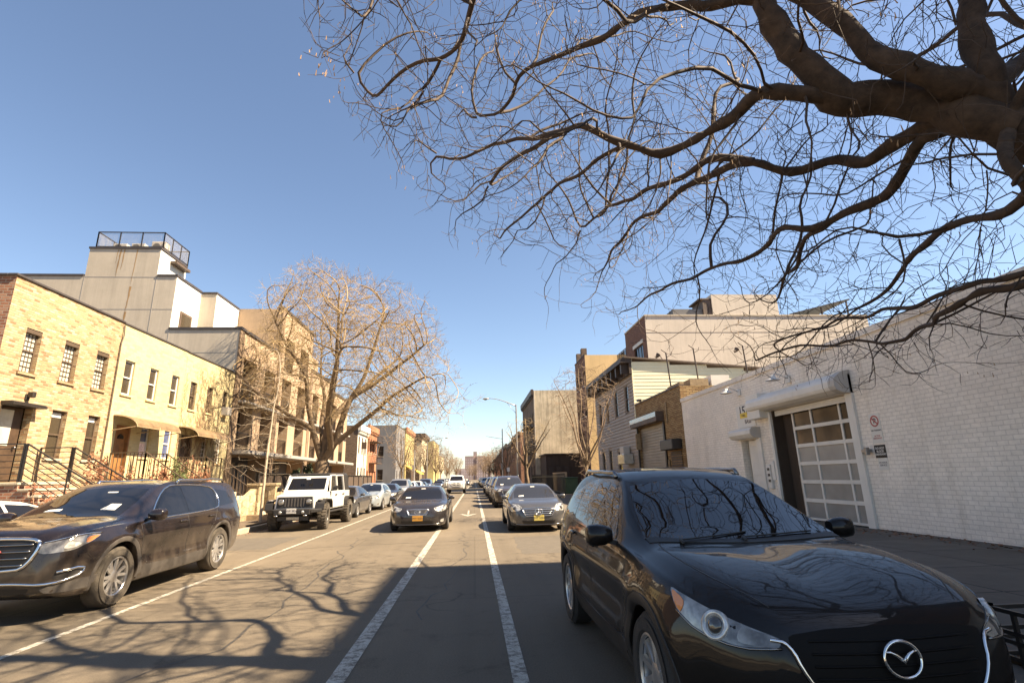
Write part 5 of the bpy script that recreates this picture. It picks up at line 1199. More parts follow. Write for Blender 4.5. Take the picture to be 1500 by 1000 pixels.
def pole(x, y, h, label, sign=None):
    t = thing('street_pole', label, 'pole', (x,y,.15)); one(lambda q: q.lathe([(.14,0),(.1,.5),(.07,h)], 10, Matrix.Translation((x,y,.15))), 'shaft', M['galvanised'], t, smooth=True)
    one(lambda q: (q.box(x-.25,x+.02,y-.1,y+.1,2.6,3.4), q.bar((x,y,h-1.2),(x-2.2,y,h-.8),.05)), 'signal_box', M['grey_metal'], t)
pole(3.8, 71, 7.8, 'pale traffic signal pole at the side street corner on the right')
pole(-7.9, 71, 5.2, 'pale traffic signal pole at the side street corner on the left')
def sign_post(x, y, h, lab, mat, w=.3, hh=.45):
    t = thing('sign_post', lab, 'sign', (x,y,.15)); one(lambda q: q.box(x-.025,x+.025,y-.02,y+.02,.15,h), 'post', M['grey_metal'], t); one(lambda q: q.box(x-w/2,x+w/2,y-.04,y-.025,h-hh,h), 'sign_plate', mat, t)
sign_post(-8.1, 39.5, 4.3, 'small dark parking sign on a thin post right of the big forked tree', M['brown_trim'], .38, .5)
sign_post(3.7, 58, 2.6, 'white parking sign on a post on the right pavement', M['sign_white'])

def litter():
    r = random.Random(77); m = MB()
    def leaf(x, y, z):
        a = r.random()*6.28; l = r.uniform(.02,.045); u = Vector((math.cos(a)*l, math.sin(a)*l, r.uniform(0,.015))); v = Vector((-math.sin(a)*l*.6, math.cos(a)*l*.6, r.uniform(0,.012))); c = Vector((x,y,z+.006)); m.quad(c-u, c+v, c+u, c-v)
    for _ in range(900): y = r.uniform(2,45); leaf(-7.28+abs(r.gauss(0,.16)), y, .002)
    for _ in range(500): y = r.uniform(4,40); leaf(3.18-abs(r.gauss(0,.15)), y, .002)
    for _ in range(500): leaf(r.uniform(3.9,6.9), r.uniform(2.5,4.2), .182)
    for _ in range(400): leaf(9.55-abs(r.gauss(0,.35)), r.uniform(6,12.3), .152)
    o = m.build('leaf_litter', M['leaf_rust'], uv=False); tag(o, 'dry brown leaf litter along the gutters and pavement edges', 'leaves'); o['kind'] = 'stuff'
litter()
# ------------------------------------------------------------------ cars (local axes: x forward, y left, z up; x = 0 at the front axle)
def pchip(keys):
    x = np.array([k[0] for k in keys], float); y = np.array([k[1] for k in keys], float)
    h = np.diff(x); d = np.diff(y)/h; m = np.zeros(len(x)); m[0], m[-1] = d[0], d[-1]
    for i in range(1, len(x)-1):
        if d[i-1]*d[i] > 0: w1, w2 = 2*h[i]+h[i-1], h[i]+2*h[i-1]; m[i] = (w1+w2)/(w1/d[i-1]+w2/d[i])
    def f(q):
        q = min(max(q, x[0]), x[-1]); i = min(max(int(np.searchsorted(x, q))-1, 0), len(h)-1); t = (q-x[i])/h[i]
        return float((2*t**3-3*t**2+1)*y[i]+(t**3-2*t**2+t)*h[i]*m[i]+(-2*t**3+3*t**2)*y[i+1]+(t**3-t**2)*h[i]*m[i+1])
    return f
def sstep(a, b, x):
    t = min(1, max(0, (x-a)/(b-a))); return t*t*(3-2*t)

class Body:
    def __init__(s, sp, nst=64, dens=3):
        s.sp = sp; zt, zs, zb, w = (pchip(sp[k]) for k in ('zt','zs','zb','w')); wr = sp['wr']; Hg = sp['Hg']; x0, x1 = sp['zt'][0][0], sp['zt'][-1][0]
        tuck = sp.get('tuck', .94); crown = sp.get('crown', .05)
        def sect(x):
            T, S, B, W = zt(x), zs(x), zb(x), w(x); S = min(S, T-.012); G = T-S; t = sstep(.12, Hg*.75, G); ws = W*sp.get('ws', .955)
            k = min(1, G/Hg)
            yr = (ws*.84)*(1-t) + (ws+(wr-ws)*k)*t; zr = (T-.30*G)*(1-t) + (T-crown)*t
            q = .3 if t < .5 else .33
            P = [(0,B),(W*.55,B),(W*.86,B+.015),(W*tuck,B+.05),(W*.975,B+.32*(S-B)),(W,B+.6*(S-B)),(W*.992,B+.82*(S-B)),(ws,S)]
            P += [(ws+(yr-ws)*.34+.012*t, S+(zr-S)*.36),(ws+(yr-ws)*.7+.014*t, S+(zr-S)*.7),(yr,zr),(yr*(.86+.04*t), zr+(T-zr)*.5),(yr*.45, T-(T-zr)*.12),(0,T)]
            return P
        u = np.linspace(0, 1, nst); xs = x0+(x1-x0)*(u-.13*np.sin(2*np.pi*u)/ (2*np.pi)*1.0)
        e = sp.get('ends', .12)
        xs = sorted(set(np.round(list(xs)+[x1-e*(k/6)**1.7 for k in range(7)]+[x0+e*(k/5)**1.5 for k in range(6)], 4)))
        ds = MB(); rows = []
        for x in xs:
            P = [Vector((0,a,b)) for a, b in sect(x)]; L = [P[0]]
            for k in range(len(P)-1):
                p0, p1, p2, p3 = P[max(k-1,0)], P[k], P[k+1], P[min(k+2,len(P)-1)]
                if k == 0: p0 = Vector((0,-p2.y,p2.z))
                if k == len(P)-2: p3 = Vector((0,-p1.y,p1.z))
                for j in range(1, dens+1):
                    t = j/dens; a = .5*((2*p1)+(-p0+p2)*t+(2*p0-5*p1+4*p2-p3)*t*t+(-p0+3*p1-3*p2+p3)*t**3); L.append(a)
            row = [(x,max(0,a.y),a.z) for a in L]; full = row + [(x,-a[1],a[2]) for a in row[-2:0:-1]]
            rows.append(full)
        s.rows = len(rows); n = s.n = len(rows[0]); fn = sp.get('deform'); ds.v = [fn(*p) if fn else p for r in rows for p in r]
        for i in range(len(rows)-1):
            for k in range(n): k2 = (k+1) % n; ds.f.append((i*n+k, i*n+k2, (i+1)*n+k2, (i+1)*n+k))
        ds.f.append(tuple(range(n))); e = (len(rows)-1)*n; ds.f.append(tuple(range(e, e+n))[::-1]); ds.m = [0]*len(ds.f)
        s.mb = ds; s.bvh = BVHTree.FromPolygons([Vector(v) for v in ds.v], ds.f)
    def relax(s, sel, it):
        n = s.n; vs = [Vector(v) for v in s.mb.v]; ids = [i for i, v in enumerate(vs) if sel(v) and n <= i < len(vs)-n]
        for _ in range(it):
            nw = {i: vs[i]*.4+(vs[i-n]+vs[i+n]+vs[i-i%n+(i%n+1)%n]+vs[i-i%n+(i%n-1)%n])*.15 for i in ids}
            for i, v in nw.items(): vs[i] = v
        s.mb.v = [tuple(v) for v in vs]; s.bvh = BVHTree.FromPolygons(vs, s.mb.f)
    def hit(s, p, d):
        h = s.bvh.ray_cast(Vector(p)-d*6, d)
        if h[0] is None:
            h = s.bvh.find_nearest(Vector(p)); return h[0], h[1] if h[1].dot(d) < 0 else -h[1]
        return h[0], (h[1] if h[1].dot(d) < 0 else -h[1])

def chaikin(P, n, closed=True):
    for _ in range(n):
        Q = []; L = len(P)
        for i in range(L if closed else L-1): a, b = P[i], P[(i+1)%L]; Q += [a*.75+b*.25, a*.25+b*.75]
        if not closed: Q = [P[0]]+Q+[P[-1]]
        P = Q
    return P
def fillet(P, r):
    Q = []; L = len(P)
    for i in range(L):
        a, b, c = P[i-1], P[i], P[(i+1)%L]; u, w = a-b, c-b
        if u.length < 1e-6 or w.length < 1e-6: Q.append(b); continue
        k1, k2 = min(r, u.length*.35), min(r, w.length*.35); p0, p1 = b+u.normalized()*k1, b+w.normalized()*k2
        Q += [p0, (p0+b*2+p1)/4, p1]
    return Q
def patch(B, pts, d, off, res, name, mat, parent, rnd_=1, thick=.012, mirror=False, smooth=True, relax=0):
    d = Vector(d).normalized(); P = [Vector(p) for p in pts]
    if mirror: d = Vector((d.x,-d.y,d.z)); P = [Vector((p.x,-p.y,p.z)) for p in P]
    e1 = d.cross(Vector((0,0,1))); e1 = e1.normalized() if e1.length > .1 else Vector((0,1,0)); e2 = e1.cross(d).normalized(); o = sum(P, Vector())/len(P)
    if rnd_: P = fillet(P, .032*rnd_)
    q = [((p-o).dot(e1), (p-o).dot(e2)) for p in P]
    bm = bmesh.new(); vs = [bm.verts.new((a,b,0)) for a, b in q]; bm.faces.new(vs); bmesh.ops.triangulate(bm, faces=bm.faces[:])
    for ax in (0, 1):
        lo, hi = min(p[ax] for p in q), max(p[ax] for p in q); k = int((hi-lo)/res)
        for i in range(1, k+1):
            c = lo+(hi-lo)*i/(k+1); no = (1,0,0) if ax == 0 else (0,1,0); co = (c,0,0) if ax == 0 else (0,c,0)
            bmesh.ops.bisect_plane(bm, geom=bm.verts[:]+bm.edges[:]+bm.faces[:], plane_co=co, plane_no=no, dist=1e-5)
    bd = [e for e in bm.edges if len(e.link_faces) == 1]
    ex = bmesh.ops.extrude_edge_only(bm, edges=bd); low = {v for v in ex['geom'] if isinstance(v, bmesh.types.BMVert)}
    for v in bm.verts:
        p = o + e1*v.co.x + e2*v.co.y; h, n = B.hit(p, d)
        v.co = h + n*(off if v not in low else -thick)
    if relax:
        inner = [v for v in bm.verts if v not in low and not any(e.other_vert(v) in low for e in v.link_edges)]
        for _ in range(relax): bmesh.ops.smooth_vert(bm, verts=inner, factor=.5, use_axis_x=True, use_axis_y=True, use_axis_z=True)
    bmesh.ops.recalc_face_normals(bm, faces=bm.faces[:])
    me = bpy.data.meshes.new(name); bm.to_mesh(me); bm.free(); me.materials.append(mat)
    if smooth: me.polygons.foreach_set('use_smooth', [True]*len(me.polygons)); me.set_sharp_from_angle(angle=R(40))
    ob = bpy.data.objects.new(name, me); COL.objects.link(ob); ob.parent = parent; return ob
def on_body(B, pts, d, off, step=.05, mirror=False, round_=1, closed=False):
    d = Vector(d).normalized(); P = [Vector(p) for p in pts]
    if mirror: d = Vector((d.x,-d.y,d.z)); P = [Vector((p.x,-p.y,p.z)) for p in P]
    if round_: P = chaikin(P, round_, closed)
    if closed: P = P+[P[0]]
    out = []
    for a, b in zip(P, P[1:]):
        n = max(1, int((b-a).length/step))
        for k in range(n): h, nn = B.hit(a.lerp(b, k/n), d); out.append(h+nn*off)
    h, nn = B.hit(P[-1], d); out.append(h+nn*off); return out
def trim(B, pts, d, r, name, mat, parent, off=.0, mirror=False, round_=1, closed=False, step=.05, n=6):
    m = MB(); m.tube(on_body(B, pts, d, off, step, mirror, round_, closed), r, n); o = m.build(name, mat, parent, smooth=True, uv=False); return o

WHEELS = {}
def wheel_meshes(rad, wid, rimr, style, tyre='tyre', rim='rim'):
    key = (rad, wid, rimr, style, tyre, rim)
    if key in WHEELS: return WHEELS[key]
    Mx = Matrix.Rotation(R(-90), 4, 'X')      # local z of the lathe -> +y (outside)
    m = MB(); h = wid/2; rr = rimr
    m.lathe([(rr-.03,-h*.8),(rr,-h*.95),(rad-.06,-h),(rad-.02,-h*.86),(rad,-h*.66),(rad,h*.66),(rad-.02,h*.86),(rad-.055,h),(rr+.015,h*.98),(rr,h*.84),(rr-.03,h*.7)], 40, Mx)
    m.lathe([(rad-.035,h*1.005),(rad-.045,h*1.015),(rad-.055,h*1.003)], 40, Mx)
    if style == 'mud':
        for k in range(26):
            for s in (-1, 1):
                a = 2*math.pi*(k+(.5 if s > 0 else 0))/26; T = Matrix.Rotation(a, 4, 'Y')
                p = [T @ Vector(q) for q in ((rad-.012,s*.012,-.035),(rad-.012,s*h*1.02,-.03),(rad-.012,s*h*1.02,.03),(rad-.012,s*.012,.02),(rad+.018,s*.012,-.03),(rad+.008,s*h*1.01,-.025),(rad+.008,s*h*1.01,.025),(rad+.018,s*.012,.015))]; m.hexa(p)
    ty = m.build('tyre', M[tyre], None, smooth=True, autosmooth=40, uv=False)
    m = MB(); y1 = h*.8
    m.lathe([(rr,h*.86),(rr-.012,h*.88),(rr-.022,h*.8),(rr-.035,h*.2),(rr-.035,-h*.5)], 40, Mx)
    def spoke(a0, r0, r1, w0, w1, y0_, y1_, tw=0):
        T0 = Matrix.Rotation(a0, 4, 'Y'); T1 = Matrix.Rotation(a0+tw, 4, 'Y'); t = .022
        p = [T0 @ Vector((r0,y0_-t,-w0)), T0 @ Vector((r0,y0_-t,w0)), T1 @ Vector((r1,y1_-t,w1)), T1 @ Vector((r1,y1_-t,-w1)), T0 @ Vector((r0,y0_,-w0*.75)), T0 @ Vector((r0,y0_,w0*.75)), T1 @ Vector((r1,y1_,w1*.75)), T1 @ Vector((r1,y1_,-w1*.75))]; m.hexa(p)
    n = {'five2':5,'six2':6,'ten':10,'mud':8,'seven':7}[style]
    for k in range(n):
        a = 2*math.pi*k/n
        if style in ('five2','six2'):
            for s in (-1,1): spoke(a, .05, rr-.02, .026, .02, h*.62, h*.74, s*.24 if style == 'six2' else s*.2)
        elif style == 'ten': spoke(a, .05, rr-.02, .022, .026, h*.62, h*.74, .12)
        else: spoke(a, .05, rr-.02, .03, .032, h*.6, h*.72)
    m.lathe([(.085,h*.45),(.08,h*.62),(.06,h*.68),(.03,h*.7),(0,h*.7)], 20, Mx)
    ri = m.build('rim', M[rim], None, smooth=True, autosmooth=35, uv=False)
    m = MB(); m.lathe([(0,h*.1),(rr-.05,h*.1),(rr-.05,-h*.4),(0,-h*.4)], 28, Mx); br = m.build('brake_disc', M['brake'], None, smooth=True, autosmooth=35, uv=False)
    out = (ty.data, ri.data, br.data)
    for o in (ty, ri, br): bpy.data.objects.remove(o)
    WHEELS[key] = out; return out
def put_wheel(root, x, y, rad, meshes, steer=0, spin=0):
    o = bpy.data.objects.new('wheel', meshes[0]); COL.objects.link(o); o.parent = root; o.location = (x,y,rad); o.rotation_euler = (0,spin,steer+(math.pi if y < 0 else 0))
    for nm, me in (('rim', meshes[1]), ('brake_disc', meshes[2])):
        c = bpy.data.objects.new(nm, me); COL.objects.link(c); c.parent = o
    return o
def boolean_wells(B, wells, root, mats, name='body', inner=.52):
    ob = B.mb.build(name, mats, None, smooth=True, uv=False)
    c = MB()
    for x, r, z, wh in wells:
        for s in (-1, 1): c.lathe([(0,inner*s),(r,inner*s),(r,1.3*s),(0,1.3*s)], 40, Matrix.Translation((x,0,z)) @ Matrix.Rotation(R(-90),4,'X'))
    cu = c.build('cut', mats[0] if isinstance(mats, (list, tuple)) else mats, None, uv=False)
    md = ob.modifiers.new('b', 'BOOLEAN'); md.operation = 'DIFFERENCE'; md.object = cu; md.solver = 'EXACT'
    dg = bpy.context.evaluated_depsgraph_get(); me = bpy.data.meshes.new_from_object(ob.evaluated_get(dg)); bpy.data.objects.remove(ob); bpy.data.objects.remove(cu)
    me.polygons.foreach_set('use_smooth', [True]*len(me.polygons)); me.set_sharp_from_angle(angle=R(38)); me.name = name
    while len(me.materials) > 1: me.materials.pop()
    o = bpy.data.objects.new(name, me); COL.objects.link(o); o.parent = root; return o
def arch(B, root, x, r, z, w, mat, name='wheel_arch', a0=-8, a1=188, off=.006, depth=.06):
    """flared lip that follows the body round the wheel opening"""
    for s in (1, -1):
        m = MB(); d = Vector((0,-s,0)); n = 26; rows = []
        for k in range(n+1):
            a = R(a0+(a1-a0)*k/n); row = []
            for rr, o in ((r-.004,-depth),(r,off),(r+w*.5,off+.006),(r+w,off),(r+w+.004,-.01)):
                p = Vector((x+rr*math.cos(a), s*.9, z+rr*math.sin(a))); h, nn = B.hit(p, d)
                if abs(h.x-p.x) > .03 or abs(h.z-p.z) > .03: h = Vector((p.x, s*abs(h.y), p.z))
                row.append((h.x, h.y+s*o, h.z))
            rows.append(row)
        vs = [p for r_ in rows for p in r_]
        m.add(vs, [(i*5+j, i*5+j+1, (i+1)*5+j+1, (i+1)*5+j) for i in range(n) for j in range(4)]); m.build(name, mat, root, smooth=True, uv=False, autosmooth=60)
def mirror_part(root, x, y, z, mat, glass, size=(.1,.22,.15), foot=.12):
    for s in (1, -1):
        m = MB(); L = []
        for t, k in ((0,.62),(.25,.9),(.6,1),(.9,.92),(1,.7)):
            L.append((s*(y+t*size[1]), k))
        ring = []
        for yy, k in L:
            for q in range(14):
                a = 2*math.pi*q/14; cx, cz = math.cos(a), math.sin(a); cx = abs(cx)**.7*(1 if cx > 0 else -1); cz = abs(cz)**.7*(1 if cz > 0 else -1)
                ring.append((x+(size[0]*(cx*.9 if cx > 0 else cx*.45))*k - .10*abs(yy-s*y), yy, z+size[2]*.5*cz*k))
        f = [(i*14+q, i*14+(q+1)%14, (i+1)*14+(q+1)%14, (i+1)*14+q) for i in range(4) for q in range(14)]+[tuple(range(14)), tuple(range(56,70))]
        m.add(ring, f); o = m.build('mirror', mat, root, smooth=True, uv=False, autosmooth=50)
        m = MB(); m.bar((x-.02,s*(y-foot),z-.09),(x-.01,s*(y+.05),z-.04),.05,.035); m.build('mirror_foot', M['plastic_black'], o)
def plate(root, x, z, mat, label=None, text='', y=0, w=.31, h=.155, tilt=0):
    m = MB(); m.box(x, x+.012, y-w/2, y+w/2, z-h/2, z+h/2); p = m.build('licence_plate', M[mat], root, bevel=.004)
    if text: text_obj(text, .085, (x+.0125,y,z), Matrix(((0,0,1),(1,0,0),(0,1,0))), M['ink'], p, 'lettering', .001)
    return p
def badge_ring(root, c, r, mat, d=(1,0,0), wing=None, name='badge'):
    m = MB(); q = Vector(d).to_track_quat('Z','Y').to_matrix().to_4x4(); T = Matrix.Translation(c) @ q
    m.tube([T @ Vector((r*math.cos(2*math.pi*k/28), r*.84*math.sin(2*math.pi*k/28), 0)) for k in range(29)], r*.085, 8, False)
    if wing == 'bird':
        for s in (-1,1): m.tube([T @ Vector((a*s*r, b*r, .004)) for a, b in ((0,-.12),(.16,.05),(.36,.22),(.62,.34),(.93,.36))], [r*.09,r*.10,r*.09,r*.07,r*.04], 6)
        m.tube([T @ Vector((a*r,b*r,.004)) for a, b in ((-.16,.05),(0,-.14),(.16,.05))], r*.1, 6)
    if wing == 'star':
        for k in range(3): a = math.pi/2+k*2*math.pi/3; m.tube([T @ Vector((0,0,.004)), T @ Vector((r*.92*math.cos(a), r*.80*math.sin(a), .004))], [r*.13,r*.03], 6)
    if wing == 'hook': m.tube([T @ Vector((a*r,b*r,.004)) for a, b in ((-.4,.6),(-.12,-.3),(.3,-.42),(.75,.1))], [r*.1]*4, 6)
    return m.build(name, mat, root, smooth=True, uv=False)

def side_glass(B, root, polys, mat, mirror_too=True, off=.003, chrome=None, surround=None):
    for k, P in enumerate(polys):
        for mi in (False, True): patch(B, [(x,.8,z) for x, z in P], (0,-1,0), off, .12, 'side_window', mat, root, 1, .01, mi)
    if surround:
        for mi in (False, True): patch(B, [(x,.8,z) for x, z in surround], (0,-1,0), .0012, .12, 'window_surround', M['pillar_black'], root, 1, .006, mi)
    if chrome:
        for mi in (False, True): trim(B, [(x,.8,z) for x, z in chrome[0]], (0,-1,0), chrome[1], 'window_trim', chrome[2], root, .004, mi, 1, chrome[3] if len(chrome) > 3 else True)
def gaps(B, root, lines, r=.0045):
    for mi in (False, True):
        for P in lines:
            m = MB(); m.tube(on_body(B, [(x,.9,z) for x, z in P], (0,-1,0), -.0025, .06, mi, 1), r, 4); m.build('door_gap', M['plastic_black'], root, smooth=True, uv=False)
def handles(B, root, spots, mat, L=.2):
    for x, z in spots:
        for mi in (False, True):
            p = on_body(B, [(x,.9,z),(x-L*.3,.9,z+.006),(x-L*.7,.9,z+.006),(x-L,.9,z)], (0,-1,0), .018, .03, mi, 0); m = MB(); m.tube(p, [.008]+[.015]*(len(p)-2)+[.008], 8); m.build('door_handle', mat, root, smooth=True, uv=False)
def rear_stuff(B, root, xt, zl, y0, y1, glass):
    for mi in (False, True): patch(B, [(xt,y0,zl-.08),(xt,y1,zl-.07),(xt,y1+.02,zl+.08),(xt,y0,zl+.06)], (1,-.25,0), .004, .08, 'tail_lamp', M['lamp_red'], root, 1, .01, mi)

def car_root(name, label, x, yf, rot=0., group=None, cat='car'):
    """stands the car with its front axle at yf, its nose towards the camera"""
    return thing(name, label, cat, (x,yf,0), group, R(-90)+rot, world=False)

# ---- the black crossover in the foreground
def crossover():
    root = car_root('parked_crossover', 'glossy black crossover parked closest, its bonnet filling the lower right corner', 1.95, 3.45, .006)
    def deform(x, y, z):
        a = abs(y); s = 1 if y >= 0 else -1
        if x > -.35 and z > .7:        # bonnet: raised sides falling to a crease, sunken middle
            t = sstep(-.35, .0, x)*sstep(.98, .45, x)
            z += t*(.026*math.exp(-((a-(.60-.10*x))/.10)**2) - .010*math.exp(-(a/.25)**2))
            q = a-(.40-.10*x); z += t*.020*(math.exp(-(q/.16)**2) if q < 0 else math.exp(-(q/.045)**2))
        if -3.6 < x < .5 and .4 < z < 1.0 and a > .6:   # side character lines
            zc = .80-.03*x*.3; y += s*.014*math.exp(-((z-zc)/.05)**2)*sstep(.5,.0,x); y -= s*.024*math.exp(-((z-(zc-.17))/.09)**2)*sstep(.2,-.4,x)*sstep(-3.5,-2.4,x)
            y += s*.018*math.exp(-((z-.40)/.07)**2)*sstep(.1,-.5,x)*sstep(-3.2,-2.4,x)
        for xw in (0, -2.7):             # swelling over the wheels
            if a > .6: rr = math.hypot(x-xw, z-.36); y += s*.028*math.exp(-((rr-.47)/.10)**2)*(1 if z > .3 else 0)
        return (x, y, z)
    sp = dict(zt=[(-3.66,.92),(-3.62,1.04),(-3.5,1.24),(-3.3,1.42),(-3.1,1.515),(-2.7,1.575),(-2.1,1.60),(-1.7,1.575),(-1.4,1.515),(-1.2,1.435),(-.72,1.225),(-.34,1.072),(-.26,1.055),(-.12,1.045),(.15,1.018),(.45,.965),(.68,.90),(.79,.85),(.86,.775),(.895,.69),(.905,.59)],
        zs=[(-3.66,.86),(-3.5,.99),(-3.1,1.05),(-2.5,1.04),(-1.2,1.015),(-.4,.985),(.2,.93),(.5,.865),(.7,.79),(.83,.70),(.905,.57)],
        zb=[(-3.66,.5),(-3.55,.34),(-3.3,.25),(-2.5,.21),(0,.2),(.6,.2),(.8,.235),(.88,.30),(.905,.40)],
        w=[(-3.66,.66),(-3.6,.75),(-3.4,.85),(-3.0,.895),(-2,.905),(-.8,.905),(0,.905),(.3,.892),(.50,.85),(.64,.785),(.75,.70),(.83,.59),(.88,.45),(.905,.26)], wr=.555, Hg=.56, ws=.95, crown=.045, deform=deform)
    B = Body(sp, 120, 4); P = M['paint_black']
    B.relax(lambda p: p.x > -.22 and p.z > .72, 5)
    boolean_wells(B, [(0,.385,.36,.3),(-2.7,.385,.36,.3)], root, P)
    wm = wheel_meshes(.355, .225, .235, 'ten'); 
    for x in (0, -2.7):
        for s in (1, -1): put_wheel(root, x, s*.795, .355, wm, 0, .3+x)
    arch(B, root, 0, .392, .36, .065, M['plastic_black'], a0=-14, a1=194); arch(B, root, -2.7, .392, .36, .065, M['plastic_black'], a0=-14, a1=194)
    one(lambda q: q.box(-2.3,-.4,-.80,.80,.2,.3), 'underbody', M['plastic_black'], root)
    for mi in (False, True): patch(B, [(-.42,.9,.42),(-.42,.9,.24),(-2.28,.9,.24),(-2.28,.9,.42),(-1.3,.9,.40)], (0,-1,0), .006, .12, 'sill_cladding', M['plastic_black'], root, 1, .01, mi)
    # glass
    patch(B, [(-.44,.72,1.10),(-.35,.35,1.08),(-.32,0,1.07),(-.35,-.35,1.08),(-.44,-.72,1.10),(-.84,-.655,1.25),(-1.25,-.57,1.40),(-1.29,-.3,1.455),(-1.30,0,1.465),(-1.29,.3,1.455),(-1.25,.57,1.40),(-.84,.655,1.25)], (-.55,0,-.83), .006, .1, 'windshield', M['car_glass'], root, 0, .02, relax=10)
    patch(B, [(-.37,.71,1.08),(-.28,.3,1.06),(-.255,0,1.055),(-.28,-.3,1.06),(-.37,-.71,1.08),(-.455,-.71,1.11),(-.37,-.3,1.09),(-.345,0,1.085),(-.37,.3,1.09),(-.455,.71,1.11)], (-.4,0,-.9), .006, .08, 'cowl', M['plastic_black'], root, 0, .01)
    for y0, y1 in ((-.05,.52),(-.50,.02)):
        m = MB(); L = on_body(B, [(-.33,y0,1.08),(-.365,(y0+y1)/2,1.09),(-.41,y1,1.11)], (-.5,0,-.85), .016, .06, False, 0); m.tube(L, .006, 5); m.tube([L[0],L[0]+V(.05,0,-.02)], .012, 5); m.build('wiper', M['plastic_black'], root, smooth=True)
    patch(B, [(-.80,-.06,1.32),(-.80,.06,1.32),(-1.0,.06,1.40),(-1.0,-.06,1.40)], (-.55,0,-.83), .004, .06, 'mirror_mount', M['plastic_black'], root, 1)
    patch(B, [(-1.16,-.07,1.44),(-1.16,.045,1.44),(-1.19,.045,1.455),(-1.19,-.07,1.455)], (-.55,0,-.83), .005, .06, 'windshield_sticker', M['sticker'], root, 0)
    side_glass(B, root, [[(-.80,1.045),(-1.57,1.065),(-1.60,1.455),(-1.46,1.44),(-1.22,1.345),(-.95,1.17)], [(-1.65,1.07),(-2.44,1.09),(-2.55,1.41),(-2.3,1.46),(-1.68,1.465)], [(-2.50,1.10),(-3.14,1.145),(-3.02,1.30),(-2.62,1.40)]], M['car_glass'], surround=[(-.66,1.025),(-1.6,1.04),(-2.5,1.065),(-3.22,1.125),(-3.04,1.34),(-2.6,1.455),(-2.2,1.495),(-1.65,1.495),(-1.42,1.465),(-1.2,1.375),(-.92,1.195)])
    gaps(B, root, [[(-.45,.98),(-.47,.7),(-.52,.45),(-.62,.28)], [(-1.62,1.06),(-1.63,.7),(-1.62,.28)], [(-2.52,1.09),(-2.42,.9),(-2.25,.7),(-2.22,.45)], [(-.62,.28),(-1.62,.27),(-2.2,.3)]], .006)
    for mi in (False, True): 
        L = on_body(B, [(-.36,.66,1.09),(-.1,.70,1.05),(.25,.68,1.0),(.5,.62,.95),(.72,.5,.9)], (0,-.2,-1), -.003, .06, mi, 1); m = MB(); m.tube(L, .006, 4); m.build('bonnet_gap', M['plastic_black'], root, smooth=True)
    handles(B, root, [(-1.33,.93),(-2.22,.95)], P, .2); mirror_part(root, -.76, .89, 1.085, P, None, (.11,.19,.16), .14)
    for mi in (False, True):     # roof rails
        L = on_body(B, [(-1.55,.56,1.6),(-1.75,.57,1.6),(-2.3,.57,1.6),(-2.9,.55,1.6),(-3.15,.53,1.5)], (0,0,-1), .05, .08, mi, 1); L[0] = L[0]-V(0,0,.045); L[-1] = L[-1]-V(0,0,.045)
        m = MB(); m.tube(L, .019, 8); m.build('roof_rail', M['chrome_dark'], root, smooth=True)
    # front: lamp units, grille, badge, lower intake
    for mi in (False, True):
        hl = patch(B, [(.31,.84,.915),(.42,.86,.822),(.57,.81,.752),(.72,.66,.718),(.80,.50,.732),(.78,.475,.765),(.66,.61,.812),(.48,.75,.872)], (-.75,-.66,0), .004, .06, 'headlight', M['lamp_grey'], root, 1, .012, mi)
        patch(B, [(.33,.84,.907),(.40,.855,.845),(.46,.85,.805),(.44,.80,.868)], (-.75,-.66,0), .007, .05, 'indicator', M['lamp_amber'], hl, 1, .006, mi)
        c, n = B.hit((.60,(-.71 if mi else .71),.79), Vector((-.75,.66 if mi else -.66,0)).normalized()); T = Matrix.Translation(c+n*.006) @ n.to_track_quat('Z','Y').to_matrix().to_4x4()
        m = MB(); m.lathe([(.072,-.02),(.069,.003),(.060,.006),(.050,.004),(.042,-.010)], 28, T); m.build('reflector_ring', M['lamp_clear'], hl, smooth=True)
        m = MB(); m.lathe([(.043,-.012),(.035,.005),(.020,.012),(0,.015)], 24, T); m.build('projector_lens', M['lamp_lens'], hl, smooth=True)
        patch(B, [(.70,.66,.735),(.78,.48,.725),(.765,.47,.765),(.68,.62,.80)], (-.75,-.66,0), .0065, .05, 'turn_lamp', M['lamp_smoke'], hl, 1, .006, mi)
        L = on_body(B, [(.43,.865,.815),(.57,.81,.745),(.72,.66,.711),(.80,.49,.725)], (-.75,-.66,0), .004, .04, mi, 1); m = MB(); m.tube(L, .006, 6); m.build('headlight_rim', M['chrome_dark'], hl, smooth=True)
    G = [(.8,.49,.775),(.8,.44,.60),(.8,.30,.47),(.8,0,.43),(.8,-.30,.47),(.8,-.44,.60),(.8,-.49,.775),(.8,-.30,.795),(.8,0,.80),(.8,.30,.795)]
    g = patch(B, G, (-1,0,-.12), .004, .06, 'grille', M['grille_black'], root, 1, .01)
    m = MB()
    for k in range(6): m.tube(on_body(B, [(.8,.40-.03*max(0,2-k),.50+k*.05),(.8,0,.49+k*.05),(.8,-.40+.03*max(0,2-k),.50+k*.05)], (-1,0,-.12), .004, .06, False, 1), .006, 5)
    m.build('grille_bars', M['grille_black'], g, smooth=True)
    trim(B, [(.8,.56,.755),(.8,.485,.745),(.8,.45,.61),(.8,.33,.47),(.8,0,.42),(.8,-.33,.47),(.8,-.45,.61),(.8,-.485,.745),(.8,-.56,.755)], (-1,0,-.12), .010, 'grille_wing', M['chrome'], g, .008, False, 2)
    c, n = B.hit((.9,0,.685), Vector((-1,0,0))); badge_ring(root, c+V(.03,0,0), .088, M['chrome'], (1,0,.12), 'bird')
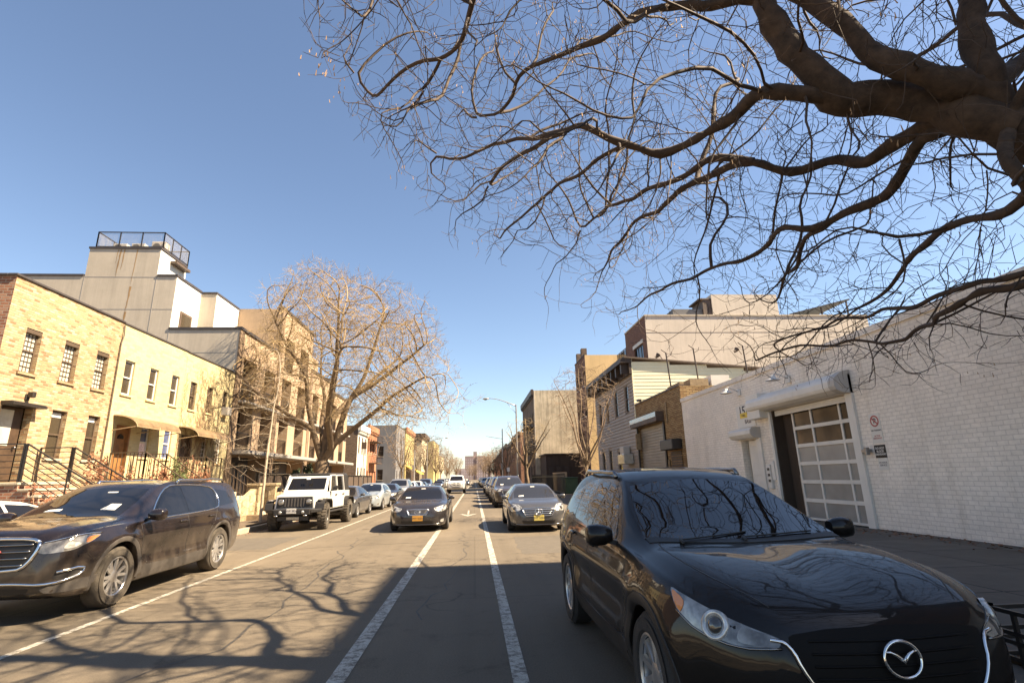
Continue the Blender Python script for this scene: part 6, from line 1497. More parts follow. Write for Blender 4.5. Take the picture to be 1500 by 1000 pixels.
    patch(B, [(.8,.62,.40),(.8,.58,.30),(.8,0,.27),(.8,-.58,.30),(.8,-.62,.40),(.8,-.3,.39),(.8,0,.385),(.8,.3,.39)], (-1,0,0), .004, .08, 'lower_intake', M['plastic_black'], root, 1)
    for mi in (False, True): patch(B, [(.7,.76,.50),(.74,.70,.42),(.76,.60,.43),(.76,.62,.52)], (-.85,-.5,0), .004, .06, 'fog_lamp', M['lamp_smoke'], root, 1, .01, mi)
    rear_stuff(B, root, -3.5, .98, .55, .8, None)
crossover()

# ---- the dusty maroon seven seater on the left
def big_suv():
    root = car_root('parked_suv', 'dusty dark maroon SUV with chrome trimmed grille parked at the left kerb', -5.72, 7.85)
    def deform(x, y, z):
        a = abs(y); s = 1 if y >= 0 else -1
        if x > -.3 and z > .85: t = sstep(-.3,.1,x)*sstep(.95,.5,x); z += t*.022*math.exp(-((a-.52)/.08)**2)
        if a > .6 and -3.9 < x < .6: y += s*.012*math.exp(-((z-.86)/.05)**2); y -= s*.02*math.exp(-((z-.62)/.12)**2)*sstep(.2,-.5,x)*sstep(-3.6,-2.4,x); y += s*.02*math.exp(-((z-.42)/.08)**2)*sstep(-.3,-.6,x)*sstep(-2.3,-2.6,-x-4.9)
        for xw in (0,-2.857):
            if a > .6: rr = math.hypot(x-xw, z-.38); y += s*.022*math.exp(-((rr-.5)/.09)**2)*(1 if z > .3 else 0)
        return (x,y,z)
    sp = dict(zt=[(-3.99,.98),(-3.97,1.15),(-3.88,1.40),(-3.74,1.545),(-3.4,1.59),(-2.8,1.61),(-2.1,1.625),(-1.6,1.615),(-1.32,1.575),(-1.12,1.50),(-.6,1.29),(-.2,1.135),(-.12,1.12),(.2,1.105),(.5,1.08),(.72,1.045),(.84,.99),(.905,.88),(.93,.70)],
        zs=[(-3.99,.92),(-3.8,1.03),(-3.3,1.075),(-2,1.05),(-.6,1.02),(.1,1.01),(.5,.985),(.75,.92),(.87,.82),(.93,.6)],
        zb=[(-3.99,.55),(-3.8,.34),(-3.4,.25),(-2.8,.22),(0,.22),(.6,.24),(.8,.28),(.9,.34),(.93,.42)],
        w=[(-3.99,.72),(-3.93,.80),(-3.75,.89),(-3.3,.94),(-2,.95),(0,.95),(.35,.935),(.6,.90),(.78,.83),(.88,.73),(.93,.60)], wr=.61, Hg=.57, ws=.955, crown=.045, deform=deform)
    B = Body(sp, 110, 4); P = M['paint_maroon']; boolean_wells(B, [(0,.425,.385,.3),(-2.857,.42,.385,.3)], root, P)
    wm = wheel_meshes(.375, .25, .245, 'six2', 'tyre_dusty')
    for x in (0,-2.857):
        for s in (1,-1): put_wheel(root, x, s*.82, .375, wm, 0, .2+x)
        arch(B, root, x, .43, .385, .06, M['plastic_grey'], a0=-12, a1=192)
    one(lambda q: q.box(-2.4,-.4,-.82,.82,.22,.32), 'underbody', M['plastic_black'], root)
    patch(B, [(-.26,.66,1.16),(-.2,.3,1.145),(-.185,0,1.14),(-.2,-.3,1.145),(-.26,-.66,1.16),(-.7,-.62,1.33),(-1.12,-.54,1.48),(-1.17,0,1.53),(-1.12,.54,1.48),(-.7,.62,1.33)], (-.5,0,-.85), .003, .12, 'windshield', M['car_glass'], root, 0, .01)
    for P3 in ([(-.46,-.42,1.25),(-.46,-.24,1.25),(-.40,-.24,1.225),(-.40,-.46,1.225)], [(-1.0,.02,1.45),(-1.0,.16,1.45),(-.97,.16,1.435),(-.97,.02,1.435)], [(-.60,.34,1.29),(-.60,.48,1.29),(-.42,.5,1.22),(-.42,.3,1.22)]): patch(B, P3, (-.5,0,-.85), .005, .08, 'windshield_sticker', M['sticker'], root, 0)
    side_glass(B, root, [[(-.74,1.08),(-1.62,1.10),(-1.66,1.50),(-1.42,1.48),(-1.15,1.36)], [(-1.74,1.10),(-2.58,1.125),(-2.72,1.46),(-1.78,1.505)], [(-2.70,1.13),(-3.5,1.17),(-3.35,1.40),(-2.84,1.455)]], M['car_glass'], chrome=([(-.62,1.045),(-1.6,1.065),(-2.55,1.085),(-2.85,1.15),(-2.9,1.42),(-2.7,1.515),(-1.75,1.545),(-1.38,1.515),(-1.05,1.36)], .013, M['chrome']), surround=[(-.64,1.055),(-1.6,1.075),(-2.55,1.095),(-2.82,1.16),(-2.87,1.41),(-2.7,1.505),(-1.75,1.535),(-1.38,1.505),(-1.05,1.35)])
    gaps(B, root, [[(-.42,1.0),(-.44,.7),(-.5,.45),(-.56,.3)], [(-1.68,1.07),(-1.70,.7),(-1.68,.3)], [(-2.72,1.1),(-2.62,.95),(-2.4,.75),(-2.36,.5)], [(-.56,.3),(-1.68,.29),(-2.36,.32)], [(-.2,1.09),(.2,1.04),(.6,.97)]], .006)
    handles(B, root, [(-1.4,.96),(-2.36,.98)], P, .22); mirror_part(root, -.56, .94, 1.12, P, None, (.12,.21,.17), .14)
    for mi in (False, True):
        L = on_body(B, [(-1.7,.60,1.6),(-1.9,.61,1.6),(-2.6,.61,1.6),(-3.2,.60,1.6),(-3.5,.58,1.5)], (0,0,-1), .055, .08, mi, 1); L[0] -= V(0,0,.05); L[-1] -= V(0,0,.05); m = MB(); m.tube(L, .02, 8); m.build('roof_rail', M['chrome'], root, smooth=True)
        hl = patch(B, [(.40,.92,.945),(.55,.93,.885),(.74,.84,.80),(.90,.62,.775),(.92,.54,.80),(.89,.55,.885),(.75,.78,.93),(.55,.9,.965)], (-.72,-.69,0), .004, .06, 'headlight', M['lamp_smoke'], root, 1, .012, mi)
        patch(B, [(.43,.92,.94),(.56,.93,.888),(.64,.9,.86),(.60,.88,.935)], (-.72,-.69,0), .007, .06, 'indicator', M['lamp_amber'], hl, 1, .006, mi)
        patch(B, [(.65,.87,.865),(.72,.83,.825),(.80,.74,.82),(.76,.78,.905)], (-.72,-.69,0), .008, .06, 'main_beam', M['lamp_clear'], hl, 1, .006, mi)
        L = on_body(B, [(.40,.93,.965),(.6,.9,.975),(.78,.8,.945),(.9,.6,.90)], (-.72,-.69,0), .004, .05, mi, 1); m = MB(); m.tube(L, .008, 6); m.build('headlight_trim', M['chrome'], hl, smooth=True)
        fg = patch(B, [(.62,.93,.60),(.66,.92,.49),(.80,.80,.47),(.84,.70,.50),(.82,.74,.57)], (-.8,-.6,0), .003, .06, 'fog_recess', M['plastic_black'], root, 1, .01, mi)
        L = on_body(B, [(.82,.74,.565),(.64,.92,.605),(.64,.93,.52),(.80,.80,.455),(.88,.62,.44),(.92,.40,.46),(.93,.2,.462)], (-.8,-.6,0), .008, .05, mi, 1); m = MB(); m.tube(L, .017, 6); m.build('bumper_trim', M['chrome'], root, smooth=True)
    g = patch(B, [(.9,.54,.93),(.9,.56,.84),(.9,.48,.66),(.9,.36,.60),(.9,-.36,.60),(.9,-.48,.66),(.9,-.56,.84),(.9,-.54,.93),(.9,-.3,.955),(.9,.3,.955)], (-1,0,-.1), .003, .07, 'grille', M['plastic_black'], root, 1, .01)
    trim(B, [(.9,.54,.93),(.9,.56,.84),(.9,.48,.66),(.9,.36,.60),(.9,-.36,.60),(.9,-.48,.66),(.9,-.56,.84),(.9,-.54,.93),(.9,-.3,.955),(.9,.3,.955)], (-1,0,-.1), .022, 'grille_frame', M['chrome'], g, .006, False, 1, True)
    m = MB()
    for k in range(4): m.tube(on_body(B, [(.9,.49-.012*(3-k)**1.5,.66+k*.075),(.9,0,.655+k*.075),(.9,-.49+.012*(3-k)**1.5,.66+k*.075)], (-1,0,-.1), .01, .06, False, 0), .014, 6)
    m.build('grille_bars', M['chrome_dark'], g, smooth=True)
    c, n = B.hit((.9,0,.77), Vector((-1,0,0))); text_obj('GMC', .15, (c.x+.03,0,.775), Matrix(((0,0,1),(1,0,0),(0,1,0))), M['sign_red'], root, 'badge', .012, bold=.006)
    patch(B, [(.9,.55,.40),(.9,.5,.345),(.9,-.5,.345),(.9,-.55,.40),(.9,0,.42)], (-1,0,0), .004, .08, 'lower_intake', M['plastic_black'], root, 1)
    patch(B, [(.85,.62,.345),(.85,.5,.30),(.85,-.5,.30),(.85,-.62,.345),(.85,0,.335)], (-1,0,0), .006, .08, 'skid_plate', M['chrome_dark'], root, 0)
    patch(B, [(.3,.94,.46),(.5,.94,.34),(.75,.84,.33),(.85,.65,.34),(.88,.6,.40),(.8,.8,.43),(.6,.93,.46)], (-.7,-.7,0), .004, .08, 'bumper_cladding', M['plastic_grey'], root, 1); patch(B, [(.3,.94,.46),(.5,.94,.34),(.75,.84,.33),(.85,.65,.34),(.88,.6,.40),(.8,.8,.43),(.6,.93,.46)], (-.7,-.7,0), .004, .08, 'bumper_cladding', M['plastic_grey'], root, 1, .012, True)
    for mi in (False, True): patch(B, [(-.46,.9,.44),(-.46,.9,.26),(-2.42,.9,.26),(-2.42,.9,.44),(-1.4,.9,.42)], (0,-1,0), .006, .12, 'sill_cladding', M['plastic_grey'], root, 1, .01, mi)
    rear_stuff(B, root, -3.9, 1.05, .55, .85, None)
big_suv()

# ---- generic makers for the other cars
SEDAN = dict(zt=[(-3.75,.72),(-3.72,.90),(-3.55,1.02),(-3.1,1.06),(-2.75,1.13),(-2.3,1.33),(-1.9,1.425),(-1.5,1.45),(-1.1,1.42),(-.85,1.35),(-.35,1.11),(-.05,.975),(.03,.955),(.3,.92),(.6,.85),(.75,.775),(.84,.68),(.88,.56)],
    zs=[(-3.75,.66),(-3.6,.88),(-3,.95),(-2,.95),(-.6,.92),(0,.88),(.4,.82),(.7,.70),(.84,.58),(.88,.48)], zb=[(-3.75,.45),(-3.55,.27),(-3,.2),(0,.17),(.6,.17),(.8,.21),(.86,.27),(.88,.34)],
    w=[(-3.75,.64),(-3.6,.80),(-3.2,.87),(-2,.905),(-.5,.905),(0,.90),(.35,.87),(.6,.79),(.76,.68),(.85,.54),(.88,.42)], wr=.545, Hg=.50, ws=.955, crown=.045)
SUV = dict(zt=[(-3.62,.95),(-3.58,1.1),(-3.45,1.38),(-3.25,1.56),(-2.9,1.63),(-2.2,1.68),(-1.6,1.675),(-1.3,1.62),(-1.1,1.54),(-.6,1.30),(-.22,1.12),(-.12,1.10),(.2,1.08),(.5,1.03),(.7,.97),(.82,.87),(.87,.72)],
    zs=[(-3.62,.9),(-3.4,1.02),(-2.8,1.06),(-1,1.02),(0,.99),(.5,.93),(.75,.83),(.87,.64)], zb=[(-3.62,.5),(-3.4,.3),(-2.8,.24),(0,.23),(.6,.25),(.8,.3),(.87,.4)],
    w=[(-3.62,.70),(-3.5,.82),(-3.1,.895),(-2,.91),(0,.91),(.35,.885),(.6,.82),(.77,.70),(.87,.52)], wr=.60, Hg=.6, ws=.955, crown=.05)
HATCH = dict(zt=[(-3.45,.85),(-3.42,1.0),(-3.25,1.2),(-2.9,1.36),(-2.4,1.46),(-1.9,1.50),(-1.5,1.485),(-1.2,1.42),(-.6,1.20),(-.1,1.0),(0,.975),(.3,.92),(.55,.85),(.7,.77),(.8,.66),(.84,.54)],
    zs=[(-3.45,.78),(-3.3,.92),(-2.5,.97),(-.8,.92),(0,.88),(.4,.81),(.68,.69),(.84,.47)], zb=[(-3.45,.42),(-3.2,.25),(-2.6,.18),(0,.17),(.6,.18),(.8,.24),(.84,.32)],
    w=[(-3.45,.62),(-3.3,.77),(-2.9,.85),(-2,.875),(0,.87),(.35,.84),(.55,.77),(.7,.67),(.8,.53),(.84,.42)], wr=.545, Hg=.52, ws=.955, crown=.05)
def generic(kind, name, label, x, yf, paint_, face, glass='car_glass', group=None, rot=0, plate_mat='plate_white', lod=0, rim='rim', wb=None, extra=None):
    root = car_root(name, label, x, yf, rot, group); sp = {'sedan':SEDAN,'suv':SUV,'hatch':HATCH}[kind]; wbase = wb or {'sedan':-2.76,'suv':-2.67,'hatch':-2.6}[kind]
    B = Body(sp, 60 if lod == 0 else 34, 3 if lod == 0 else 2); P = M[paint_]; rad = .37 if kind == 'suv' else .325; zt = pchip(sp['zt'])
    boolean_wells(B, [(0,rad+.035,rad,.3),(wbase,rad+.035,rad,.3)], root, P)
    wm = wheel_meshes(rad, .215, rad-.105, 'five2' if kind != 'hatch' else 'seven', 'tyre', rim)
    for xx in (0, wbase):
        for s in (1,-1): put_wheel(root, xx, s*.79, rad, wm, 0, .4+xx)
    # glass
    cow, top = {'sedan':(-.08,-.92),'suv':(-.25,-1.17),'hatch':(-.13,-1.22)}[kind]; f = lambda a: cow+(top-cow)*a; wr = sp['wr']
    L = [(f(.1),.66,0),(f(.04),.3,0),(f(.03),0,0),(f(.04),-.3,0),(f(.1),-.66,0),(f(.55),-.63,0),(f(.95),-wr*.93,0),(f(1.),0,0),(f(.95),wr*.93,0),(f(.55),.63,0)]
    ws_ = patch(B, [(a,b,zt(a)) for a, b, c in L], (-.5,0,-.86), .003, .12, 'windshield', M[glass], root, 0, .01)
    if lod == 0:
        patch(B, [(f(.16),-.5,zt(f(.16))),(f(.16),-.34,zt(f(.16))),(f(.24),-.34,zt(f(.24))),(f(.24),-.5,zt(f(.24)))], (-.5,0,-.86), .005, .1, 'windshield_sticker', M['sticker'], root, 0)
        patch(B, [(f(.9),-.06,zt(f(.9))),(f(.9),.08,zt(f(.9))),(f(.85),.08,zt(f(.85))),(f(.85),-.06,zt(f(.85)))], (-.5,0,-.86), .005, .1, 'windshield_sticker', M['sticker'], root, 0)
    if kind == 'sedan':
        S = [[(-.62,.985),(-1.45,1.0),(-1.47,1.36),(-1.2,1.34),(-.98,1.24)], [(-1.53,1.0),(-2.25,1.02),(-2.35,1.22),(-2.1,1.31),(-1.55,1.36)]]; ch = [(-.5,.96),(-1.5,.975),(-2.55,1.0),(-2.4,1.2),(-2.1,1.345),(-1.5,1.395),(-1.15,1.365),(-.85,1.22)]
    elif kind == 'suv':
        S = [[(-.70,1.08),(-1.5,1.10),(-1.52,1.55),(-1.35,1.53),(-1.1,1.40)], [(-1.6,1.1),(-2.4,1.12),(-2.5,1.5),(-1.63,1.555)], [(-2.5,1.12),(-3.2,1.16),(-3.05,1.40),(-2.6,1.49)]]; ch = None
    else:
        S = [[(-.72,.99),(-1.5,1.01),(-1.53,1.38),(-1.3,1.35),(-1.0,1.2)], [(-1.58,1.01),(-2.35,1.03),(-2.4,1.32),(-1.6,1.385)], [(-2.45,1.04),(-2.95,1.08),(-2.5,1.28)]]; ch = None
    side_glass(B, root, S, M['car_glass'], chrome=(ch, .009, M['chrome']) if ch and lod == 0 else None)
    if lod == 0:
        zz = .95 if kind != 'suv' else 1.04
        gaps(B, root, [[(-.3,zz-.06),(-.32,.6),(-.42,.25)], [(-1.5,zz),(-1.52,.6),(-1.5,.24)], [(S[1][1][0]-.05,zz),(wbase+.45,.75),(wbase+.40,.5)]])
        handles(B, root, [(-1.25,zz-.11),(-2.2,zz-.09)], P, .18)
    mirror_part(root, S[0][0][0]+.14, .88, S[0][0][1]+.04, P, None, (.09,.18,.13), .1)
    fz = {'sedan':(.72,.60),'suv':(.93,.78),'hatch':(.74,.62)}[kind]; nx = sp['zt'][-1][0]
    # front
    hz = fz[0]
    if face == 'lux':      # low oval lamps, trapezoid grille with a round emblem
        H = [(.36,.86,hz+.075),(.50,.84,hz-.04),(.70,.70,hz-.085),(.80,.52,hz-.07),(.78,.47,hz+.02),(.62,.66,hz+.075),(.45,.79,hz+.11)]
        G = [(.8,.33,.70),(.8,.26,.535),(.8,0,.525),(.8,-.26,.535),(.8,-.33,.70),(.8,0,.715)]
    elif face == 'star':
        H = [(.32,.86,hz+.08),(.42,.86,hz-.06),(.62,.78,hz-.10),(.78,.58,hz-.08),(.80,.50,hz+.01),(.66,.60,hz+.10),(.48,.74,hz+.12)]
        G = [(.8,.50,.70),(.8,.40,.50),(.8,0,.48),(.8,-.40,.50),(.8,-.50,.70),(.8,0,.73)]
    elif face == 'suv':
        H = [(.40,.87,hz+.07),(.52,.85,hz-.06),(.72,.72,hz-.09),(.80,.56,hz-.07),(.78,.52,hz+.05),(.6,.72,hz+.08)]; G = [(.8,.46,.90),(.8,.42,.66),(.8,0,.64),(.8,-.42,.66),(.8,-.46,.90),(.8,0,.92)]
    else:
        H = [(.2,.85,hz+.12),(.40,.84,hz-.02),(.62,.72,hz-.09),(.74,.54,hz-.08),(.70,.50,hz+.02),(.5,.66,hz+.09)]; G = [(.8,.40,.62),(.8,.36,.555),(.8,-.36,.555),(.8,-.40,.62)]
    for mi in (False, True):
        hl = patch(B, H, (-.78,-.62,0), .004, .08, 'headlight', M['lamp_clear'], root, 1, .012, mi)
        if lod == 0:
            c, n = B.hit((.62,(-.68 if mi else .68),hz), Vector((-.78,.62 if mi else -.62,0)).normalized()); T = Matrix.Translation(c+n*.006) @ n.to_track_quat('Z','Y').to_matrix().to_4x4(); m = MB(); m.lathe([(.06,-.01),(.05,.01),(.03,.018),(0,.02)], 16, T); m.build('projector_lens', M['lamp_lens'], hl, smooth=True)
            patch(B, [(.6,.80,.40),(.62,.78,.30),(.72,.66,.30),(.72,.68,.38)] if kind != 'suv' else [(.6,.8,.5),(.62,.78,.42),(.72,.66,.42),(.72,.68,.5)], (-.8,-.6,0), .004, .08, 'fog_lamp', M['lamp_smoke'] if face != 'lux' else M['lamp_clear'], root, 1, .01, mi)
    g = patch(B, G, (-1,0,-.1), .004, .08, 'grille', M['plastic_black'] if face != 'lux' else M['chrome_dark'], root, 0 if face != 'hatch' else 1, .01)
    if lod == 0:
        if face in ('lux','star','suv'):
            trim(B, G, (-1,0,-.1), .014, 'grille_frame', M['chrome'], g, .006, False, 0, True)
            m = MB(); z0, z1 = min(p[2] for p in G)+.04, max(p[2] for p in G)-.03; k_ = 3 if face == 'star' else 5
            for k in range(k_):
                t = (k+.5)/k_; zz = z0+(z1-z0)*t; yy = abs(G[1][1])+(abs(G[0][1])-abs(G[1][1]))*t-.02; m.tube(on_body(B, [(.8,yy,zz),(.8,0,zz-.004),(.8,-yy,zz)], (-1,0,-.1), .008, .08, False, 0), .017 if face == 'star' else .007, 5)
            m.build('grille_bars', M['chrome'] if face == 'star' else M['plastic_grey'] if face == 'lux' else M['chrome_dark'], g, smooth=True)
            zc = (z0+z1)/2; c, n = B.hit((.9,0,zc), Vector((-1,0,0))); badge_ring(root, c+V(.03,0,0), (.115 if face == 'star' else .085) if face != 'suv' else .06, M['chrome'], (1,0,.1), {'star':'star','lux':'hook','suv':None}[face])
        patch(B, [(.8,.52,.36 if kind != 'suv' else .48),(.8,.46,.26 if kind != 'suv' else .36),(.8,-.46,.26 if kind != 'suv' else .36),(.8,-.52,.36 if kind != 'suv' else .48)], (-1,0,0), .004, .1, 'lower_intake', M['plastic_black'], root, 1)
        if kind != 'hatch': trim(B, [(.7,.72,.25),(.8,.4,.24),(.8,0,.235),(.8,-.4,.24),(.7,-.72,.25)] if kind != 'suv' else [(.7,.72,.36),(.8,0,.34),(.7,-.72,.36)], (-1,0,0), .014, 'bumper_lip', M['chrome_dark'], root, .004)
    c, n = B.hit((.9,0,.43 if kind != 'suv' else .56), Vector((-1,0,0))); plate(root, c.x+.012, .43 if kind != 'suv' else .56, plate_mat, None, '' if lod else 'EMT 5204')
    rear_stuff(B, root, -3.6 if kind != 'hatch' else -3.35, .88, .5, .78, None)
    if kind == 'suv':
        for mi in (False, True): m = MB(); m.tube(on_body(B, [(-1.6,.58,1.6),(-2.2,.59,1.6),(-3,.57,1.6)], (0,0,-1), .04, .1, mi, 1), .016, 6); m.build('roof_rail', M['chrome_dark'], root, smooth=True)
    if kind == 'hatch' or lod == 0: one(lambda q: q.box(wbase+.4,-.4,-.78,.78,.18,.28), 'underbody', M['plastic_black'], root)
    root.scale = (1, 1, {'sedan':.92,'hatch':.94,'suv':.97}[kind])
    return root
generic('sedan', 'moving_sedan', 'black luxury sedan with an orange plate driving towards the camera in the traffic lane', -1.72, 17.5, 'paint_dark', 'lux', plate_mat='plate_gold')
generic('sedan', 'parked_sedan', 'grey sedan with a three pointed star grille and yellow plate parked behind the black crossover', 1.84, 16.35, 'paint_grey', 'star', 'car_glass_light', plate_mat='plate_yellow')
bpy.data.objects['parked_sedan'].scale = (.97,.95,.92)
SB = generic('sedan', 'parked_sedan', 'dark grey sedan parked right behind the white off-road car', -5.98, 24.2, 'paint_grey', 'lux', lod=0)
HB = generic('hatch', 'parked_hatchback', 'pale silver blue hatchback parked between two dark sedans on the left', -5.85, 30.0, 'paint_silverblue', 'hatch')
SU = generic('suv', 'parked_suv', 'dark brown SUV parked behind the grey star badged sedan on the right', 1.93, 29.0, 'paint_brown', 'suv', 'car_glass_light')
S2 = generic('sedan', 'parked_sedan', 'dark sedan parked behind the pale silver blue hatchback on the left', -5.9, 35.8, 'paint_dark', 'lux', lod=1)
U2 = generic('suv', 'parked_suv', 'blue black SUV parked behind the dark brown SUV on the right', 1.9, 35.0, 'paint_blue', 'suv', lod=1)
U3 = generic('suv', 'parked_suv', 'silver SUV parked in the left row near the grey sign post', -5.85, 41.2, 'paint_silver', 'suv', lod=1)
H3 = generic('hatch', 'parked_hatchback', 'small white hatchback beyond the silver SUV on the left', -5.9, 47, 'paint_white', 'hatch', lod=1)
U4 = generic('suv', 'parked_suv', 'black SUV third from the grey sedan in the right row', 1.95, 41, 'paint_dark', 'suv', lod=1)
WC = generic('sedan', 'parked_sedan', 'white sedan half hidden behind the dusty maroon SUV, in front of the stoop', -9.6, 9.5, 'paint_white', 'lux', lod=0)
gr = 'cars parked far down the street'
FARCARS = [(H3,-5.9,52.6),(S2,-5.95,58),(U2,-5.9,63.6),(S2,-5.9,88),(U3,-5.9,94),(H3,-5.9,100),(U4,-5.9,106),(SB,-5.9,112),(U4,-5.9,119),(S2,-5.9,127),
    (S2,1.9,46.6),(U2,1.95,52.4),(H3,1.9,58),(U3,1.95,88),(S2,1.9,94),(U4,1.95,100),(S2,1.95,106),(U2,1.9,112),(H3,1.95,119),(U4,1.9,127),(U3,1.9,135)]
KN = {'paint_white':'white hatchback','paint_dark':'dark car','paint_blue':'blue black SUV','paint_silver':'silver SUV','paint_grey':'grey sedan'}
names = {id(H3):'white hatchback', id(S2):'dark sedan', id(U2):'blue black SUV', id(U3):'silver SUV', id(U4):'black SUV', id(SB):'grey sedan'}
seen = {}
ORD = ['','second ','third ','fourth ','fifth ']
for src, x, y in FARCARS:
    side = 'left' if x < 0 else 'right'; far_ = 'beyond' if y > 80 else 'before'; k = (names[id(src)], side, far_); n = seen[k] = seen.get(k, -1)+1
    copy_thing(src, (x,y,0), R(-90), f'{ORD[n]}{k[0]} in the {side} parked row {far_} the side street')['group'] = gr
copy_thing(U4, (-2.6,98,0), R(-90), 'black SUV driving in the traffic lane far behind the white pickup'); copy_thing(S2, (-1.9,118,0), R(-90), 'dark sedan driving in the traffic lane behind the far black SUV')

# ---- white off-road car
def offroad():
    root = car_root('offroad_car', 'white boxy off-road car with seven slot grille and fat tyres parked at the left kerb', -5.90, 18.85, -.02); W_, K = M['paint_white'], M['plastic_black']
    m = MB()      # tub, bonnet, cowl
    m.hexa([(-3.35,-.80,.62),(-.35,-.80,.62),(-.35,.80,.62),(-3.35,.80,.62),(-3.35,-.79,1.20),(-.42,-.79,1.20),(-.42,.79,1.20),(-3.35,.79,1.20)])
    m.hexa([(-.348,-.79,.62),(.50,-.62,.66),(.50,.62,.66),(-.348,.79,.62),(-.348,-.74,1.205),(.46,-.58,1.13),(.46,.58,1.13),(-.348,.74,1.205)])
    m.hexa([(-.35,-.55,1.207),(.3,-.42,1.15),(.3,.42,1.15),(-.35,.55,1.207),(-.35,-.48,1.235),(.2,-.36,1.18),(.2,.36,1.18),(-.35,.48,1.235)])
    body = m.build('body', W_, root, bevel=.03, segs=2, smooth=True, autosmooth=40)
    m = MB()      # windscreen frame
    def quadframe(b0, b1, t0, t1, th):
        pass
    zb, zt, xb, xt, yb, yt = 1.205, 1.74, -.44, -.86, .745, .685
    for s in (-1,1): m.hexa([(xb,s*(yb-.10),zb),(xb+.05,s*(yb-.10),zb),(xb+.05,s*yb,zb),(xb,s*yb,zb),(xt,s*(yt-.08),zt),(xt+.05,s*(yt-.08),zt),(xt+.05,s*yt,zt),(xt,s*yt,zt)])
    m.hexa([(xb,-yb+.1,zb),(xb+.05,-yb+.1,zb),(xb+.05,yb-.1,zb),(xb,yb-.1,zb),(xb-.05,-yb+.107,zb+.07),(xb,-yb+.107,zb+.07),(xb,yb-.107,zb+.07),(xb-.05,yb-.107,zb+.07)])
    m.hexa([(xt+.045,-yt+.08,zt-.075),(xt+.095,-yt+.08,zt-.075),(xt+.095,yt-.08,zt-.075),(xt+.045,yt-.08,zt-.075),(xt,-yt+.08,zt),(xt+.05,-yt+.08,zt),(xt+.05,yt-.08,zt),(xt,yt-.08,zt)])
    m.build('windshield_frame', W_, root, bevel=.008)
    one(lambda q: q.quad((xb-.01,-yb+.1,zb+.06),(xb-.01,yb-.1,zb+.06),(xt+.06,yt-.08,zt-.06),(xt+.06,-yt+.08,zt-.06)), 'windshield', M['car_glass'], root)
    one(lambda q: q.hexa([(xb-.09,-.02,zb+.42),(xb-.085,-.02,zb+.42),(xb-.085,.12,zb+.42),(xb-.09,.12,zb+.42),(xb-.14,-.02,zb+.5),(xb-.135,-.02,zb+.5),(xb-.135,.1,zb+.5),(xb-.14,.1,zb+.5)]), 'windshield_sticker', M['sticker'], root)
    # roof and rear hardtop
    one(lambda q: q.hexa([(-3.3,-.70,1.78),(-.84,-.69,1.782),(-.84,.69,1.782),(-3.3,.70,1.78),(-3.28,-.66,1.85),(-.92,-.64,1.84),(-.92,.64,1.84),(-3.28,.66,1.85)]), 'hard_top', K, root, bevel=.02, segs=2)
    one(lambda q: (q.hexa([(-3.33,-.77,1.202),(-2.48,-.77,1.202),(-2.48,.77,1.202),(-3.33,.77,1.202),(-3.28,-.71,1.778),(-2.55,-.71,1.778),(-2.55,.71,1.778),(-3.28,.71,1.778)])), 'rear_top', K, root, bevel=.015)
    for s in (-1,1):
        # doors: frames in body colour with glass
        for a, b in ((-.60,-1.48),(-1.52,-2.46)):
            m = MB()
            y = lambda z: s*(.80-(z-1.2)*.155); fr = .06
            xa_t = a-.20 if a > -1 else a
            def bar(p, q, w=fr): m.bar((p[0],y(p[1]),p[1]),(q[0],y(q[1]),q[1]),.035,w,up=(0,1,0)) if False else m.tube([(p[0],y(p[1]),p[1]),(q[0],y(q[1]),q[1])], w*.55, 4)
            bar((a,1.2),(xa_t-.06,1.76)); bar((xa_t-.06,1.76),(b,1.77)); bar((b,1.77),(b,1.2)); fo = m.build('door_frame', W_, root)
            m = MB(); m.box(b+.005, a, s*.79 if s > 0 else -.815, .815 if s > 0 else s*.79, .64, 1.215); d = m.build('door', W_, root, bevel=.012)
            g = MB(); g.quad((a-.03,y(1.2)*.985,1.2),(b+.03,y(1.2)*.985,1.2),(b+.03,y(1.75)*.985,1.75),(xa_t-.08,y(1.75)*.985,1.75)); g.build('side_window', M['car_glass'], d)
            h = MB(); h.bar((b+.08,s*.835,1.08),(b+.26,s*.835,1.08),.03,.035); h.box(b+.07,b+.1,min(s*.815,s*.83),max(s*.815,s*.83),1.06,1.1); h.build('door_handle', K, d)
        # fender flares
        for xc, xa, xb_ in ((0,.56,-.5),(-3.0+.0,-2.46,-3.52)):
            m = MB(); rr = .50; n = 14; w0, w1 = s*.70, s*.955; L = []
            pts = [(xa,.70),(xa-.04,.86),(xa-.13,.965),(xa-.3,1.0),(xc-.1,1.0),(xb_+.16,.985),(xb_+.05,.9),(xb_,.72)]
            for (p0, q0), (p1, q1) in zip(pts, pts[1:]):
                m.hexa([(p0,w0,q0-.05),(p1,w0,q1-.05),(p1,w1,q1-.06),(p0,w1,q0-.06),(p0,w0,q0),(p1,w0,q1),(p1,w1,q1-.02),(p0,w1,q0-.02)])
            m.build('fender_flare', K, root)
        one(lambda q: q.hexa([(.40,s*.72,.955),(.50,s*.72,.955),(.50,s*.86,.955),(.40,s*.86,.955),(.40,s*.72,.99),(.50,s*.72,.985),(.50,s*.86,.985),(.40,s*.86,.99)]), 'indicator', M['lamp_clear'], root)
        one(lambda q: q.box(-2.4,-.55,min(s*.74,s*.86),max(s*.74,s*.86),.50,.56), 'side_step', K, root, bevel=.015)
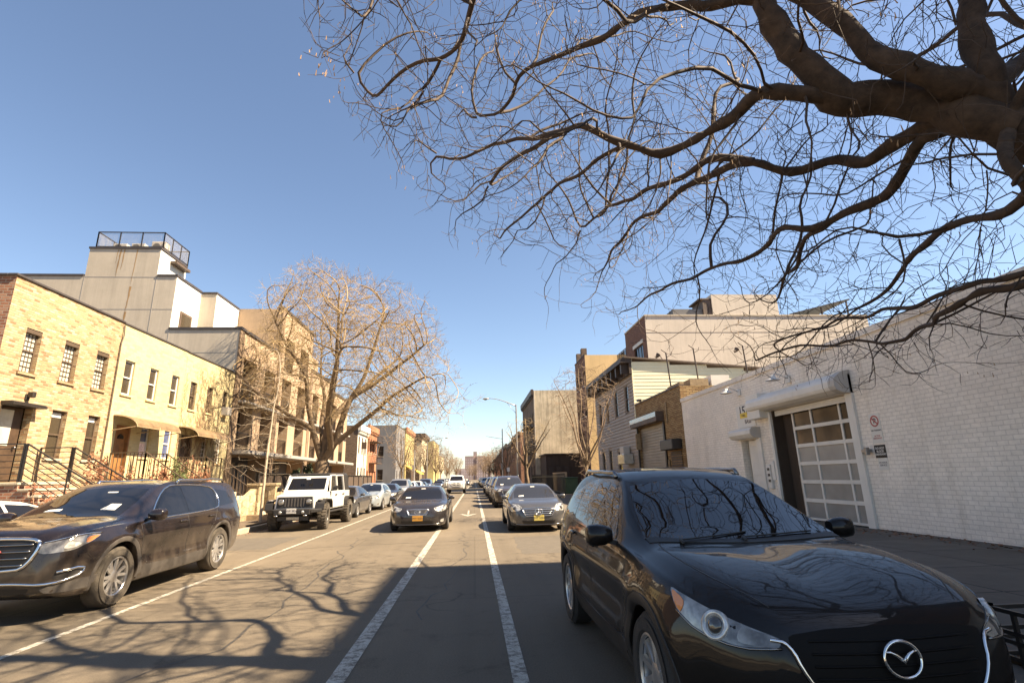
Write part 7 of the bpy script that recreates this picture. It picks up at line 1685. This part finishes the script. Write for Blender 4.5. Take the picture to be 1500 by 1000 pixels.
        m = MB(); m.lathe([(.0,0),(.09,0),(.10,.05),(.08,.1),(0,.11)], 4, Matrix.Translation((-.68,s*.97,1.31)) @ Matrix.Rotation(R(90),4,'Y') @ Matrix.Rotation(R(45),4,'Z') @ Matrix.Diagonal((1.0,1.35,1,1))); m.bar((-.66,s*.80,1.22),(-.66,s*.93,1.27),.03); m.build('mirror', K, root)
    # grille panel
    m = MB(); m.hexa([(.44,-.66,.68),(.54,-.66,.68),(.54,.66,.68),(.44,.66,.68),(.44,-.64,1.12),(.505,-.62,1.12),(.505,.62,1.12),(.44,.64,1.12)]); g = m.build('grille', W_, root, bevel=.04, segs=3, smooth=True, autosmooth=40)
    one(lambda q: q.hexa([(.535,-.60,.72),(.548,-.60,.72),(.548,.60,.72),(.535,.60,.72),(.51,-.56,1.07),(.522,-.56,1.07),(.522,.56,1.07),(.51,.56,1.07)]), 'grille_panel', K, g, bevel=.03)
    m = MB()
    for k in range(7):
        yy = -.30+k*.1; m.hexa([(.55,yy-.022,.77),(.556,yy-.022,.77),(.556,yy+.022,.77),(.55,yy+.022,.77),(.53,yy-.022,1.03),(.536,yy-.022,1.03),(.536,yy+.022,1.03),(.53,yy+.022,1.03)])
    m.build('grille_slots', M['plastic_grey'], g)
    for s in (-1,1):
        m = MB(); m.lathe([(.098,0),(.098,.02),(.085,.03),(.05,.045),(0,.05)], 24, Matrix.Translation((.53,s*.45,.905)) @ Matrix.Rotation(R(86),4,'Y')); h = m.build('headlight', M['lamp_smoke'], root, smooth=True)
        m = MB(); m.lathe([(.108,0),(.108,.024),(.096,.026)], 24, Matrix.Translation((.528,s*.45,.905)) @ Matrix.Rotation(R(86),4,'Y')); m.build('bezel', K, h, smooth=True)
    # bumpers, plate, hooks
    m = MB(); m.hexa([(.62,-.62,.50),(.80,-.56,.52),(.80,.56,.52),(.62,.62,.50),(.56,-.68,.70),(.80,-.58,.68),(.80,.58,.68),(.56,.68,.70)])
    for s in (-1,1): m.hexa([(.45,s*.60,.56),(.76,s*.60,.56),(.62,s*.90,.60),(.45,s*.90,.60),(.45,s*.60,.69),(.76,s*.60,.69),(.62,s*.90,.69),(.45,s*.90,.69)])
    bp = m.build('bumper', K, root, bevel=.02, segs=2)
    for s in (-1,1):
        m = MB(); m.lathe([(.05,0),(.05,.015),(.03,.025),(0,.025)], 14, Matrix.Translation((.79,s*.36,.6)) @ Matrix.Rotation(R(90),4,'Y')); m.build('fog_lamp', M['lamp_clear'], bp, smooth=True)
        m = MB(); m.tube([(.8,s*.5,.48),(.88,s*.5,.50),(.88,s*.42,.50),(.8,s*.42,.48)], .018, 6); m.build('tow_hook', M['chrome'], bp, smooth=True)
    plate(root, .812, .64, 'plate_white', None, 'HXR 3826')
    one(lambda q: (q.box(.3,.62,-.5,.5,.33,.46), q.box(-3.2,-.5,-.5,.5,.42,.6)), 'underbody', K, root); one(lambda q: q.box(.56,.64,-.2,.2,.36,.44), 'skid_plate', M['chrome_dark'], root)
    wm = wheel_meshes(.42, .28, .225, 'mud', 'tyre_dusty', 'rim_dark')
    for x in (0,-3.0):
        for s in (1,-1): put_wheel(root, x, s*.80, .42, wm, .12 if x == 0 else 0, .2+x)
    one(lambda q: (q.tube([(0,-.75,.42),(0,.75,.42)], .05, 8), q.tube([(-3,-.75,.42),(-3,.75,.42)], .05, 8)), 'axle', K, root)
    m = MB(); m.lathe([(.0,0),(.36,0),(.36,.2),(.2,.24),(0,.24)], 28, Matrix.Translation((-3.36,.05,1.05)) @ Matrix.Rotation(R(-90),4,'Y')); m.build('spare_wheel', M['tyre'], root, smooth=True, autosmooth=40)
offroad()

# ---- white pickup
def pickup():
    root = car_root('moving_pickup', 'white pickup truck with a crossbar grille driving behind the black sedan', -1.95, 58.5, 0, None, 'pickup'); P = M['paint_white']
    sp = dict(zt=[(-4.6,1.18),(-4.5,1.25),(-2.95,1.27),(-2.85,1.4),(-2.75,1.85),(-2.5,1.90),(-1.6,1.92),(-1.3,1.88),(-1.1,1.80),(-.7,1.52),(-.35,1.30),(-.2,1.27),(.3,1.25),(.6,1.22),(.78,1.15),(.87,1.0),(.9,.8)],
        zs=[(-4.6,1.1),(-4,1.2),(-.5,1.22),(.3,1.17),(.7,1.08),(.85,.95),(.9,.7)], zb=[(-4.6,.6),(-4.2,.45),(0,.4),(.6,.42),(.85,.5),(.9,.58)], w=[(-4.6,.88),(-4.3,.97),(0,1.0),(.5,.97),(.75,.9),(.87,.8),(.9,.68)], wr=.70, Hg=.6, ws=.965, crown=.05)
    B = Body(sp, 60, 3); boolean_wells(B, [(0,.46,.42,.3),(-3.57,.46,.42,.3)], root, P); wm = wheel_meshes(.405,.27,.25,'five2')
    for x in (0,-3.57):
        for s in (1,-1): put_wheel(root, x, s*.85, .405, wm)
    patch(B, [(-.45,.72,1.33),(-.4,0,1.33),(-.45,-.72,1.33),(-.8,-.69,1.6),(-1.1,-.62,1.77),(-1.12,0,1.82),(-1.1,.62,1.77),(-.8,.69,1.6)], (-.5,0,-.86), .003, .14, 'windshield', M['car_glass'], root, 0)
    side_glass(B, root, [[(-.75,1.27),(-1.6,1.28),(-1.62,1.78),(-1.35,1.76)], [(-1.7,1.28),(-2.6,1.3),(-2.6,1.76),(-1.7,1.78)]], M['car_glass'])
    g = patch(B, [(.8,.56,1.1),(.8,.5,.78),(.8,-.5,.78),(.8,-.56,1.1)], (-1,0,-.05), .004, .1, 'grille', M['plastic_black'], root, 1)
    m = MB()
    for L in ([(.8,0,1.1),(.8,0,.76)], [(.8,.56,.94),(.8,-.56,.94)]): m.tube(on_body(B, L, (-1,0,-.05), .012, .1, False, 0), .035, 6)
    m.build('grille_crossbar', P, g, smooth=True); trim(B, [(.8,.56,1.1),(.8,.5,.78),(.8,-.5,.78),(.8,-.56,1.1)], (-1,0,-.05), .03, 'grille_frame', P, g, .01, False, 1, True)
    for mi in (False, True):
        patch(B, [(.6,.94,1.08),(.65,.93,.9),(.85,.66,.88),(.86,.62,1.06)], (-.8,-.6,0), .004, .1, 'headlight', M['lamp_clear'], root, 1, .012, mi); patch(B, [(.8,.72,.64),(.8,.72,.54),(.85,.56,.54),(.85,.56,.64)], (-1,0,0), .006, .1, 'fog_lamp', M['lamp_clear'], root, 1, .012, mi)
    patch(B, [(.8,.5,.66),(.8,.45,.58),(.8,-.45,.58),(.8,-.5,.66)], (-1,0,0), .004, .1, 'lower_intake', M['plastic_black'], root, 1); mirror_part(root, -.62, .99, 1.36, P, None, (.1,.22,.24), .1)
    one(lambda q: q.box(-3.1,-.5,-.9,.9,.38,.5), 'underbody', M['plastic_black'], root)
    rear_stuff(B, root, -4.5, 1.0, .6, .9, None)
pickup()
for o in list(bpy.data.objects):
    if o.get('_w') is not None: del o['_w']
